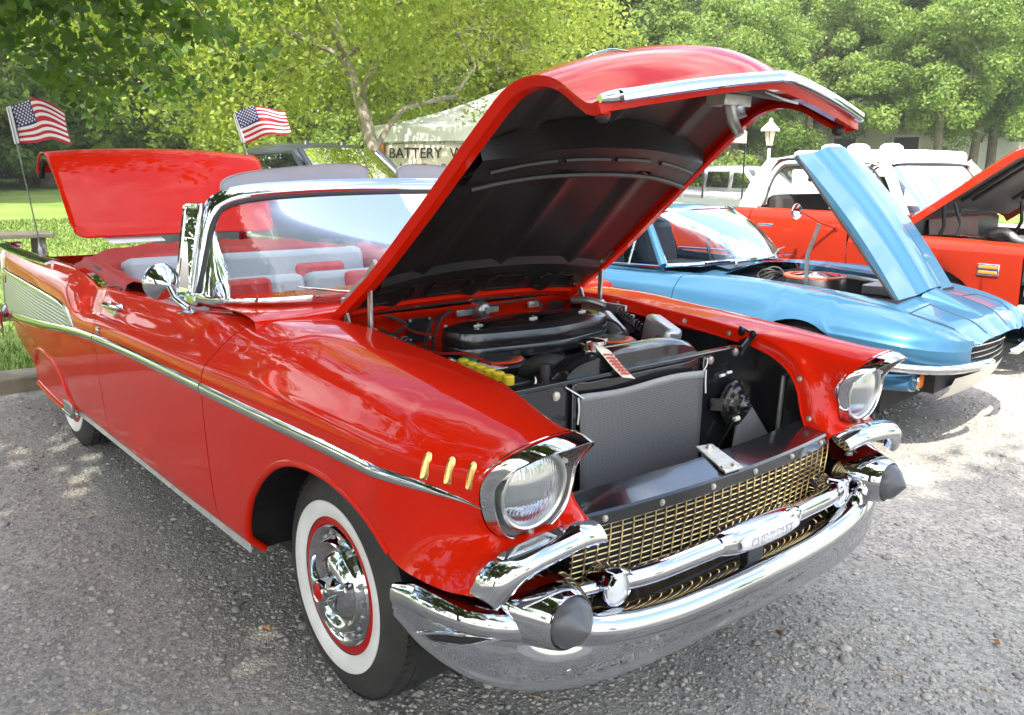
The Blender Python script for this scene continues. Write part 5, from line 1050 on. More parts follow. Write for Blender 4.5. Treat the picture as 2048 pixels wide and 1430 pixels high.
def make_tree(name, H, crown_r, crown_z0, nclump, per, leaf, lsize, bark, seed, trunk_r=.22, lean=(0, 0), nlimb=9, squash=.9, droop=0., skirt=0., multi=1, fine=False):
    rs = np.random.default_rng(seed); root = empty(name); mb = MB(); tops = []
    for mtr in range(multi):
        off = V3((rs.normal(0, .35), rs.normal(0, .35), 0)) if multi > 1 else V3((0, 0, 0)); ln = V3((lean[0]+(rs.normal(0, .5) if multi > 1 else 0), lean[1]+(rs.normal(0, .5) if multi > 1 else 0), H*.66))
        P = limb(mb, off, off+ln, trunk_r, trunk_r*.35, rs, .06, 10, 10); tube(mb, [off+V3((0, 0, -.15)), off+V3((0, 0, .05)), off+V3((0, 0, .5))], [trunk_r*1.6, trunk_r*1.3, trunk_r*1.0], 10, cap=False); tops.append(P)
    C = []; Rr = []
    for k in range(nlimb):
        P = tops[k % multi]; a = 6.283*k/nlimb+rs.normal(0, .3); u = rs.uniform(.30, .98); st = P[int(u*(len(P)-1))]; zz = crown_z0+(H-crown_z0)*(.10+.75*u*rs.uniform(.7, 1.1)); rr = crown_r*rs.uniform(.55, .95)*math.sqrt(max(.12, 1-((zz-(crown_z0+H)/2)/((H-crown_z0)*.56))**2))
        en = V3((lean[0]*u+rr*math.cos(a), lean[1]*u+rr*math.sin(a), zz)); Q = limb(mb, st, en, trunk_r*.42*(1.2-u*.6), trunk_r*.06, rs, .25, 9, 6)
        for _ in range(3):
            i = rs.integers(3, 9); e2 = Q[i]+rs.normal(0, crown_r*.22, 3)*V3((1, 1, .7)); limb(mb, Q[i], e2, trunk_r*.10, trunk_r*.03, rs, .25, 5, 5); C.append(e2)
        C.append(en)
    C = np.array(C); extra = nclump-len(C)
    d = rs.normal(size=(max(extra, 1), 3)); d /= np.linalg.norm(d, axis=1)[:, None]; u = rs.random(len(d))**.42; cc = V3((lean[0]*.7, lean[1]*.7, (crown_z0+H)/2)); E = cc+d*u[:, None]*V3((crown_r, crown_r, (H-crown_z0)*.5))
    if droop: E[:, 2] -= droop*(np.linalg.norm(E[:, :2]-cc[:2], axis=1)/crown_r)**2
    C = np.concatenate([C, E]); C[:, 2] = np.maximum(C[:, 2], crown_z0+.1-skirt*rs.random(len(C))); R_ = np.stack([rs.uniform(.10, .24, len(C))*crown_r]*3, 1)*V3((1, 1, squash))
    # some twigs from inside to clumps
    mb.build('trunk', bark, root, auto=60)
    v, f = leaf_cloud(C, R_, per, lsize, rs, fine=fine); fast_mesh('crown', v, f, leaf, root)
    return root
def put(o, x, y, rz=0, s=1., dz=0.): o.location = (x, y, float(gz(x, y))+dz-.03); o.rotation_euler = (0, 0, rz); o.scale = (s, s, s); return o
def at_px(px, d):
    a = YAW-math.atan2(px-1024, 1748.6); r = d/ math.cos(math.atan2(px-1024, 1748.6))*math.cos(math.atan2(px-1024, 1748.6)); return CP[0]+d*math.cos(a), CP[1]+d*math.sin(a)
# large sunny tree with leaning pale trunk beside the canopy
x, y = at_px(806, 15.6)
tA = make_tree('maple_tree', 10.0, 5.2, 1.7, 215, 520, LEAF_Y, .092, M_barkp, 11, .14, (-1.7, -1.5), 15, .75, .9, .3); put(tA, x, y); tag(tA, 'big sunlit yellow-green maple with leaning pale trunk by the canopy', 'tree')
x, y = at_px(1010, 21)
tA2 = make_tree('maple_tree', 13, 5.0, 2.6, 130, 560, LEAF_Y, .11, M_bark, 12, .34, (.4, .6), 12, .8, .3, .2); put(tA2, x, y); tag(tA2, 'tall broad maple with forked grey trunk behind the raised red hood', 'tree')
# rounded maples on the right-hand lawn
tB = make_tree('maple_tree', 9.2, 3.9, 1.0, 110, 540, LEAF_M, .145, M_bark, 21, .21, (.2, .1), 11, .8, .5, .2, 2)
tC = make_tree('maple_tree', 8.6, 3.6, .8, 100, 540, LEAF_M, .145, M_bark, 22, .20, (-.3, .2), 11, .8, .4, .2)
tD = make_tree('maple_tree', 12.5, 4.6, 1.5, 120, 520, LEAF_M, .155, M_bark, 23, .21, (.5, -.3), 12, .85, .4, .3)
mids = [(tB, 1432, 40, 0, 1., 'double-trunked maple on the mown lawn just beside the lamp post'), (tC, 1478, 43, 1., .95, 'slim maple with a flared trunk foot standing in a leafy ring'), (tC, 1600, 47, 2.2, 1.25, 'maple behind the white camper trailer roof'), (tC, 1852, 41, .6, 1.05, 'rounded maple on the lawn between camper and raised truck hood'), (tD, 1918, 44, 0, 1., 'first of two close-set dark straight trunks before the pale house'), (tD, 1952, 46, 2.4, 1.05, 'second of two close-set dark straight trunks before the pale house'), (tD, 1730, 50, 4., 1.1, 'tall maple rising behind the white pickup roof'), (tB, 2080, 50, 1.2, 1.25, 'shady maple in front of the right end of the pale house')]
seen = set()
for o, px_, d, rz, s, lab in mids:
    q = o if o.name not in seen else copy_tree(o); seen.add(o.name); x, y = at_px(px_, d); put(q, x, y, rz, s); tag(q, lab, 'tree', 'maples on the far lawn')
# woodland edge
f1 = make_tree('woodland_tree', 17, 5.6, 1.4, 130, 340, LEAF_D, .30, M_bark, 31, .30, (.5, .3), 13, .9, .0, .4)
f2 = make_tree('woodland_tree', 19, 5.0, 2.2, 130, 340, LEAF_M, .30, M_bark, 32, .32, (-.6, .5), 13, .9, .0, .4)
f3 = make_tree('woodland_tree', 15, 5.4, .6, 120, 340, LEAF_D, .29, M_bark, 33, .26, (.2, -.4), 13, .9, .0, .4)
wl = {0: 'dense deep-green tree in the woodland edge behind the lawn', 1: 'tall lighter-green tree in the woodland edge behind the lawn', 2: 'low-skirted deep-green tree in the woodland edge behind the lawn'}
rs = np.random.default_rng(5); used = set()
for k, px_ in enumerate(list(np.linspace(-420, 2500, 22))+list(np.linspace(-300, 2400, 15))):
    j = int(rs.integers(0, 3)) if not (px_ > 1100) else (1 if k % 2 else int(rs.integers(0, 3))); src = (f1, f2, f3)[j]; q = src if src.name not in used else copy_tree(src); used.add(src.name)
    d = rs.uniform(46, 56) if k < 22 else rs.uniform(62, 76)
    if px_ < 520: d -= 7
    if px_ > 1300: d += 30
    x, y = at_px(px_+rs.normal(0, 25), d); put(q, x, y, rs.uniform(0, 6.28), rs.uniform(.85, 1.15)*(1.25 if k >= 22 else 1)); tag(q, wl[j], 'tree', 'woodland edge trees')
# trees all round the lot behind the photographer (they show in the paint and chrome)
for k, a in enumerate(np.radians([178, 192, 206, 219, 233, 247, 262, 278, 295, 315, 338, 2, 25, 48, 70, 88])):
    d = (30 if k < 7 else 52)+rs.uniform(-5, 5); src = (f1, f2, f3)[k % 3]; q = copy_tree(src); put(q, CP[0]+d*math.cos(a), CP[1]+d*math.sin(a), rs.uniform(0, 6), rs.uniform(.75, 1.0)*(1 if k < 7 else .8)); tag(q, wl[k % 3].replace('behind the lawn', 'across the car park'), 'tree', 'trees across the car park')
# the shade tree whose limbs hang over the convertible
def shade_tree():
    rs = np.random.default_rng(77); root = empty('shade_tree', (3.0, -6.6, 0)); o_ = V3((3.0, -6.6, 0)); mb = MB(); P = limb(mb, (0, 0, -.1), (.1, .5, 6.0), .30, .16, rs, .05, 10, 12); C = []; Rr = []
    def vis(p):   # keep clear of the view except the drooping spray at the upper left
        q = p-CP; z = q@_f; 
        if z < .3: return False
        px = 1024+1748.6*(q@_r2)/z; py = 715-1748.6*(q@_u2)/z; return (-150 < px < 2200) and (-60 < py < 1500)
    # crown clumps: spread over the area it shades
    limb1 = [(-1.2, .6, 4.6), (-2.9, 1.9, 4.9), (-4.6, 3.6, 4.4), (-5.9, 4.9, 3.6)]; tube(mb, cr(np.array([P[-3]]+limb1), 28), np.linspace(.11, .025, 28), 8)
    C = []; Rr = []
    for k in range(760):
        z = rs.uniform(4.4, 9.2); xs = rs.uniform(-6.6, 5.4); ys = rs.uniform(-6.5, 1.75 if xs < .7 else 3.6)
        if mnoise.noise((xs*.55, ys*.55, 7.7)) > .46: continue
        e = V3((xs+.425*z, ys-.625*z, z))-o_; C.append(e); Rr.append(rs.uniform(.40, .85))
        if k % 9 == 0: limb(mb, P[rs.integers(4, 10)], e, .06, .010, rs, .2, 8, 6)
    C = np.array(C); keep = np.array([not (vis(c+o_-V3((0, 0, r_*.7))) or vis(c+o_-_r2*r_) or vis(c+o_+_r2*r_) or vis(c+o_)) for c, r_ in zip(C, Rr)]); C = C[keep]; Rr = np.array(Rr)[keep]
    v, f = leaf_cloud(C, np.stack([Rr, Rr, Rr*.6], 1), 170, .135, rs, outward=.2, broad=.8, fine=True); vs_ = [v]; fs_ = [f]; nv = len(v)
    # drooping spray of leafy twigs, upper left of the view
    root_pts = cr(np.array(limb1), 24)
    def spray(p0, p1, r, nl, size):
        nonlocal nv
        Q = limb(mb, p0, p1, r, .003, rs, .15, 9, 5); Cs = []; Rs = []
        for q in Q[1:]:
            for _ in range(3): Cs.append(q+rs.normal(0, .16, 3)+V3((0, 0, -.08))); Rs.append(rs.uniform(.12, .26))
        Cs = np.array(Cs); Rs = np.array(Rs); v, f = leaf_cloud(Cs, np.stack([Rs, Rs, Rs*.7], 1), nl, size, rs, outward=.15, broad=.85, fine=True); vs_.append(v); fs_.append(f+nv); nv += len(v)
    for tgt, d in SPRAY:
        u, w = tgt; ray = _f+_r2*(u-1024)/1748.6-_u2*(w-715)/1748.6; e = CP+ray*d-o_; st = root_pts[int(np.argmin(np.linalg.norm(root_pts-e, axis=1)))]; spray(st, e, .016, 20, .070)
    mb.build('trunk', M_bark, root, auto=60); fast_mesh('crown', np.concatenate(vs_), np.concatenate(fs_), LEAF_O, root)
    return tag(root, 'broad shade tree whose leafy limbs hang over the red convertible', 'tree')
SPRAY = [((30, 60), 5.6), ((140, 90), 5.4), ((230, 60), 5.8), ((330, 100), 6.0), ((420, 50), 6.2), ((470, 110), 5.6), ((520, 20), 6.2), ((180, 165), 6.2), ((300, 10), 5.2), ((130, 20), 5.0), ((600, -30), 6.4), ((380, 150), 6.4), ((20, -10), 5.2), ((220, 120), 5.0)]
shade = shade_tree()
# ================================================================== BLUE COUPE
M_blue = paint('blue_metallic', (.040, .125, .215), .34, .25)
cp_ = empty('blue_coupe', (-.835, 3.19, 0), R(5.66)); tag(cp_, 'metallic blue sports coupe with forward-tilted hood beside the convertible', 'car')
CX = [-3.43, -3.2, -2.6, -2.0, -1.5, -1.0, -.72, -.45, -.2, .1, .4, .6, .75, .88, .955, .98]
def cc(v, x): return float(pch(CX, v, x))
cW = [.70, .82, .88, .89, .885, .88, .878, .878, .88, .885, .882, .865, .83, .74, .60, .50]
cKz = [.70, .70, .68, .66, .655, .65, .65, .65, .65, .652, .648, .635, .62, .605, .592, .588]     # crease height
cPa = [.50, .60, .68, .72, .74, .74, .70, .67, .66, .655, .65, .64, .62, .56, .46, .40]         # fender peak half width
cPz = [.78, .86, .92, .90, .85, .845, .852, .862, .862, .842, .805, .775, .742, .695, .632, .610]
cIa = [.30, .35, .45, .55, .62, .64, .60, .50, .46, .44, .44, .44, .42, .38, .32, .28]
cIz = [.80, .88, .93, .93, .86, .85, .855, .852, .84, .825, .80, .772, .735, .690, .630, .609]
cCz = [.80, .90, .96, .96, .88, .87, .885, .895, .87, .850, .822, .790, .745, .697, .634, .612]
cBz = [.45, .30, .22, .20, .20, .20, .20, .20, .20, .22, .30, .44, .475, .495, .515, .525]
cBa = [.55, .70, .78, .80, .80, .80, .80, .80, .80, .80, .78, .74, .68, .58, .46, .40]
def csec(x, zlo=None, n=40, inner=False):
    W, kz, pa, pz, ia, iz, cz, bz, ba = (cc(v, x) for v in (cW, cKz, cPa, cPz, cIa, cIz, cCz, cBz, cBa))
    C = [(ba, bz), (.5*(ba+W)+.02, .5*(bz+kz)-.04), (W-.012, kz-.05), (W, kz-.008), (W, kz), (W-.008, kz+.012), (W-.030, kz+.05), (.55*W+.45*pa+.02, .45*kz+.55*pz+.02), (.3*W+.7*pa, pz-.012), (pa, pz), (.5*(pa+ia), .5*(pz+iz)-.008), (ia, iz)]
    C += [(ia*.5, .5*(iz+cz)+.004), (.0, cz)]
    C = np.array(C); Q = np.concatenate([2*C[:1]-C[1:2], C, 2*C[-1:]-C[-2:-1]]); m = len(C)-1; v = np.linspace(0, m-1e-9, n*2); i = v.astype(int); t = (v-i)[:, None]; p0, p1, p2, p3 = Q[i], Q[i+1], Q[i+2], Q[i+3]
    s = .5*((2*p1)+(-p0+p2)*t+(2*p0-5*p1+4*p2-p3)*t**2+(-p0+3*p1-3*p2+p3)*t**3)
    if inner:
        k = int(np.argmax(s[:, 0] < ia-.002) or len(s)-1); q = np.linspace(0, k, len(s)); s = np.stack([np.interp(q, np.arange(len(s)), s[:, j]) for j in (0, 1)], 1)
    if zlo is not None and zlo > s[0, 1]:
        k = int(np.argmax(s[:, 1] > zlo)); q = np.linspace(k, len(s)-1, len(s)); s = np.stack([np.interp(q, np.arange(len(s)), s[:, j]) for j in (0, 1)], 1)
    return s
def carch(x, x0, r=.355, zc=.33, h=.36):
    u = (x-x0)/r; return zc+h*math.sqrt(max(0, 1-u*u)) if abs(u) < 1 else None
HX0, HX1 = -.50, .56
def half_body(xs, inner, m, name, par, arch=None):
    P = []
    for x in xs:
        z = carch(x, arch) if arch is not None else None; s = csec(x, z, 40, inner); P.append(np.stack([np.full(len(s), x), -s[:, 0], s[:, 1]], 1))
    P = np.array(P); P = np.concatenate([P[:1]+np.array([0, .02, 0]), P, P[-1:]+np.array([0, .02, 0])]) if name == 'door' else P
    mb = MB(); grid(mb, P); 
    if inner: T = P[:, -1]; grid(mb, np.stack([T, T-np.array([0, 0, .04])], 1))
    return mb.build(name, M_blue, par, mirror=m, auto=38)
th = np.linspace(0, math.pi, 26)
xa = list(.18-.354*np.cos(th)); xr = list(-2.32-.354*np.cos(th))
for m in (False, True):
    half_body(sorted(list(np.linspace(-.655, -.50, 6))), False, m, 'cowl_side', cp_)
    fe = half_body(sorted(list(np.linspace(HX0, -.18, 6))+xa+list(np.linspace(.54, HX1, 3))), True, m, 'front_fender', cp_, .18)
    half_body(list(np.linspace(HX1, .98, 22)), False, m, 'nose', cp_)
    dr = half_body(list(np.linspace(-1.78, -.661, 20)), True, m, 'door', cp_)
    half_body(sorted(list(np.linspace(-3.43, -1.786, 20))+xr), False, m, 'rear_quarter', cp_, -2.32)
# belly, wheel wells, engine bay
mb = MB(); box(mb, (-1.25, 0, .28), (3.7, 1.3, .14)); box(mb, (.18, 0, .42), (.80, 1.66, .30)); box(mb, (-2.32, 0, .42), (.8, 1.66, .30)); mb.build('underbody', M_dark, cp_)
mb = MB(); mb.add([(-.50, -.47, .82), (.56, -.45, .80), (.56, .45, .80), (-.50, .47, .82), (-.50, -.47, .55), (.56, -.45, .55), (.56, .45, .55), (-.50, .47, .55)], [(4, 5, 6, 7), (0, 1, 5, 4), (1, 2, 6, 5), (2, 3, 7, 6), (3, 0, 4, 7)]); mb.build('engine_bay', M_dark, cp_, smooth=False)
mb = MB(); lathe(mb, [(.74, .19), (.835, .19), (.838, .185)], 'z', (-.12, -.04, 0), 40, cap=False); ac2 = mb.build('air_filter', M_alum, cp_)
mb = MB(); lathe(mb, [(.836, .193), (.846, .193), (.850, .185), (.850, .155)], 'z', (-.12, -.04, 0), 40, cap=False); mb.build('filter_rim', plain('filter_orange', (.62, .09, .04), .4, vary=.1), ac2)
mb = MB(); lathe(mb, [(.850, .155), (.856, .10), (.862, .03), (.866, 0)], 'z', (-.12, -.04, 0), 40, cap=False); mb.build('filter_lid', M_chrome, ac2)
for k in range(5):
    mb = MB(); a = np.linspace(0, 2*math.pi, 24); r = .06+.008*k; tube(mb, np.stack([-.40+r*np.cos(a)*.8, -.16+.02*k+r*np.sin(a), .80+.012*k+.02*np.sin(a*2+k)], 1), .007, 6, closed=False); mb.build('hose', M_rub, cp_)
mb = MB(); tube(mb, [(-.2, .10, .83), (.0, .22, .82), (.2, .25, .80)], .02, 8); box(mb, (.25, .12, .78), (.18, .2, .06)); mb.build('engine_trim', M_steel, cp_, bevel=.01)
# hood tipped forward, hinged at the nose
hb, ht = V3((.56, 0, .800)), V3((-.11, 0, 1.605)); nv = np.array([.77, 0, .64]); G = []; G2 = []
for u in np.linspace(0, 1, 26):
    row = []; row2 = []
    for v in np.linspace(-1, 1, 61):
        w = .43-.0*u; y = v*w; sw = .135+.03*u; st = .050*(1/(1+math.exp((abs(y)-sw)/.016))); pk = .010*(1-abs(y)/.43); bow = .030*math.sin(math.pi*u)
        tipb = -.04*(abs(v)**3)*u*0; p = hb*(1-u)+ht*u+nv*(st+pk+bow)+np.array([0, y, -.030*u*max(0, abs(v)-.4)]); row.append(p); row2.append(p-nv*.030)
    G.append(row); G2.append(row2)
mb = MB(); G = np.array(G); G2 = np.array(G2); grid(mb, G); grid(mb, np.stack([G[:, 0], G2[:, 0]], 1)); grid(mb, np.stack([G[:, -1], G2[:, -1]], 1)); hd2 = mb.build('hood', M_blue, cp_, auto=50)
mb = MB(); grid(mb, G2+np.array([0, 0, 0])); mb.build('hood_underside', M_blkm, hd2)
mb = MB(); tube(mb, [hb*(1-u)+ht*u-nv*.02+np.array([0, -.425, 0]) for u in np.linspace(.02, .98, 10)], .012, 6); mb.build('hood_seal', M_rub, hd2)
mb = MB(); sweep(mb, np.array([(-.02, -.36, .80), (-.02, -.38, 1.0), (.05, -.40, 1.19)]), [(.012, -.004), (.012, .004), (-.012, .004), (-.012, -.004)], (1, 0, 0)); mb.build('hood_prop', M_steel, cp_)
mb = MB(); box(mb, (-.06, -.30, 1.46), (.05, .05, .06)); mb.build('hood_catch', M_blkm, hd2, bevel=.01)
# stinger tail bulge on the nose
mb = MB(); G = []
for u in np.linspace(0, 1, 14):
    x = .575+.30*u; hgt = .046*(1-u)**1.2; wd = .14*(1-u*.82); G.append([(x, y*wd, cc(cCz, x)+.004+hgt*(math.cos(y*math.pi/2)**.6 if abs(y) < 1 else 0)-.03*(abs(y) >= 1)) for y in np.linspace(-1, 1, 15)])
grid(mb, np.array(G)); mb.build('nose_bulge', M_blue, cp_, auto=60)
# concealed-lamp panel seams
M_seam = plain('panel_seam', (.012, .03, .05), .6)
for s in (-1, 1):
    for a0, x0, x1 in ((.245, .66, .955), (.55, .665, .88)):
        mb = MB(); P = []
        for x in np.linspace(x0, x1, 14):
            ss_ = csec(x, None, 40); j = np.argsort(ss_[40:, 0]); a = a0*(1-.25*max(0, x-.8)/.15); P.append((x, s*a, float(np.interp(a, ss_[40:, 0][j], ss_[40:, 1][j]))+.002))
        tube(mb, P, .0028, 4); mb.build('lamp_panel_seam', M_seam, cp_)
    mb = MB(); x = .665; ss_ = csec(x, None, 40); j = np.argsort(ss_[40:, 0]); tube(mb, [(x, s*a, float(np.interp(a, ss_[40:, 0][j], ss_[40:, 1][j]))+.002) for a in np.linspace(.245, .55, 10)], .0028, 4); mb.build('lamp_panel_seam', M_seam, cp_)
# grille, bumpers, lamps, valance
mb = MB(); G = [[(.88-.22*y*y, y, .435), (.925-.35*y*y, y, .50), (.93-.35*y*y, y, .575)] for y in np.linspace(-.54, .54, 21)]; grid(mb, np.array(G)); gb = mb.build('grille_opening', M_dark, cp_)
for z in (.475, .505, .535):
    mb = MB(); tube(mb, [(.945-.36*y*y, y, z) for y in np.linspace(-.50, .50, 20)], .007, 6, sy=.6); mb.build('grille_bar', M_alum, gb)
mb = MB(); P = np.array([(.965-.40*y*y, y, .578) for y in np.linspace(-.52, .52, 22)]); tube(mb, P, .009, 6, up=(0, 0, 1), sy=.8); mb.build('grille_surround', M_chrome, gb)
for s in (-1, 1):
    P = cr(np.array([(.34, s*.905, .530), (.55, s*.895, .522), (.75, s*.84, .512), (.90, s*.69, .502), (.985, s*.45, .495), (1.01, s*.22, .492), (.99, s*.16, .492)]), 40)
    mb = MB(); sweep(mb, P, [(.026, -.012), (.024, .008), (.008, .020), (-.012, .018), (-.027, .004), (-.024, -.012)], (0, 0, 1), scale=np.minimum(1, .45+np.minimum(np.arange(40), np.arange(40)[::-1])/6)) if s < 0 else sweep(mb, P, [(.026, .012), (.024, -.008), (.008, -.020), (-.012, -.018), (-.027, -.004), (-.024, .012)], (0, 0, 1), scale=np.minimum(1, .45+np.minimum(np.arange(40), np.arange(40)[::-1])/6)); mb.build('front_bumper', M_chrome, cp_, auto=60)
    mb = MB(); G = [[(.50, s*(.62+q*.20), .40+p*.07) for q, p in superell(1, 1, 2.6, 20)], [(.78, s*(.64+q*.15), .415+p*.052) for q, p in superell(1, 1, 2.4, 20)]]; grid(mb, np.array(G), cv=True, cap1=True); po = mb.build('lamp_pod', M_blue, cp_, auto=50)
    mb = MB(); lathe(mb, [(.77, .050), (.792, .050), (.796, .044)], 'x', (0, s*.64, .415), 24, cap=False); mb.build('lamp_ring', M_chrome, po)
    mb = MB(); lathe(mb, [(.785, .044), (.80, .034), (.805, 0)], 'x', (0, s*.64, .415), 24, cap=False); mb.build('lamp_lens', M_amber, po)
mb = MB(); G = [[(.93-.20*y*y, y, .41), (.90-.20*y*y, y, .33), (.84-.2*y*y, y, .27)] for y in np.linspace(-.42, .42, 15)]; grid(mb, np.array(G)); mb.build('valance', M_alum, cp_, auto=60)
mb = MB(); box(mb, (.80, 0, .40), (.10, 1.2, .10)); mb.build('bumper_bracket', M_dark, cp_)
# greenhouse
M_bglass = glass('coupe_glass', (.80, .87, .87), 1.14)
Bq = cr(np.array([(-.80, -.70, .895), (-.70, -.62, .905), (-.60, -.42, .912), (-.555, 0, .915), (-.60, .42, .912), (-.70, .62, .905), (-.80, .70, .895)]), 30); Hq = cr(np.array([(-1.10, -.525, 1.205), (-1.06, -.47, 1.215), (-1.03, -.3, 1.225), (-1.02, 0, 1.228), (-1.03, .3, 1.225), (-1.06, .47, 1.215), (-1.10, .525, 1.205)]), 30)
mb = MB(); grid(mb, np.array([Bq*(1-t_)+Hq*t_+np.array([.02, 0, .03])*math.sin(math.pi*t_) for t_ in np.linspace(0, 1, 8)])); wsx = mb.build('windshield', M_bglass, cp_)
mb = MB(); lp_ = np.concatenate([Bq, Hq[::-1]]); tube(mb, resample(np.concatenate([lp_, lp_[:1]]), 90, True), .013, 8, closed=True); mb.build('windshield_frame', M_chrome, wsx)
mb = MB(); G = []
for x, hw, zt_, ze in ((-1.03, .50, 1.232, 1.215), (-1.10, .545, 1.250, 1.205), (-1.30, .56, 1.262, 1.205), (-1.55, .56, 1.260, 1.20), (-1.85, .55, 1.22, 1.16), (-2.2, .50, 1.13, 1.08), (-2.6, .40, 1.02, .97), (-2.95, .25, .93, .91)):
    G.append([(x, y*hw, ze+(zt_-ze)*(1-abs(y)**2.6)) for y in np.linspace(-1, 1, 21)])
grid(mb, np.array(G)); rf = mb.build('roof', M_blue, cp_, auto=60)
for s in (-1, 1):
    mb = MB(); tube(mb, [(-.82, s*.705, .89), (-.96, s*.62, 1.05), (-1.10, s*.535, 1.205), (-1.22, s*.55, 1.212)], [.030, .026, .024, .02], 8); tube(mb, [(-1.22, s*.55, 1.21), (-1.5, s*.56, 1.205), (-1.72, s*.57, 1.18)], .022, 8); mb.build('a_pillar', M_blue, rf)
    mb = MB(); G = [[(-1.66-.05*k, s*(.56+.15*(1-k)), .86+.35*k), (-2.3-.0*k, s*(.52+.18*(1-k)), .90+.19*k)] for k in np.linspace(0, 1, 6)]; grid(mb, np.array(G)); mb.build('sail_panel', M_blue, rf)
    mb = MB(); mb.add([(-.86, s*.695, .90), (-1.66, s*.72, .88), (-1.66, s*.57, 1.18), (-1.14, s*.545, 1.195)], [(0, 1, 2, 3)]); sg = mb.build('side_glass', M_bglass, cp_, smooth=False)
    mb = MB(); tube(mb, [(-1.10, s*.70, .885), (-1.10, s*.61, 1.08), (-1.14, s*.545, 1.19)], .010, 6); tube(mb, [(-.84, s*.70, .885), (-1.66, s*.725, .87)], .009, 6); mb.build('vent_frame', M_chrome, sg)
mb = MB(); box(mb, (-1.3, 0, .55), (1.3, 1.3, .5)); grid(mb, np.array([[(-.60, y, .90), (-.85, y, .885), (-.92, y, .80)] for y in np.linspace(-.62, .62, 7)])); mb.build('cabin', plain('dark_blue_vinyl', (.01, .03, .055), .5, vary=.2), cp_, smooth=False)
for y in (-.34, .34): 
    mb = MB(); box(mb, (0, 0, 0), (.12, .46, .46)); mb.build('seat_back', MATS['dark_blue_vinyl'], cp_, bevel=.05, loc=(-1.62, y, .86), rot=(0, R(-16), 0))
mb = MB(); a = np.linspace(0, 2*math.pi, 32, endpoint=False); tube(mb, np.stack([-1.02-.06*np.sin(a), .34+.19*np.cos(a), .90+.17*np.sin(a)], 1), .011, 8, closed=True); mb.build('steering_wheel', M_blkm, cp_)
mb = MB(); G = [[(-1.06+dx, -.02+p*k, 1.135+q*k) for p, q in superell(.095, .028, 3, 20)] for dx, k in ((0, .8), (.02, 1), (.03, .6))]; grid(mb, np.array(G), cv=True, cap0=True, cap1=True); tube(mb, [(-1.03, -.02, 1.15), (-1.0, -.02, 1.21)], .006, 6); mb.build('rear_view_mirror', M_steel, cp_)
for y, e in ((-.28, (-.66, .10, .955)), (.25, (-.66, .62, .95))):
    mb = MB(); tube(mb, [(-.50, y-.08, .905), (-.60, y+.08, .925), (-.64, y+.2, .94)], .008, 6); tube(mb, [(-.615, y+.02, .935), (-.68, y+.36, .945)], .006, 6); mb.build('wiper', M_steel, wsx)
mb = MB(); prism(mb, [(-.50, -.45, .880), (-.50, -.12, .893), (-.56, -.12, .903), (-.60, -.45, .893)], (0, 0, .003)); mb.build('cowl_vent', M_seam, cp_)
for x in (.18, -2.32):
    for s in (-1, 1):
        wv = bpy.data.objects.new('wheel', None); COL.objects.link(wv); wv.parent = cp_; wv.location = (x, s*.78, .335)
        mb = MB(); lathe(mb, [(s*-.19, .20), (s*-.18, .31), (s*-.15, .333), (s*-.03, .333), (s*-.0, .31), (s*.006, .26), (s*-.004, .20)], 'y', (0, 0, 0), 40, cap=False); mb.build('tyre', M_tyre, wv)
        mb = MB(); lathe(mb, [(s*-.02, .20), (s*-.01, .18), (s*-.03, .10), (s*.0, .05), (s*.0, 0)], 'y', (0, 0, 0), 32, cap=False); mb.build('rim', M_chrome, wv)
# show card on the dash (lies inside the windshield)
mb = MB(); prism(mb, [(-.70, .06, .955), (-.70, .28, .955), (-.80, .30, 1.105), (-.80, .08, 1.105)], (-.002, 0, -.001)); M_bluecard = plain('pale_blue_card', (.62, .72, .78), .7, vary=.04)
cdv = mb.build('show_card', M_bluecard, None, smooth=False); cdv.location = cp_.location; cdv.rotation_euler = cp_.rotation_euler; tag(cdv, 'pale blue printed show card behind the blue coupe windshield', 'card')
mb = MB()
for k in range(9):
    t_ = .12+.085*k; w = .16 if k not in (0, 8) else .09; c0 = V3((-.70, .17, .955))*(1-t_)+V3((-.80, .19, 1.105))*t_+np.array([.004, 0, .003]); box(mb, c0, (.001, w, .004))
tl2 = mb.build('card_print', plain('card_ink', (.12, .14, .18), .7), cdv, smooth=False); tl2['kind'] = 'stuff'

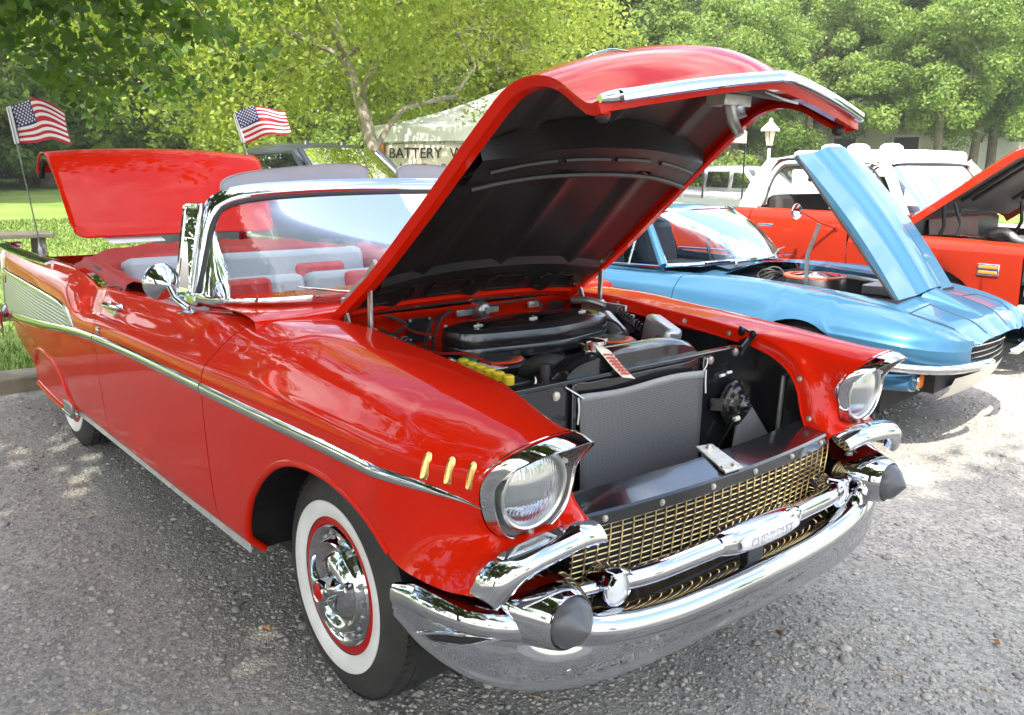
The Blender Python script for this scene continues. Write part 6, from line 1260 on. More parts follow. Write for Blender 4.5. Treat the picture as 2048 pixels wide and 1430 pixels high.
# ================================================================== RED AND WHITE PICKUP
M_tred = paint('truck_red', (.30, .022, .007), .45); M_twhite = paint('truck_white', (.60, .59, .57), .4)
tk = empty('red_pickup', (-.85, 5.75, 0), R(-2)); tag(tk, 'red pickup with white cab roof and open hood beyond the blue coupe', 'truck')
def extr(pts, y0, y1): 
    mb = MB(); prism(mb, [(x, y0, z) for x, z in pts], (0, y1-y0, 0)); return mb
for s in (-1, 1):
    Y0 = s*.98
    def sidep(name, x0, x1, ztop, mat, zlow=.40, n=10, tuck=.06, arch=None):
        G = []
        for x in np.linspace(x0, x1, n):
            zl = zlow
            if arch:
                u = (x-arch)/.42; zl = max(zlow, .36+.42*math.sqrt(max(0, 1-u*u))) if abs(u) < 1 else zlow
            zt = ztop(x) if callable(ztop) else ztop; zz = np.array([zl, max(zl+.01, .55), max(zl+.02, .80), max(zl+.03, .93), zt-.09, zt-.03, zt, zt]); aa = np.array([.04, .015, .0, -.006, -.0, .02, .06, .14]); G.append([(x, s*(.98-a), z) for a, z in zip(aa, zz)])
        mb = MB(); grid(mb, np.array(G)); return mb.build(name, mat, tk, auto=40)
    sidep('front_fender', -.792, .56, lambda x: 1.01-.02*max(0, x), M_tred, .42, 60, arch=-.10)
    do_ = sidep('door', -1.775, -.800, 1.165, M_tred); sidep('cab_corner', -1.96, -1.783, 1.165, M_tred); sidep('bed_side', -4.3, -2.0, 1.12, M_tred, .45, 50, arch=-3.3)
    mb = MB(); box(mb, (-1.60, Y0-s*.004, 1.02), (.17, .014, .034)); h_ = mb.build('door_handle', M_chrome, do_, bevel=.008)
    mb = MB(); lathe(mb, [(0, .012), (s*.008, .010)], 'y', (-1.72, Y0, .93), 12); mb.build('door_lock', M_chrome, do_)
    # window frame / white upper cab
    A, B_ = V3((-.44, s*.86, 1.17)), V3((-.70, s*.72, 1.575))
    mb = MB(); sec = [(.035, -.03), (.035, .03), (-.035, .03), (-.035, -.03)]
    sweep(mb, cr(np.array([(-.40, s*.84, 1.14), (-.50, s*.80, 1.30), (-.62, s*.745, 1.49), (-.70, s*.715, 1.575)]), 10), sec, (0, s*1., .3)); mb.build('a_pillar', M_twhite, tk, bevel=.01)
    mb = MB(); G = []
    for t_ in np.linspace(0, 1, 12):
        z = 1.165+(1.60-1.165)*t_; y = .905-.195*t_**1.2; xf = -1.76+.02*t_+.10*max(0, t_-.75)**1.5*4; G.append([(xf, s*(y-.01), z), (xf-.02, s*y, z), (-1.96+.10*t_+.05*t_**4, s*y, z), (-2.0+.10*t_+.06*t_**4, s*(y-.06), z)])
    grid(mb, np.array(G)); mb.build('b_pillar', M_twhite, tk, auto=50)
    mb = MB(); tube(mb, cr(np.array([(-1.74, s*.90, 1.175), (-1.70, s*.80, 1.45), (-1.64, s*.745, 1.545), (-1.5, s*.73, 1.56), (-.78, s*.73, 1.56), (-.70, s*.74, 1.53), (-.56, s*.80, 1.36), (-.46, s*.86, 1.18)]), 50), .018, 8); mb.build('window_frame', M_twhite, do_)
    mb = MB(); tube(mb, cr(np.array([(-1.70, s*.89, 1.18), (-1.665, s*.80, 1.44), (-1.60, s*.75, 1.52), (-1.45, s*.742, 1.53), (-.82, s*.742, 1.53), (-.74, s*.76, 1.49), (-.60, s*.81, 1.33), (-.52, s*.86, 1.18)]), 50), .010, 6); mb.build('window_seal', M_rub, do_)
    mb = MB(); tube(mb, [(-1.05, s*.87, 1.18), (-1.04, s*.80, 1.35), (-1.03, s*.735, 1.54)], .010, 6); mb.build('vent_post', M_chrome, do_)
    mb = MB(); mb.add([(-1.05, s*.868, 1.18), (-.48, s*.868, 1.18), (-.74, s*.74, 1.53), (-1.03, s*.738, 1.54)], [(0, 1, 2, 3)]); mb.build('vent_glass', M_bglass, do_, smooth=False)
    mb = MB(); lathe(mb, [(-.04, 0), (-.036, .02), (-.02, .05), (-.005, .066), (.0, .068), (.004, .064)], 'x', (-1.10, s*1.26, 1.165), 24, cap=False); mr2 = mb.build('door_mirror', M_chrome, do_); 
    mb = MB(); tube(mb, [(-1.06, s*1.255, 1.165), (-.98, s*1.10, 1.08), (-.90, s*.985, 1.035)], .009, 8); lathe(mb, [(0, .03), (s*.01, .024)], 'y', (-.90, s*.98, 1.035), 12); mb.build('mirror_arm', M_tred, mr2)
    # marker lamp
    mb = MB(); box(mb, (.335, s*.985, .81), (.155, .014, .085)); mk = mb.build('side_marker', M_chrome, tk, bevel=.006)
    for dz in (-.019, .019): mb = MB(); box(mb, (.335, s*.992, .81+dz), (.13, .012, .022)); mb.build('marker_lens', M_amber, mk, bevel=.004)
    # headlamp corner
    mb = MB(); lathe(mb, [(.57, .15), (.62, .145), (.625, .125), (.60, .115)], 'x', (0, s*.74, .80), 28, cap=False); hb2 = mb.build('headlamp', M_chrome, tk)
    mb = MB(); lathe(mb, [(.60, .115), (.615, .08), (.622, 0)], 'x', (0, s*.74, .80), 28, cap=False); mb.build('lens', M_lens, hb2)
    for x in (-.10, -3.3):
        wv = bpy.data.objects.new('wheel', None); COL.objects.link(wv); wv.parent = tk; wv.location = (x, s*.86, .36)
        mb = MB(); lathe(mb, [(s*-.2, .20), (s*-.19, .33), (s*-.16, .36), (s*-.03, .36), (s*0, .33), (s*.006, .27), (s*-.004, .20)], 'y', (0, 0, 0), 40, cap=False); mb.build('tyre', M_tyre, wv)
        mb = MB(); lathe(mb, [(s*-.02, .20), (s*-.01, .18), (s*-.04, .1), (s*0, .06), (s*0, 0)], 'y', (0, 0, 0), 28, cap=False); mb.build('rim', M_steel, wv)
mb = MB(); G = []
for x, hw, z0, z1 in ((-.64, .66, 1.55, 1.570), (-.68, .715, 1.57, 1.598), (-.80, .735, 1.59, 1.632), (-1.2, .74, 1.60, 1.655), (-1.6, .735, 1.60, 1.655), (-1.78, .72, 1.58, 1.63), (-1.86, .69, 1.53, 1.58), (-1.89, .66, 1.46, 1.50)):
    G.append([(x, y*hw, z0+(z1-z0)*(1-abs(y)**4)) for y in np.linspace(-1, 1, 25)])
grid(mb, np.array(G)); rf2 = mb.build('cab_roof', M_twhite, tk, auto=60)
mb = MB(); grid(mb, np.array([[(-.655, y, 1.548), (-.70, y, 1.568), (-.76, y, 1.560)] for y in np.linspace(-.72, .72, 7)])); mb.build('drip_rail', M_twhite, rf2)
Bt = cr(np.array([(-.45, -.80, 1.15), (-.34, -.6, 1.16), (-.29, 0, 1.165), (-.34, .6, 1.16), (-.45, .80, 1.15)]), 24); Ht = cr(np.array([(-.70, -.70, 1.545), (-.64, -.5, 1.55), (-.61, 0, 1.552), (-.64, .5, 1.55), (-.70, .70, 1.545)]), 24)
mb = MB(); grid(mb, np.array([Bt*(1-t_)+Ht*t_ for t_ in np.linspace(0, 1, 6)])); wst = mb.build('windshield', glass('truck_glass', (.42, .50, .52), 1.3), tk)
mb = MB(); lp_ = np.concatenate([Bt, Ht[::-1]]); tube(mb, resample(np.concatenate([lp_, lp_[:1]]), 80, True), .012, 6, closed=True); mb.build('windshield_seal', M_rub, wst)
mb = MB(); tube(mb, [(-.24, -.30, 1.15), (-.32, -.1, 1.19), (-.36, .15, 1.24)], .009, 6); mb.build('wiper', M_blkm, wst)
mb = MB(); box(mb, (-1.93, 0, 1.0), (.03, 1.7, .36)); box(mb, (-1.1, 0, .62), (1.6, 1.75, .4)); box(mb, (-.56, 0, 1.08), (.30, 1.6, .14)); mb.build('cab_interior', plain('truck_cab_red', (.20, .012, .008), .6, vary=.2), tk, bevel=.01)
mb = MB(); box(mb, (0, 0, 0), (.16, 1.55, .52)); mb.build('bench_back', plain('black_cloth', (.02, .018, .018), .8, vary=.3), tk, bevel=.05, loc=(-1.66, 0, 1.02), rot=(0, R(-10), 0))
mb = MB(); mb.add([(-1.95, -.62, 1.20), (-1.95, .62, 1.20), (-1.88, .58, 1.50), (-1.88, -.58, 1.50)], [(0, 1, 2, 3)]); mb.build('back_window', M_bglass, tk, smooth=False)
mb = MB(); a = np.linspace(0, 2*math.pi, 32, endpoint=False); tube(mb, np.stack([-.98-.10*np.sin(a), .40+.2*np.cos(a), 1.20+.15*np.sin(a)], 1), .012, 8, closed=True); mb.build('steering_wheel', M_blkm, tk)
mb = MB(); box(mb, (-3.15, 0, 1.135), (2.28, 1.84, .030)); box(mb, (-2.03, 0, 1.145), (.04, 1.84, .05)); mb.build('bed_cover', plain('tonneau_grey_green', (.105, .115, .095), .85, vary=.15, spec=.1), tk, bevel=.012)
mb = MB(); box(mb, (-3.15, 0, .62), (2.3, 1.7, .5)); box(mb, (-.05, 0, .5), (1.2, 1.3, .36)); mb.build('frame', M_dark, tk)
# truck front: grille, bumper, open engine bay
mb = MB(); box(mb, (.56, 0, .80), (.05, 1.74, .36)); gt = mb.build('grille_surround', M_chrome, tk, bevel=.02)
mb = MB(); box(mb, (.585, 0, .80), (.02, 1.10, .22)); mb.build('grille_inset', M_blkm, gt)
mb = MB(); P = cr(np.array([(.35, -.98, .50), (.55, -.94, .50), (.66, -.70, .50), (.70, 0, .50), (.66, .70, .50), (.55, .94, .50), (.35, .98, .50)]), 40); sweep(mb, P, [(.08, 0), (.07, .02), (0, .035), (-.07, .02), (-.08, 0)], (0, 0, 1)); mb.build('front_bumper', M_chrome, tk, auto=60)
mb = MB(); mb.add([(-.40, -.80, .70), (.5, -.80, .70), (.5, .80, .70), (-.4, .80, .70), (-.40, -.80, 1.0), (.5, -.80, .98), (.5, .80, .98), (-.4, .80, 1.0), (-.40, -.8, 1.12), (-.40, .8, 1.12)], [(0, 1, 2, 3), (0, 4, 5, 1), (2, 6, 7, 3), (0, 3, 9, 8)]); mb.build('engine_bay', M_blkm, tk, smooth=False)
mb = MB(); G = [[(-.38, y, 1.06+.07*math.cos(y*1.4)), (-.36, y, .96), (-.34, y, .8)] for y in np.linspace(-.5, .35, 9)]; grid(mb, np.array(G)); mb.build('heater_case', plain('brown_case', (.10, .03, .02), .5, vary=.3), tk)
mb = MB(); tube(mb, cr(np.array([(.45, -.45, .98), (.30, -.45, .99), (.18, -.44, 1.05), (.08, -.42, 1.02), (.0, -.35, .94)]), 24), .035, 12); tube(mb, [(.50, -.2, .98), (.2, -.2, 1.0)], .02, 8); mb.build('intake_pipe', M_steel, tk)
mb = MB(); lathe(mb, [(.88, .18), (.97, .18), (.985, .14), (.99, 0)], 'z', (-.05, 0, 0), 28); tube(mb, [(-.3, -.78, 1.00), (.1, -.70, 1.02), (.4, -.72, .98)], .012, 6); mb.build('air_filter', M_chrome, tk)
# hood: rear-hinged, raised; we see its ribbed black underside
h0, h1 = V3((-.40, 0, 1.125)), V3((.46, 0, 1.735)); dh = (h1-h0); nh = np.array([-dh[2], 0, dh[0]]); nh /= np.linalg.norm(nh); G = []
for u in np.linspace(0, 1, 16):
    G.append([h0+dh*u+nh*(.045*(1-abs(v)**3)-.05*max(0, u-.90)/.1*1.0-.02*(abs(v) > .97))+np.array([0, v*.86, 0]) for v in np.linspace(-1, 1, 25)])
mb = MB(); G = np.array(G); grid(mb, G); grid(mb, np.stack([G[:, 0], G[:, 0]-nh*.055], 1)); grid(mb, np.stack([G[:, -1], G[:, -1]-nh*.055], 1)); grid(mb, np.stack([G[-1], G[-1]-nh*.06+np.array([-.02, 0, 0])], 1)); ht2 = mb.build('hood', M_tred, tk, auto=50)
mb = MB(); grid(mb, (G[1:-1, 1:-1]-nh*.050)); mb.build('hood_underside', plain('hood_liner', (.07, .062, .055), .6, vary=.25), ht2)
for v in (-.62, -.42, .42, .62):
    mb = MB(); tube(mb, [h0+dh*u-nh*.035+np.array([0, v*.86, 0]) for u in np.linspace(.30, .95, 12)], .016, 6); mb.build('hood_rib', M_blkm, ht2)
for v in (-.6, .6):
    mb = MB(); tube(mb, [(-.20, v*1.15, .98), (-.16, v*1.15, 1.08), (-.18, v*1.15, 1.24)], .016, 8); tube(mb, [(-.06, v*1.15, .98), (-.03, v*1.15, 1.1), (-.10, v*1.15, 1.26)], .014, 8); mb.build('hood_hinge', M_blkm, tk)
# ================================================================== BACKGROUND THINGS
# dark pickup parked behind, facing the lot
M_dgrey = paint('charcoal_paint', (.035, .042, .050), .3, .3)
dp = empty('dark_pickup', (-6.5, 4.0, float(gz(-6.5, 4.0))+.02), R(14)); tag(dp, 'dark grey pickup parked on the grass behind the convertible windshield', 'truck')
def shell(name, mat, secs, par, ny=15, auto=40, pw=5.):
    """closed-top body from (x, half width, low z, top z) sections"""
    G = []
    for x, hw, z0, z1 in secs:
        row = []
        for t_ in np.linspace(-1, 1, ny*2+1):
            a = t_*math.pi/2; row.append((x, hw*np.sign(math.sin(a))*abs(math.sin(a))**(2/pw), z0+(z1-z0)*abs(math.cos(a))**(2/pw)))
        G.append(row)
    mb = MB(); grid(mb, np.array(G), cap0=True, cap1=True); return mb.build(name, mat, par, auto=auto)
shell('body', M_dgrey, [(.75, .70, .45, .78), (.68, .82, .40, .90), (.4, .88, .38, .98), (-.6, .90, .36, 1.06), (-.75, .91, .36, 1.08), (-2.5, .91, .36, 1.08), (-4.3, .90, .40, 1.06), (-4.35, .88, .44, 1.04)], dp)
shell('cab', M_dgrey, [(-1.42, .58, 1.05, 1.66), (-1.55, .66, 1.05, 1.72), (-1.9, .69, 1.05, 1.75), (-2.5, .69, 1.05, 1.74), (-2.62, .66, 1.05, 1.68)], dp)
Bp = cr(np.array([(-.80, -.78, 1.08), (-.62, -.5, 1.08), (-.55, 0, 1.08), (-.62, .5, 1.08), (-.80, .78, 1.08)]), 20); Hp = cr(np.array([(-1.46, -.64, 1.66), (-1.40, -.4, 1.68), (-1.38, 0, 1.685), (-1.40, .4, 1.68), (-1.46, .64, 1.66)]), 20)
mb = MB(); grid(mb, np.array([Bp*(1-t_)+Hp*t_ for t_ in np.linspace(0, 1, 6)])); wp = mb.build('windshield', M_dglass, dp)
mb = MB(); mb.add(np.concatenate([Bp[::4]*.985, Hp[::4]*.985]), []); 
for s in (-1, 1):
    mb = MB(); tube(mb, [(-.80, s*.79, 1.07), (-1.46, s*.655, 1.67)], .035, 8); mb.build('a_pillar', M_dgrey, dp)
    mb = MB(); q = [(-1.02, s*.80, 1.12), (-2.35, s*.80, 1.12), (-2.35, s*.685, 1.60), (-1.55, s*.685, 1.63)]; mb.add(q, [(0, 1, 2, 3)]); wn = mb.build('door_window', M_dglass, dp, smooth=False)
    mb = MB(); P = resample(np.array(q+q[:1]), 50, True); tube(mb, P, .025, 6, closed=True); mb.build('window_frame', M_dgrey, wn)
    mb = MB(); box(mb, (-1.15, s*.98, 1.15), (.10, .18, .15)); mb.build('door_mirror', M_blkm, dp, bevel=.03)
    mb = MB(); box(mb, (.70, s*.66, .84), (.10, .26, .14)); mb.build('headlamp', M_lens, dp, bevel=.02); mb = MB(); box(mb, (.64, s*.82, .84), (.16, .08, .12)); mb.build('corner_lamp', M_amber, dp, bevel=.02)
    for x in (-.05, -3.2):
        wv = bpy.data.objects.new('wheel', None); COL.objects.link(wv); wv.parent = dp; wv.location = (x, s*.84, .36)
        mb = MB(); lathe(mb, [(s*-.2, .20), (s*-.19, .33), (s*-.16, .365), (s*-.0, .365), (s*.06, .34), (s*.075, .28), (s*.06, .21)], 'y', (0, 0, 0), 36, cap=False); mb.build('tyre', M_tyre, wv); mb = MB(); lathe(mb, [(s*.06, .21), (s*.05, .18), (s*.03, .1), (s*.05, .05), (s*.05, 0)], 'y', (0, 0, 0), 28, cap=False); mb.build('rim', M_alum, wv)
mb = MB(); box(mb, (-1.7, 0, .8), (1.6, 1.3, .6)); mb.build('cabin', M_dark, dp)
mb = MB(); box(mb, (.73, 0, .86), (.06, .95, .20)); gg = mb.build('grille', M_chrome, dp, bevel=.02)
for z in (.81, .86, .91): mb = MB(); box(mb, (.765, 0, z), (.012, .88, .016)); mb.build('grille_bar', M_blkm, gg)
mb = MB(); P = cr(np.array([(.5, -.90, .56), (.74, -.80, .56), (.80, 0, .56), (.74, .80, .56), (.5, .90, .56)]), 24); sweep(mb, P, [(.09, 0), (.07, .03), (-.07, .03), (-.09, 0)], (0, 0, 1)); mb.build('front_bumper', M_chrome, dp)
mb = MB(); [lathe(mb, [(1.73, .05), (1.77, .035), (1.78, 0)], 'z', (-1.75, y, 0), 10) for y in (-.3, .3)]; mb.build('roof_lamp', M_blkm, dp)

# white canopy with banner
tn = empty('canopy_tent', (-10.75, 9.25, float(gz(-10.75, 9.25))-.06), R(12)); tn.scale = (1.22, 1.22, 1); tag(tn, 'white peaked canopy tent behind the dark pickup', 'tent')
M_canvas = plain('white_canvas', (.78, .78, .77), .8, vary=.05, vscale=3, bump=.2, bscale=12)
S_ = 1.75; mb = MB(); G = []
pts = [(-S_, -S_), (S_, -S_), (S_, S_), (-S_, S_)]
for k in range(4):
    a, b = V3(pts[k]), V3(pts[(k+1) % 4]); Gk = []
    for t_ in np.linspace(0, 1, 9):
        row = []
        for w in np.linspace(0, 1, 13):
            p = (a*(1-w)+b*w)*(1-t_); sag = -.10*math.sin(math.pi*t_)-.04*math.sin(math.pi*w)*(1-t_); row.append((p[0], p[1], 2.25+.95*t_**1.15+sag))
        Gk.append(row)
    grid(mb, np.array(Gk))
tr_ = mb.build('canopy_top', M_canvas, tn, auto=30)
for k in range(4):
    a, b = V3(pts[k]), V3(pts[(k+1) % 4]); mb = MB(); G = []
    for w in np.linspace(0, 1, 25):
        p = a*(1-w)+b*w; o_ = .012*math.sin(w*40); n_2 = V3((b[1]-a[1], a[0]-b[0]))/np.linalg.norm(b-a); G.append([(p[0], p[1], 2.25-.04*math.sin(math.pi*w)), (p[0]+n_2[0]*o_, p[1]+n_2[1]*o_, 1.97)])
    grid(mb, np.array(G)); mb.build('valance', M_canvas, tn)
    mb = MB(); tube(mb, [(a[0], a[1], 0), (a[0], a[1], 2.25)], .022, 8); mb.build('pole', M_steel, tn)
bn = empty('vinyl_banner', tn.location, R(12)); bn.scale = (1.22, 1.22, 1); tag(bn, 'white vinyl banner with dark lettering hung below the canopy', 'banner')
M_banner = plain('banner_vinyl', (.72, .66, .56), .6, vary=.04); M_ink = plain('banner_ink', (.03, .03, .06), .6)
mb = MB(); G = [[(-S_+.30+w*3.0*0+.02, 0, 0)] for w in (0,)]
# banner hangs on the canopy side that faces the lot (local +x side)
bx0 = S_-.05; mb = MB(); G = [[(-S_+.28+w*2.9, -bx0-.02*math.sin(w*7), z) for z in np.linspace(.95, 1.93, 8)] for w in np.linspace(0, 1, 14)]; grid(mb, np.array(G)); mb.build('banner_sheet', M_banner, bn, solid=.003)
Mt = lambda y, z: Matrix(((1, 0, 0, y), (0, 0, -1, -bx0-.030), (0, 1, 0, z), (0, 0, 0, 1)))
for tx_, sz_, mx_, mz_ in (('BATTERY  W', .26, .42, 1.76), ("Area's True B", .17, .62, 1.52), ('Lees', .24, .46, 1.16)): q = text_obj('banner_text', tx_, sz_, M_ink, bn, Mt(-S_+mx_, mz_), .002, 'LEFT'); q['kind'] = 'stuff'
mb = MB(); box(mb, (-S_+1.6, -bx0-.03, 1.36), (2.5, .004, .008)); mb.build('banner_rule', M_ink, bn)
mb = MB(); mb.add([(-S_+.10, -bx0-.05, 1.55), (-S_+.36, -bx0-.05, 1.56), (-S_+.34, -bx0-.06, 1.98), (-S_+.06, -bx0-.06, 1.98)], [(0, 1, 2, 3)]); of = mb.build('orange_pennant', plain('orange_cloth', (.62, .22, .04), .8, vary=.15), None, smooth=False, solid=.004); of.location = tn.location; of.rotation_euler = (0, 0, R(12)); of.scale = (1.22, 1.22, 1); tag(of, 'orange cloth pennant clipped beside the white banner', 'pennant')

# silver estate on the lower lane
M_silver = paint('silver_paint', (.50, .51, .52), .3, .5)
x, y = at_px(1412, 24); sv = empty('silver_suv', (x+.65, y+2.1, float(gz(x, y))), R(-8)); tag(sv, 'silver sport utility car parked below the lamp post', 'car')
shell('body', M_silver, [(1.55, .62, .45, .80), (1.45, .80, .38, .92), (1.0, .88, .35, 1.02), (.3, .90, .35, 1.10), (-3.0, .90, .35, 1.12), (-3.2, .86, .40, 1.08)], sv)
shell('cabin_shell', M_silver, [(.25, .60, 1.05, 1.12), (-.25, .68, 1.05, 1.45), (-.65, .72, 1.05, 1.68), (-1.2, .74, 1.05, 1.76), (-2.4, .73, 1.05, 1.75), (-3.0, .70, 1.05, 1.60), (-3.15, .66, 1.05, 1.2)], sv, pw=4)
for s in (-1, 1):
    for q in ([(-.10, .82, 1.14), (-.95, .82, 1.14), (-.95, .76, 1.56), (-.55, .76, 1.54)], [(-1.10, .82, 1.14), (-1.95, .82, 1.14), (-1.95, .76, 1.58), (-1.10, .76, 1.58)], [(-2.08, .82, 1.14), (-2.85, .82, 1.16), (-2.75, .76, 1.52), (-2.08, .76, 1.57)]):
        mb = MB(); mb.add([(a, s*b, c) for a, b, c in q], [(0, 1, 2, 3)]); mb.build('side_window', M_dglass, sv, smooth=False)
    mb = MB(); box(mb, (-.05, s*.98, 1.20), (.12, .2, .16)); mb.build('door_mirror', M_silver, sv, bevel=.04)
    for x_ in (.9, -2.2): mb = MB(); lathe(mb, [(s*-.2, .2), (s*-.18, .35), (s*0, .35), (s*.04, .26), (s*.03, 0)], 'y', (x_, s*.86, .35), 28, cap=False); mb.build('wheel', M_tyre, sv)
mb = MB(); mb.add([(.22, -.62, 1.12), (.22, .62, 1.12), (-.60, .60, 1.64), (-.60, -.60, 1.64)], [(0, 1, 2, 3)]); mb.build('windshield', M_dglass, sv, smooth=False)
mb = MB(); box(mb, (-1.7, 0, 1.2), (2.2, 1.3, .6)); mb.build('cabin', M_dark, sv)
# pop-up shelter at the far lane: pale top on thin black legs
x, y = at_px(1392, 19); pu = empty('popup_shelter', (x, y, float(gz(x, y))), R(20)); tag(pu, 'beige pop-up shelter on thin black legs in front of the silver car', 'shelter')
mb = MB(); G = [[(a*(1-t_)*1.4-.9, b*(1-t_)*1.4, 2.35+.75*t_) for a, b in ((-1, -1), (1, -1), (1, 1), (-1, 1))] for t_ in (0, .5, .98)]; grid(mb, np.array(G), cv=True); G = [[(a*1.4-.9, b*1.4, z) for a, b in ((-1, -1), (1, -1), (1, 1), (-1, 1))] for z in (2.1, 2.35)]; grid(mb, np.array(G), cv=True); mb.build('shelter_top', plain('beige_canvas', (.55, .46, .34), .8, vary=.08), pu, smooth=False)
for a, b in ((-1, -1), (1, -1), (1, 1), (-1, 1)): mb = MB(); tube(mb, [(a*1.38-.9, b*1.38, 0), (a*1.38-.9, b*1.38, 2.3)], .02, 6); mb.build('leg', M_blkm, pu)
# lamp post
x, y = at_px(1520, 30); lp2 = empty('lamp_post', (x, y, float(gz(x, y)))); tag(lp2, 'white lamp post with lantern head rising behind the pickup cab', 'lamp'); zL = 1.5+ (338-292)*30/1748.6-float(gz(x, y))
mb = MB(); tube(mb, [(0, 0, 0), (0, 0, .4), (0, 0, .45), (0, 0, zL-.05)], [.09, .08, .055, .048], 12); mb.build('post', plain('white_post', (.68, .67, .64), .5, vary=.06), lp2)
mb = MB(); G = [[(r*math.cos(a), r*math.sin(a), zL+z) for a in np.linspace(0, 2*math.pi, 6, endpoint=False)] for z, r in ((-.05, .10), (0, .12), (.42, .21))]; grid(mb, np.array(G), cv=True, cap0=True); mb.build('lantern', plain('frosted_lantern', (.60, .52, .36), .3, vary=.06), lp2, smooth=False)
mb = MB(); 
for a in np.linspace(0, 2*math.pi, 6, endpoint=False): tube(mb, [(.125*math.cos(a), .125*math.sin(a), zL), (.215*math.cos(a), .215*math.sin(a), zL+.42)], .012, 5)
tube(mb, [(0, 0, zL-.14), (0, 0, zL-.02)], [.05, .10], 10); mb.build('lantern_frame', M_blkm, lp2)
mb = MB(); lathe(mb, [(zL+.40, .33), (zL+.46, .32), (zL+.66, .10), (zL+.68, .07), (zL+.76, .06), (zL+.82, 0)], 'z', (0, 0, 0), 6); mb.build('lantern_cap', MATS['white_post'], lp2, smooth=False)
# camper trailer roofs behind the pickup
x, y = at_px(1735, 20); cmp_ = empty('camper_trailer', (x, y, float(gz(x, y))), R(2)); tag(cmp_, 'white camper trailer with domed roof vents behind the pickup cab', 'trailer'); zr = 1.5+(340-306)*20/1748.6-float(gz(x, y))
M_cam = plain('camper_white', (.80, .80, .79), .5, vary=.04)
mb = MB(); box(mb, (0, 0, .45+(zr-.45)/2), (2.7, 2.2, zr-.45)); mb.build('camper_body', M_cam, cmp_, bevel=.10)
for xx in (-.62, -.05, .62): mb = MB(); G = [[(xx+a*k, b*k-.8, zr+z) for a, b in superell(.20, .20, 3, 20)] for z, k in ((0, 1), (.07, .95), (.12, .6), (.13, .05))]; grid(mb, np.array(G), cv=True); mb.build('roof_vent', M_cam, cmp_)
mb = MB(); box(mb, (.8, -1.11, zr-.75), (.6, .02, .5)); mb.build('camper_window', M_dglass, cmp_)
for xx in (-.4, .5): mb = MB(); lathe(mb, [(-.1, .32), (.1, .32)], 'y', (xx, -1.0, .32), 24); mb.build('wheel', M_tyre, cmp_)
# pale low house across the far lawn
x, y = at_px(2040, 74); hs = empty('pale_house', (x, y, float(gz(x, y))), R(28)); tag(hs, 'long pale low house with grey roof beyond the far lawn', 'house')
M_hwall = plain('pale_wall', (.62, .60, .55), .85, vary=.06); M_roof = plain('grey_shingle', (.26, .25, .23), .9, vary=.25, vscale=2, bump=.3)
mb = MB(); box(mb, (0, 0, 1.45), (34, 8, 2.9)); wl_ = mb.build('wall', M_hwall, hs, smooth=False)
mb = MB(); mb.add([(-17.6, -4.7, 2.85), (17.6, -4.7, 2.85), (17.6, 0, 4.6), (-17.6, 0, 4.6), (17.6, 4.7, 2.85), (-17.6, 4.7, 2.85)], [(0, 1, 2, 3), (3, 2, 4, 5), (0, 3, 5), (1, 4, 2)]); mb.build('roof', M_roof, hs, smooth=False, solid=.12)
for xx in np.arange(-15, 16, 3.4):
    mb = MB(); box(mb, (xx, -4.01, 1.45), (1.3, .06, 1.5)); w2 = mb.build('window', plain('house_pane', (.07, .08, .09), .15) if 'house_pane' not in MATS else MATS['house_pane'], hs); mb = MB()
    for dx, dz, sx, sz in ((0, .78, 1.5, .1), (0, -.78, 1.5, .1), (-.7, 0, .1, 1.6), (.7, 0, .1, 1.6)): box(mb, (xx+dx, -4.03, 1.45+dz), (sx, .08, sz))
    mb.build('window_frame', M_white, w2)
x, y = at_px(1420, 60); hs2 = copy_tree(hs); hs2.location = (x, y, float(gz(x, y))); hs2.rotation_euler = (0, 0, R(-5)); tag(hs2, 'white low building glimpsed between trunks beyond the silver car', 'house')
# shrubs filling the wood edge under the crowns
s1 = make_tree('shrub', 3.6, 3.4, .0, 60, 330, LEAF_D, .24, M_bark, 41, .06, (0, 0), 8, .8); s2 = make_tree('shrub', 4.6, 3.0, .0, 60, 330, LEAF_M, .24, M_bark, 42, .06, (0, 0), 8, .8)
rs = np.random.default_rng(9); used2 = set()
for k, px_ in enumerate(list(np.linspace(-200, 1250, 17))+list(np.linspace(1580, 1800, 4))+list(np.linspace(-150, 1250, 20))):
    src = (s1, s2)[int(rs.integers(0, 2))]; q = src if src.name not in used2 else copy_tree(src); used2.add(src.name); d = rs.uniform(42, 47) if k < 17 else (rs.uniform(70, 74) if k < 21 else rs.uniform(57, 66))
    if px_ < 520 and k < 17: d -= 6
    x, y = at_px(px_+rs.normal(0, 12), d); put(q, x, y, rs.uniform(0, 6), rs.uniform(.8, 1.25)*(1.3 if k >= 21 else 1)); tag(q, 'leafy understorey shrub at the foot of the woodland edge', 'shrub', 'understorey shrubs')
# stone bench end / planter behind the fin
x, y = -11.6, .55; pb_ = empty('stone_table', (x, y, float(gz(x, y))+.0), R(-4)); tag(pb_, 'weathered timber picnic bench behind the tail fin', 'bench')
M_wood = plain('grey_timber', (.095, .088, .072), .9, vary=.25, vscale=6, bump=.4, spec=.1); pb_.name = 'picnic_bench'
for k in range(4): mb = MB(); box(mb, (-.30+.2*k, -.6, .50), (.185, 2.2, .05)); mb.build('plank', M_wood, pb_, bevel=.006)
for yy in (-1.5, .35): mb = MB(); box(mb, (0, yy, .235), (.70, .10, .47)); mb.build('support', M_wood, pb_, bevel=.006)
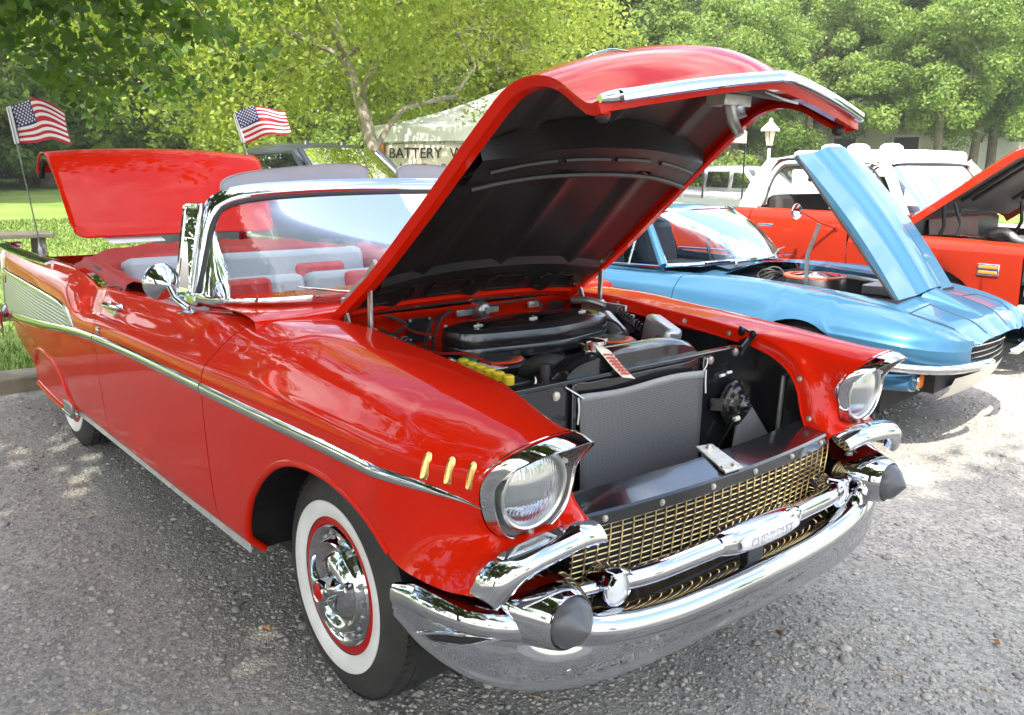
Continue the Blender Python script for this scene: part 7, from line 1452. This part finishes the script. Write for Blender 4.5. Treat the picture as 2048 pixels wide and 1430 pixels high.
# flags on whip staffs at the convertible's tail
def flag(base, top, w, h, seed, label, fold):
    f = empty('flag', base); tag(f, label, 'flag', 'flags on the convertible'); b = V3(base); t = V3(top)-b; L = np.linalg.norm(t); P = cr(np.array([(0, 0, 0), t*.5+V3((.012, 0, 0)), t]), 20)
    mb = MB(); tube(mb, [(0, 0, -.01), (0, 0, .02), t*.04, t*.07], [.020, .020, .012, .006], 12); tube(mb, P, np.linspace(.0045, .003, 20), 6); mb.build('staff', M_steel, f)
    ax = t/L; side = _r2-ax*(_r2@ax); side /= np.linalg.norm(side); nr = np.cross(ax, side); o0 = t-ax*h
    mb = MB(); G = [[o0+ax*(h*u)+side*(.012*v)+nr*.002 for u in np.linspace(-.02, 1.02, 12)] for v in (-.9, -.3, .3, 1.4)]; grid(mb, np.array(G)); mb.build('flag_sleeve', M_white, f, solid=.002)
    def surf(u, v): # u along fly 0..1, v up 0..1
        wv = .035*math.sin(u*7+seed)*u+.03*math.sin(u*3.2+v*2.4+seed); p = o0+ax*(h*v)+side*(.014+w*u*(1-.12*fold*u))+nr*wv-np.array([0, 0, 1])*(fold*.10*u*u+.02*u)*1.0+np.array([0, 0, 1])*(.05*u*(1-u))*(v > .5); return p
    stripes = [[], []]; nfly = 36; can_h = 7/13; can_w = .42
    M_fr = MATS.get('flag_red') or plain('flag_red', (.42, .012, .02), .75, vary=.1); M_fw = MATS.get('flag_white') or plain('flag_white', (.70, .69, .66), .75, vary=.05); M_fb = MATS.get('flag_blue') or plain('flag_blue', (.018, .030, .12), .75, vary=.15)
    for k in range(13):
        mb = MB(); v0, v1 = 1-(k+1)/13, 1-k/13; u0 = can_w if k < 7 else 0.; us = np.linspace(u0, 1, nfly); grid(mb, np.array([[surf(u, v) for v in np.linspace(v0, v1, 4)] for u in us])); mb.build('flag_stripe', M_fr if k % 2 == 0 else M_fw, f)
    mb = MB(); grid(mb, np.array([[surf(u, v) for v in np.linspace(1-can_h, 1, 10)] for u in np.linspace(0, can_w, 12)])); cn_ = mb.build('flag_canton', M_fb, f)
    mb = MB()
    for r_ in range(9):
        for c_ in range(6 if r_ % 2 == 0 else 5):
            u = can_w*((c_+.5)/6 if r_ % 2 == 0 else (c_+1)/6); v = 1-can_h*(r_+.7)/9.4; ce = surf(u, v); du = surf(u+.01, v)-ce; du /= np.linalg.norm(du); dv = surf(u, v+.01)-ce; dv /= np.linalg.norm(dv); nn = np.cross(du, dv)
            for sg in (-1, 1):
                V = [ce+nn*.0022*sg]+[ce+nn*.0022*sg+(du*math.sin(a)+dv*math.cos(a))*(.0085 if q % 2 == 0 else .0036) for q, a in enumerate(np.linspace(0, 2*math.pi, 10, endpoint=False))]; mb.add(V, [(0, q+1, (q+1) % 10+1) for q in range(10)])
    st_ = mb.build('flag_star', M_fw, cn_, smooth=False); st_['kind'] = 'stuff'
flag((-3.61, -.73, .985), (-4.10, -.73, 1.822), .34, .245, .6, 'small striped flag on whip staff beside the right tail fin', .8)
flag((-3.61, .73, .93), (-4.20, .73, 1.845), .36, .23, 2.0, 'small striped flag on staff behind the raised trunk lid', .35)

# distant walker at the far edge of the lot
x, y = at_px(2040, 41); pn = empty('person', (x, y, float(gz(x, y))), R(200)); tag(pn, 'person in blue shirt and pale shorts walking on the far gravel', 'person')
def skinfig(name, pts, edges, rad, mat, par):
    me = bpy.data.meshes.new(name); me.from_pydata(pts, edges, []); o = bpy.data.objects.new(name, me); COL.objects.link(o); o.parent = par
    m_ = o.modifiers.new('skin', 'SKIN'); [setattr(v, 'radius', (r, r)) for v, r in zip(me.skin_vertices[0].data, rad)]; me.skin_vertices[0].data[0].use_root = True
    s_ = o.modifiers.new('sub', 'SUBSURF'); s_.levels = 1; s_.render_levels = 1; me.materials.append(mat); m_.use_smooth_shade = True; return o
M_skin = plain('skin_tone', (.45, .27, .18), .6, vary=.08)
bp_ = [(0, 0, .92), (0, 0, 1.15), (0, 0, 1.40), (0, 0, 1.50), (.01, 0, 1.60), (.02, 0, 1.70), (.02, .10, .88), (.10, .11, .50), (.02, .11, .09), (.14, .12, .03), (-.02, -.10, .88), (-.06, -.11, .50), (-.20, -.11, .10), (-.10, -.12, .03), (0, .19, 1.38), (-.04, .25, 1.12), (.06, .27, .88), (0, -.19, 1.38), (.06, -.25, 1.12), (.16, -.26, .90)]
skinfig('body', bp_, [(0, 1), (1, 2), (2, 3), (3, 4), (4, 5), (0, 6), (6, 7), (7, 8), (8, 9), (0, 10), (10, 11), (11, 12), (12, 13), (2, 14), (14, 15), (15, 16), (2, 17), (17, 18), (18, 19)], [.13, .12, .13, .055, .085, .08, .085, .06, .045, .04, .085, .06, .045, .04, .06, .045, .035, .06, .045, .035], M_skin, pn)
skinfig('shirt', [(0, 0, .93), (0, 0, 1.15), (0, 0, 1.41), (0, .19, 1.39), (-.03, .24, 1.20), (0, -.19, 1.39), (.04, -.24, 1.20)], [(0, 1), (1, 2), (2, 3), (3, 4), (2, 5), (5, 6)], [.16, .15, .15, .08, .07, .08, .07], plain('blue_shirt', (.03, .10, .36), .8, vary=.1), pn)
skinfig('shorts', [(0, 0, .93), (.03, .10, .84), (.09, .11, .58), (-.02, -.10, .84), (-.05, -.11, .58)], [(0, 1), (1, 2), (0, 3), (3, 4)], [.15, .11, .095, .11, .095], plain('pale_shorts', (.55, .52, .46), .8, vary=.1), pn)

# thin summer haze over the whole place
me = bpy.data.meshes.new('haze'); b_ = MB(); box(b_, (-10, 40, 17), (268, 328, 37)); me.from_pydata(np.concatenate(b_.v).tolist(), [], b_.f); hz = bpy.data.objects.new('haze', me); COL.objects.link(hz); tag(hz, 'thin pale summer haze in the air over the lot', 'haze', kind='stuff')
hm = bpy.data.materials.new('haze_air'); hm.use_nodes = True; t_ = hm.node_tree; t_.nodes.clear(); mo = t_.nodes.new('ShaderNodeOutputMaterial'); pv = t_.nodes.new('ShaderNodeVolumePrincipled'); pv.inputs['Color'].default_value = (.95, .97, .95, 1); pv.inputs['Density'].default_value = .0009; pv.inputs['Anisotropy'].default_value = .2
t_.links.new(pv.outputs[0], mo.inputs['Volume']); me.materials.append(hm)

# ------------------------------------------------------------------ keep the hierarchy at thing > part > sub-part
bpy.context.view_layer.update()
def depth(o):
    d = 0
    while o.parent: o = o.parent; d += 1
    return d
for o in [o for o in bpy.data.objects if depth(o) > 2]:
    mw = o.matrix_world.copy(); p = o
    while depth(p) > 1: p = p.parent
    o.parent = p; o.matrix_parent_inverse = Matrix.Identity(4); o.matrix_local = p.matrix_world.inverted() @ mw
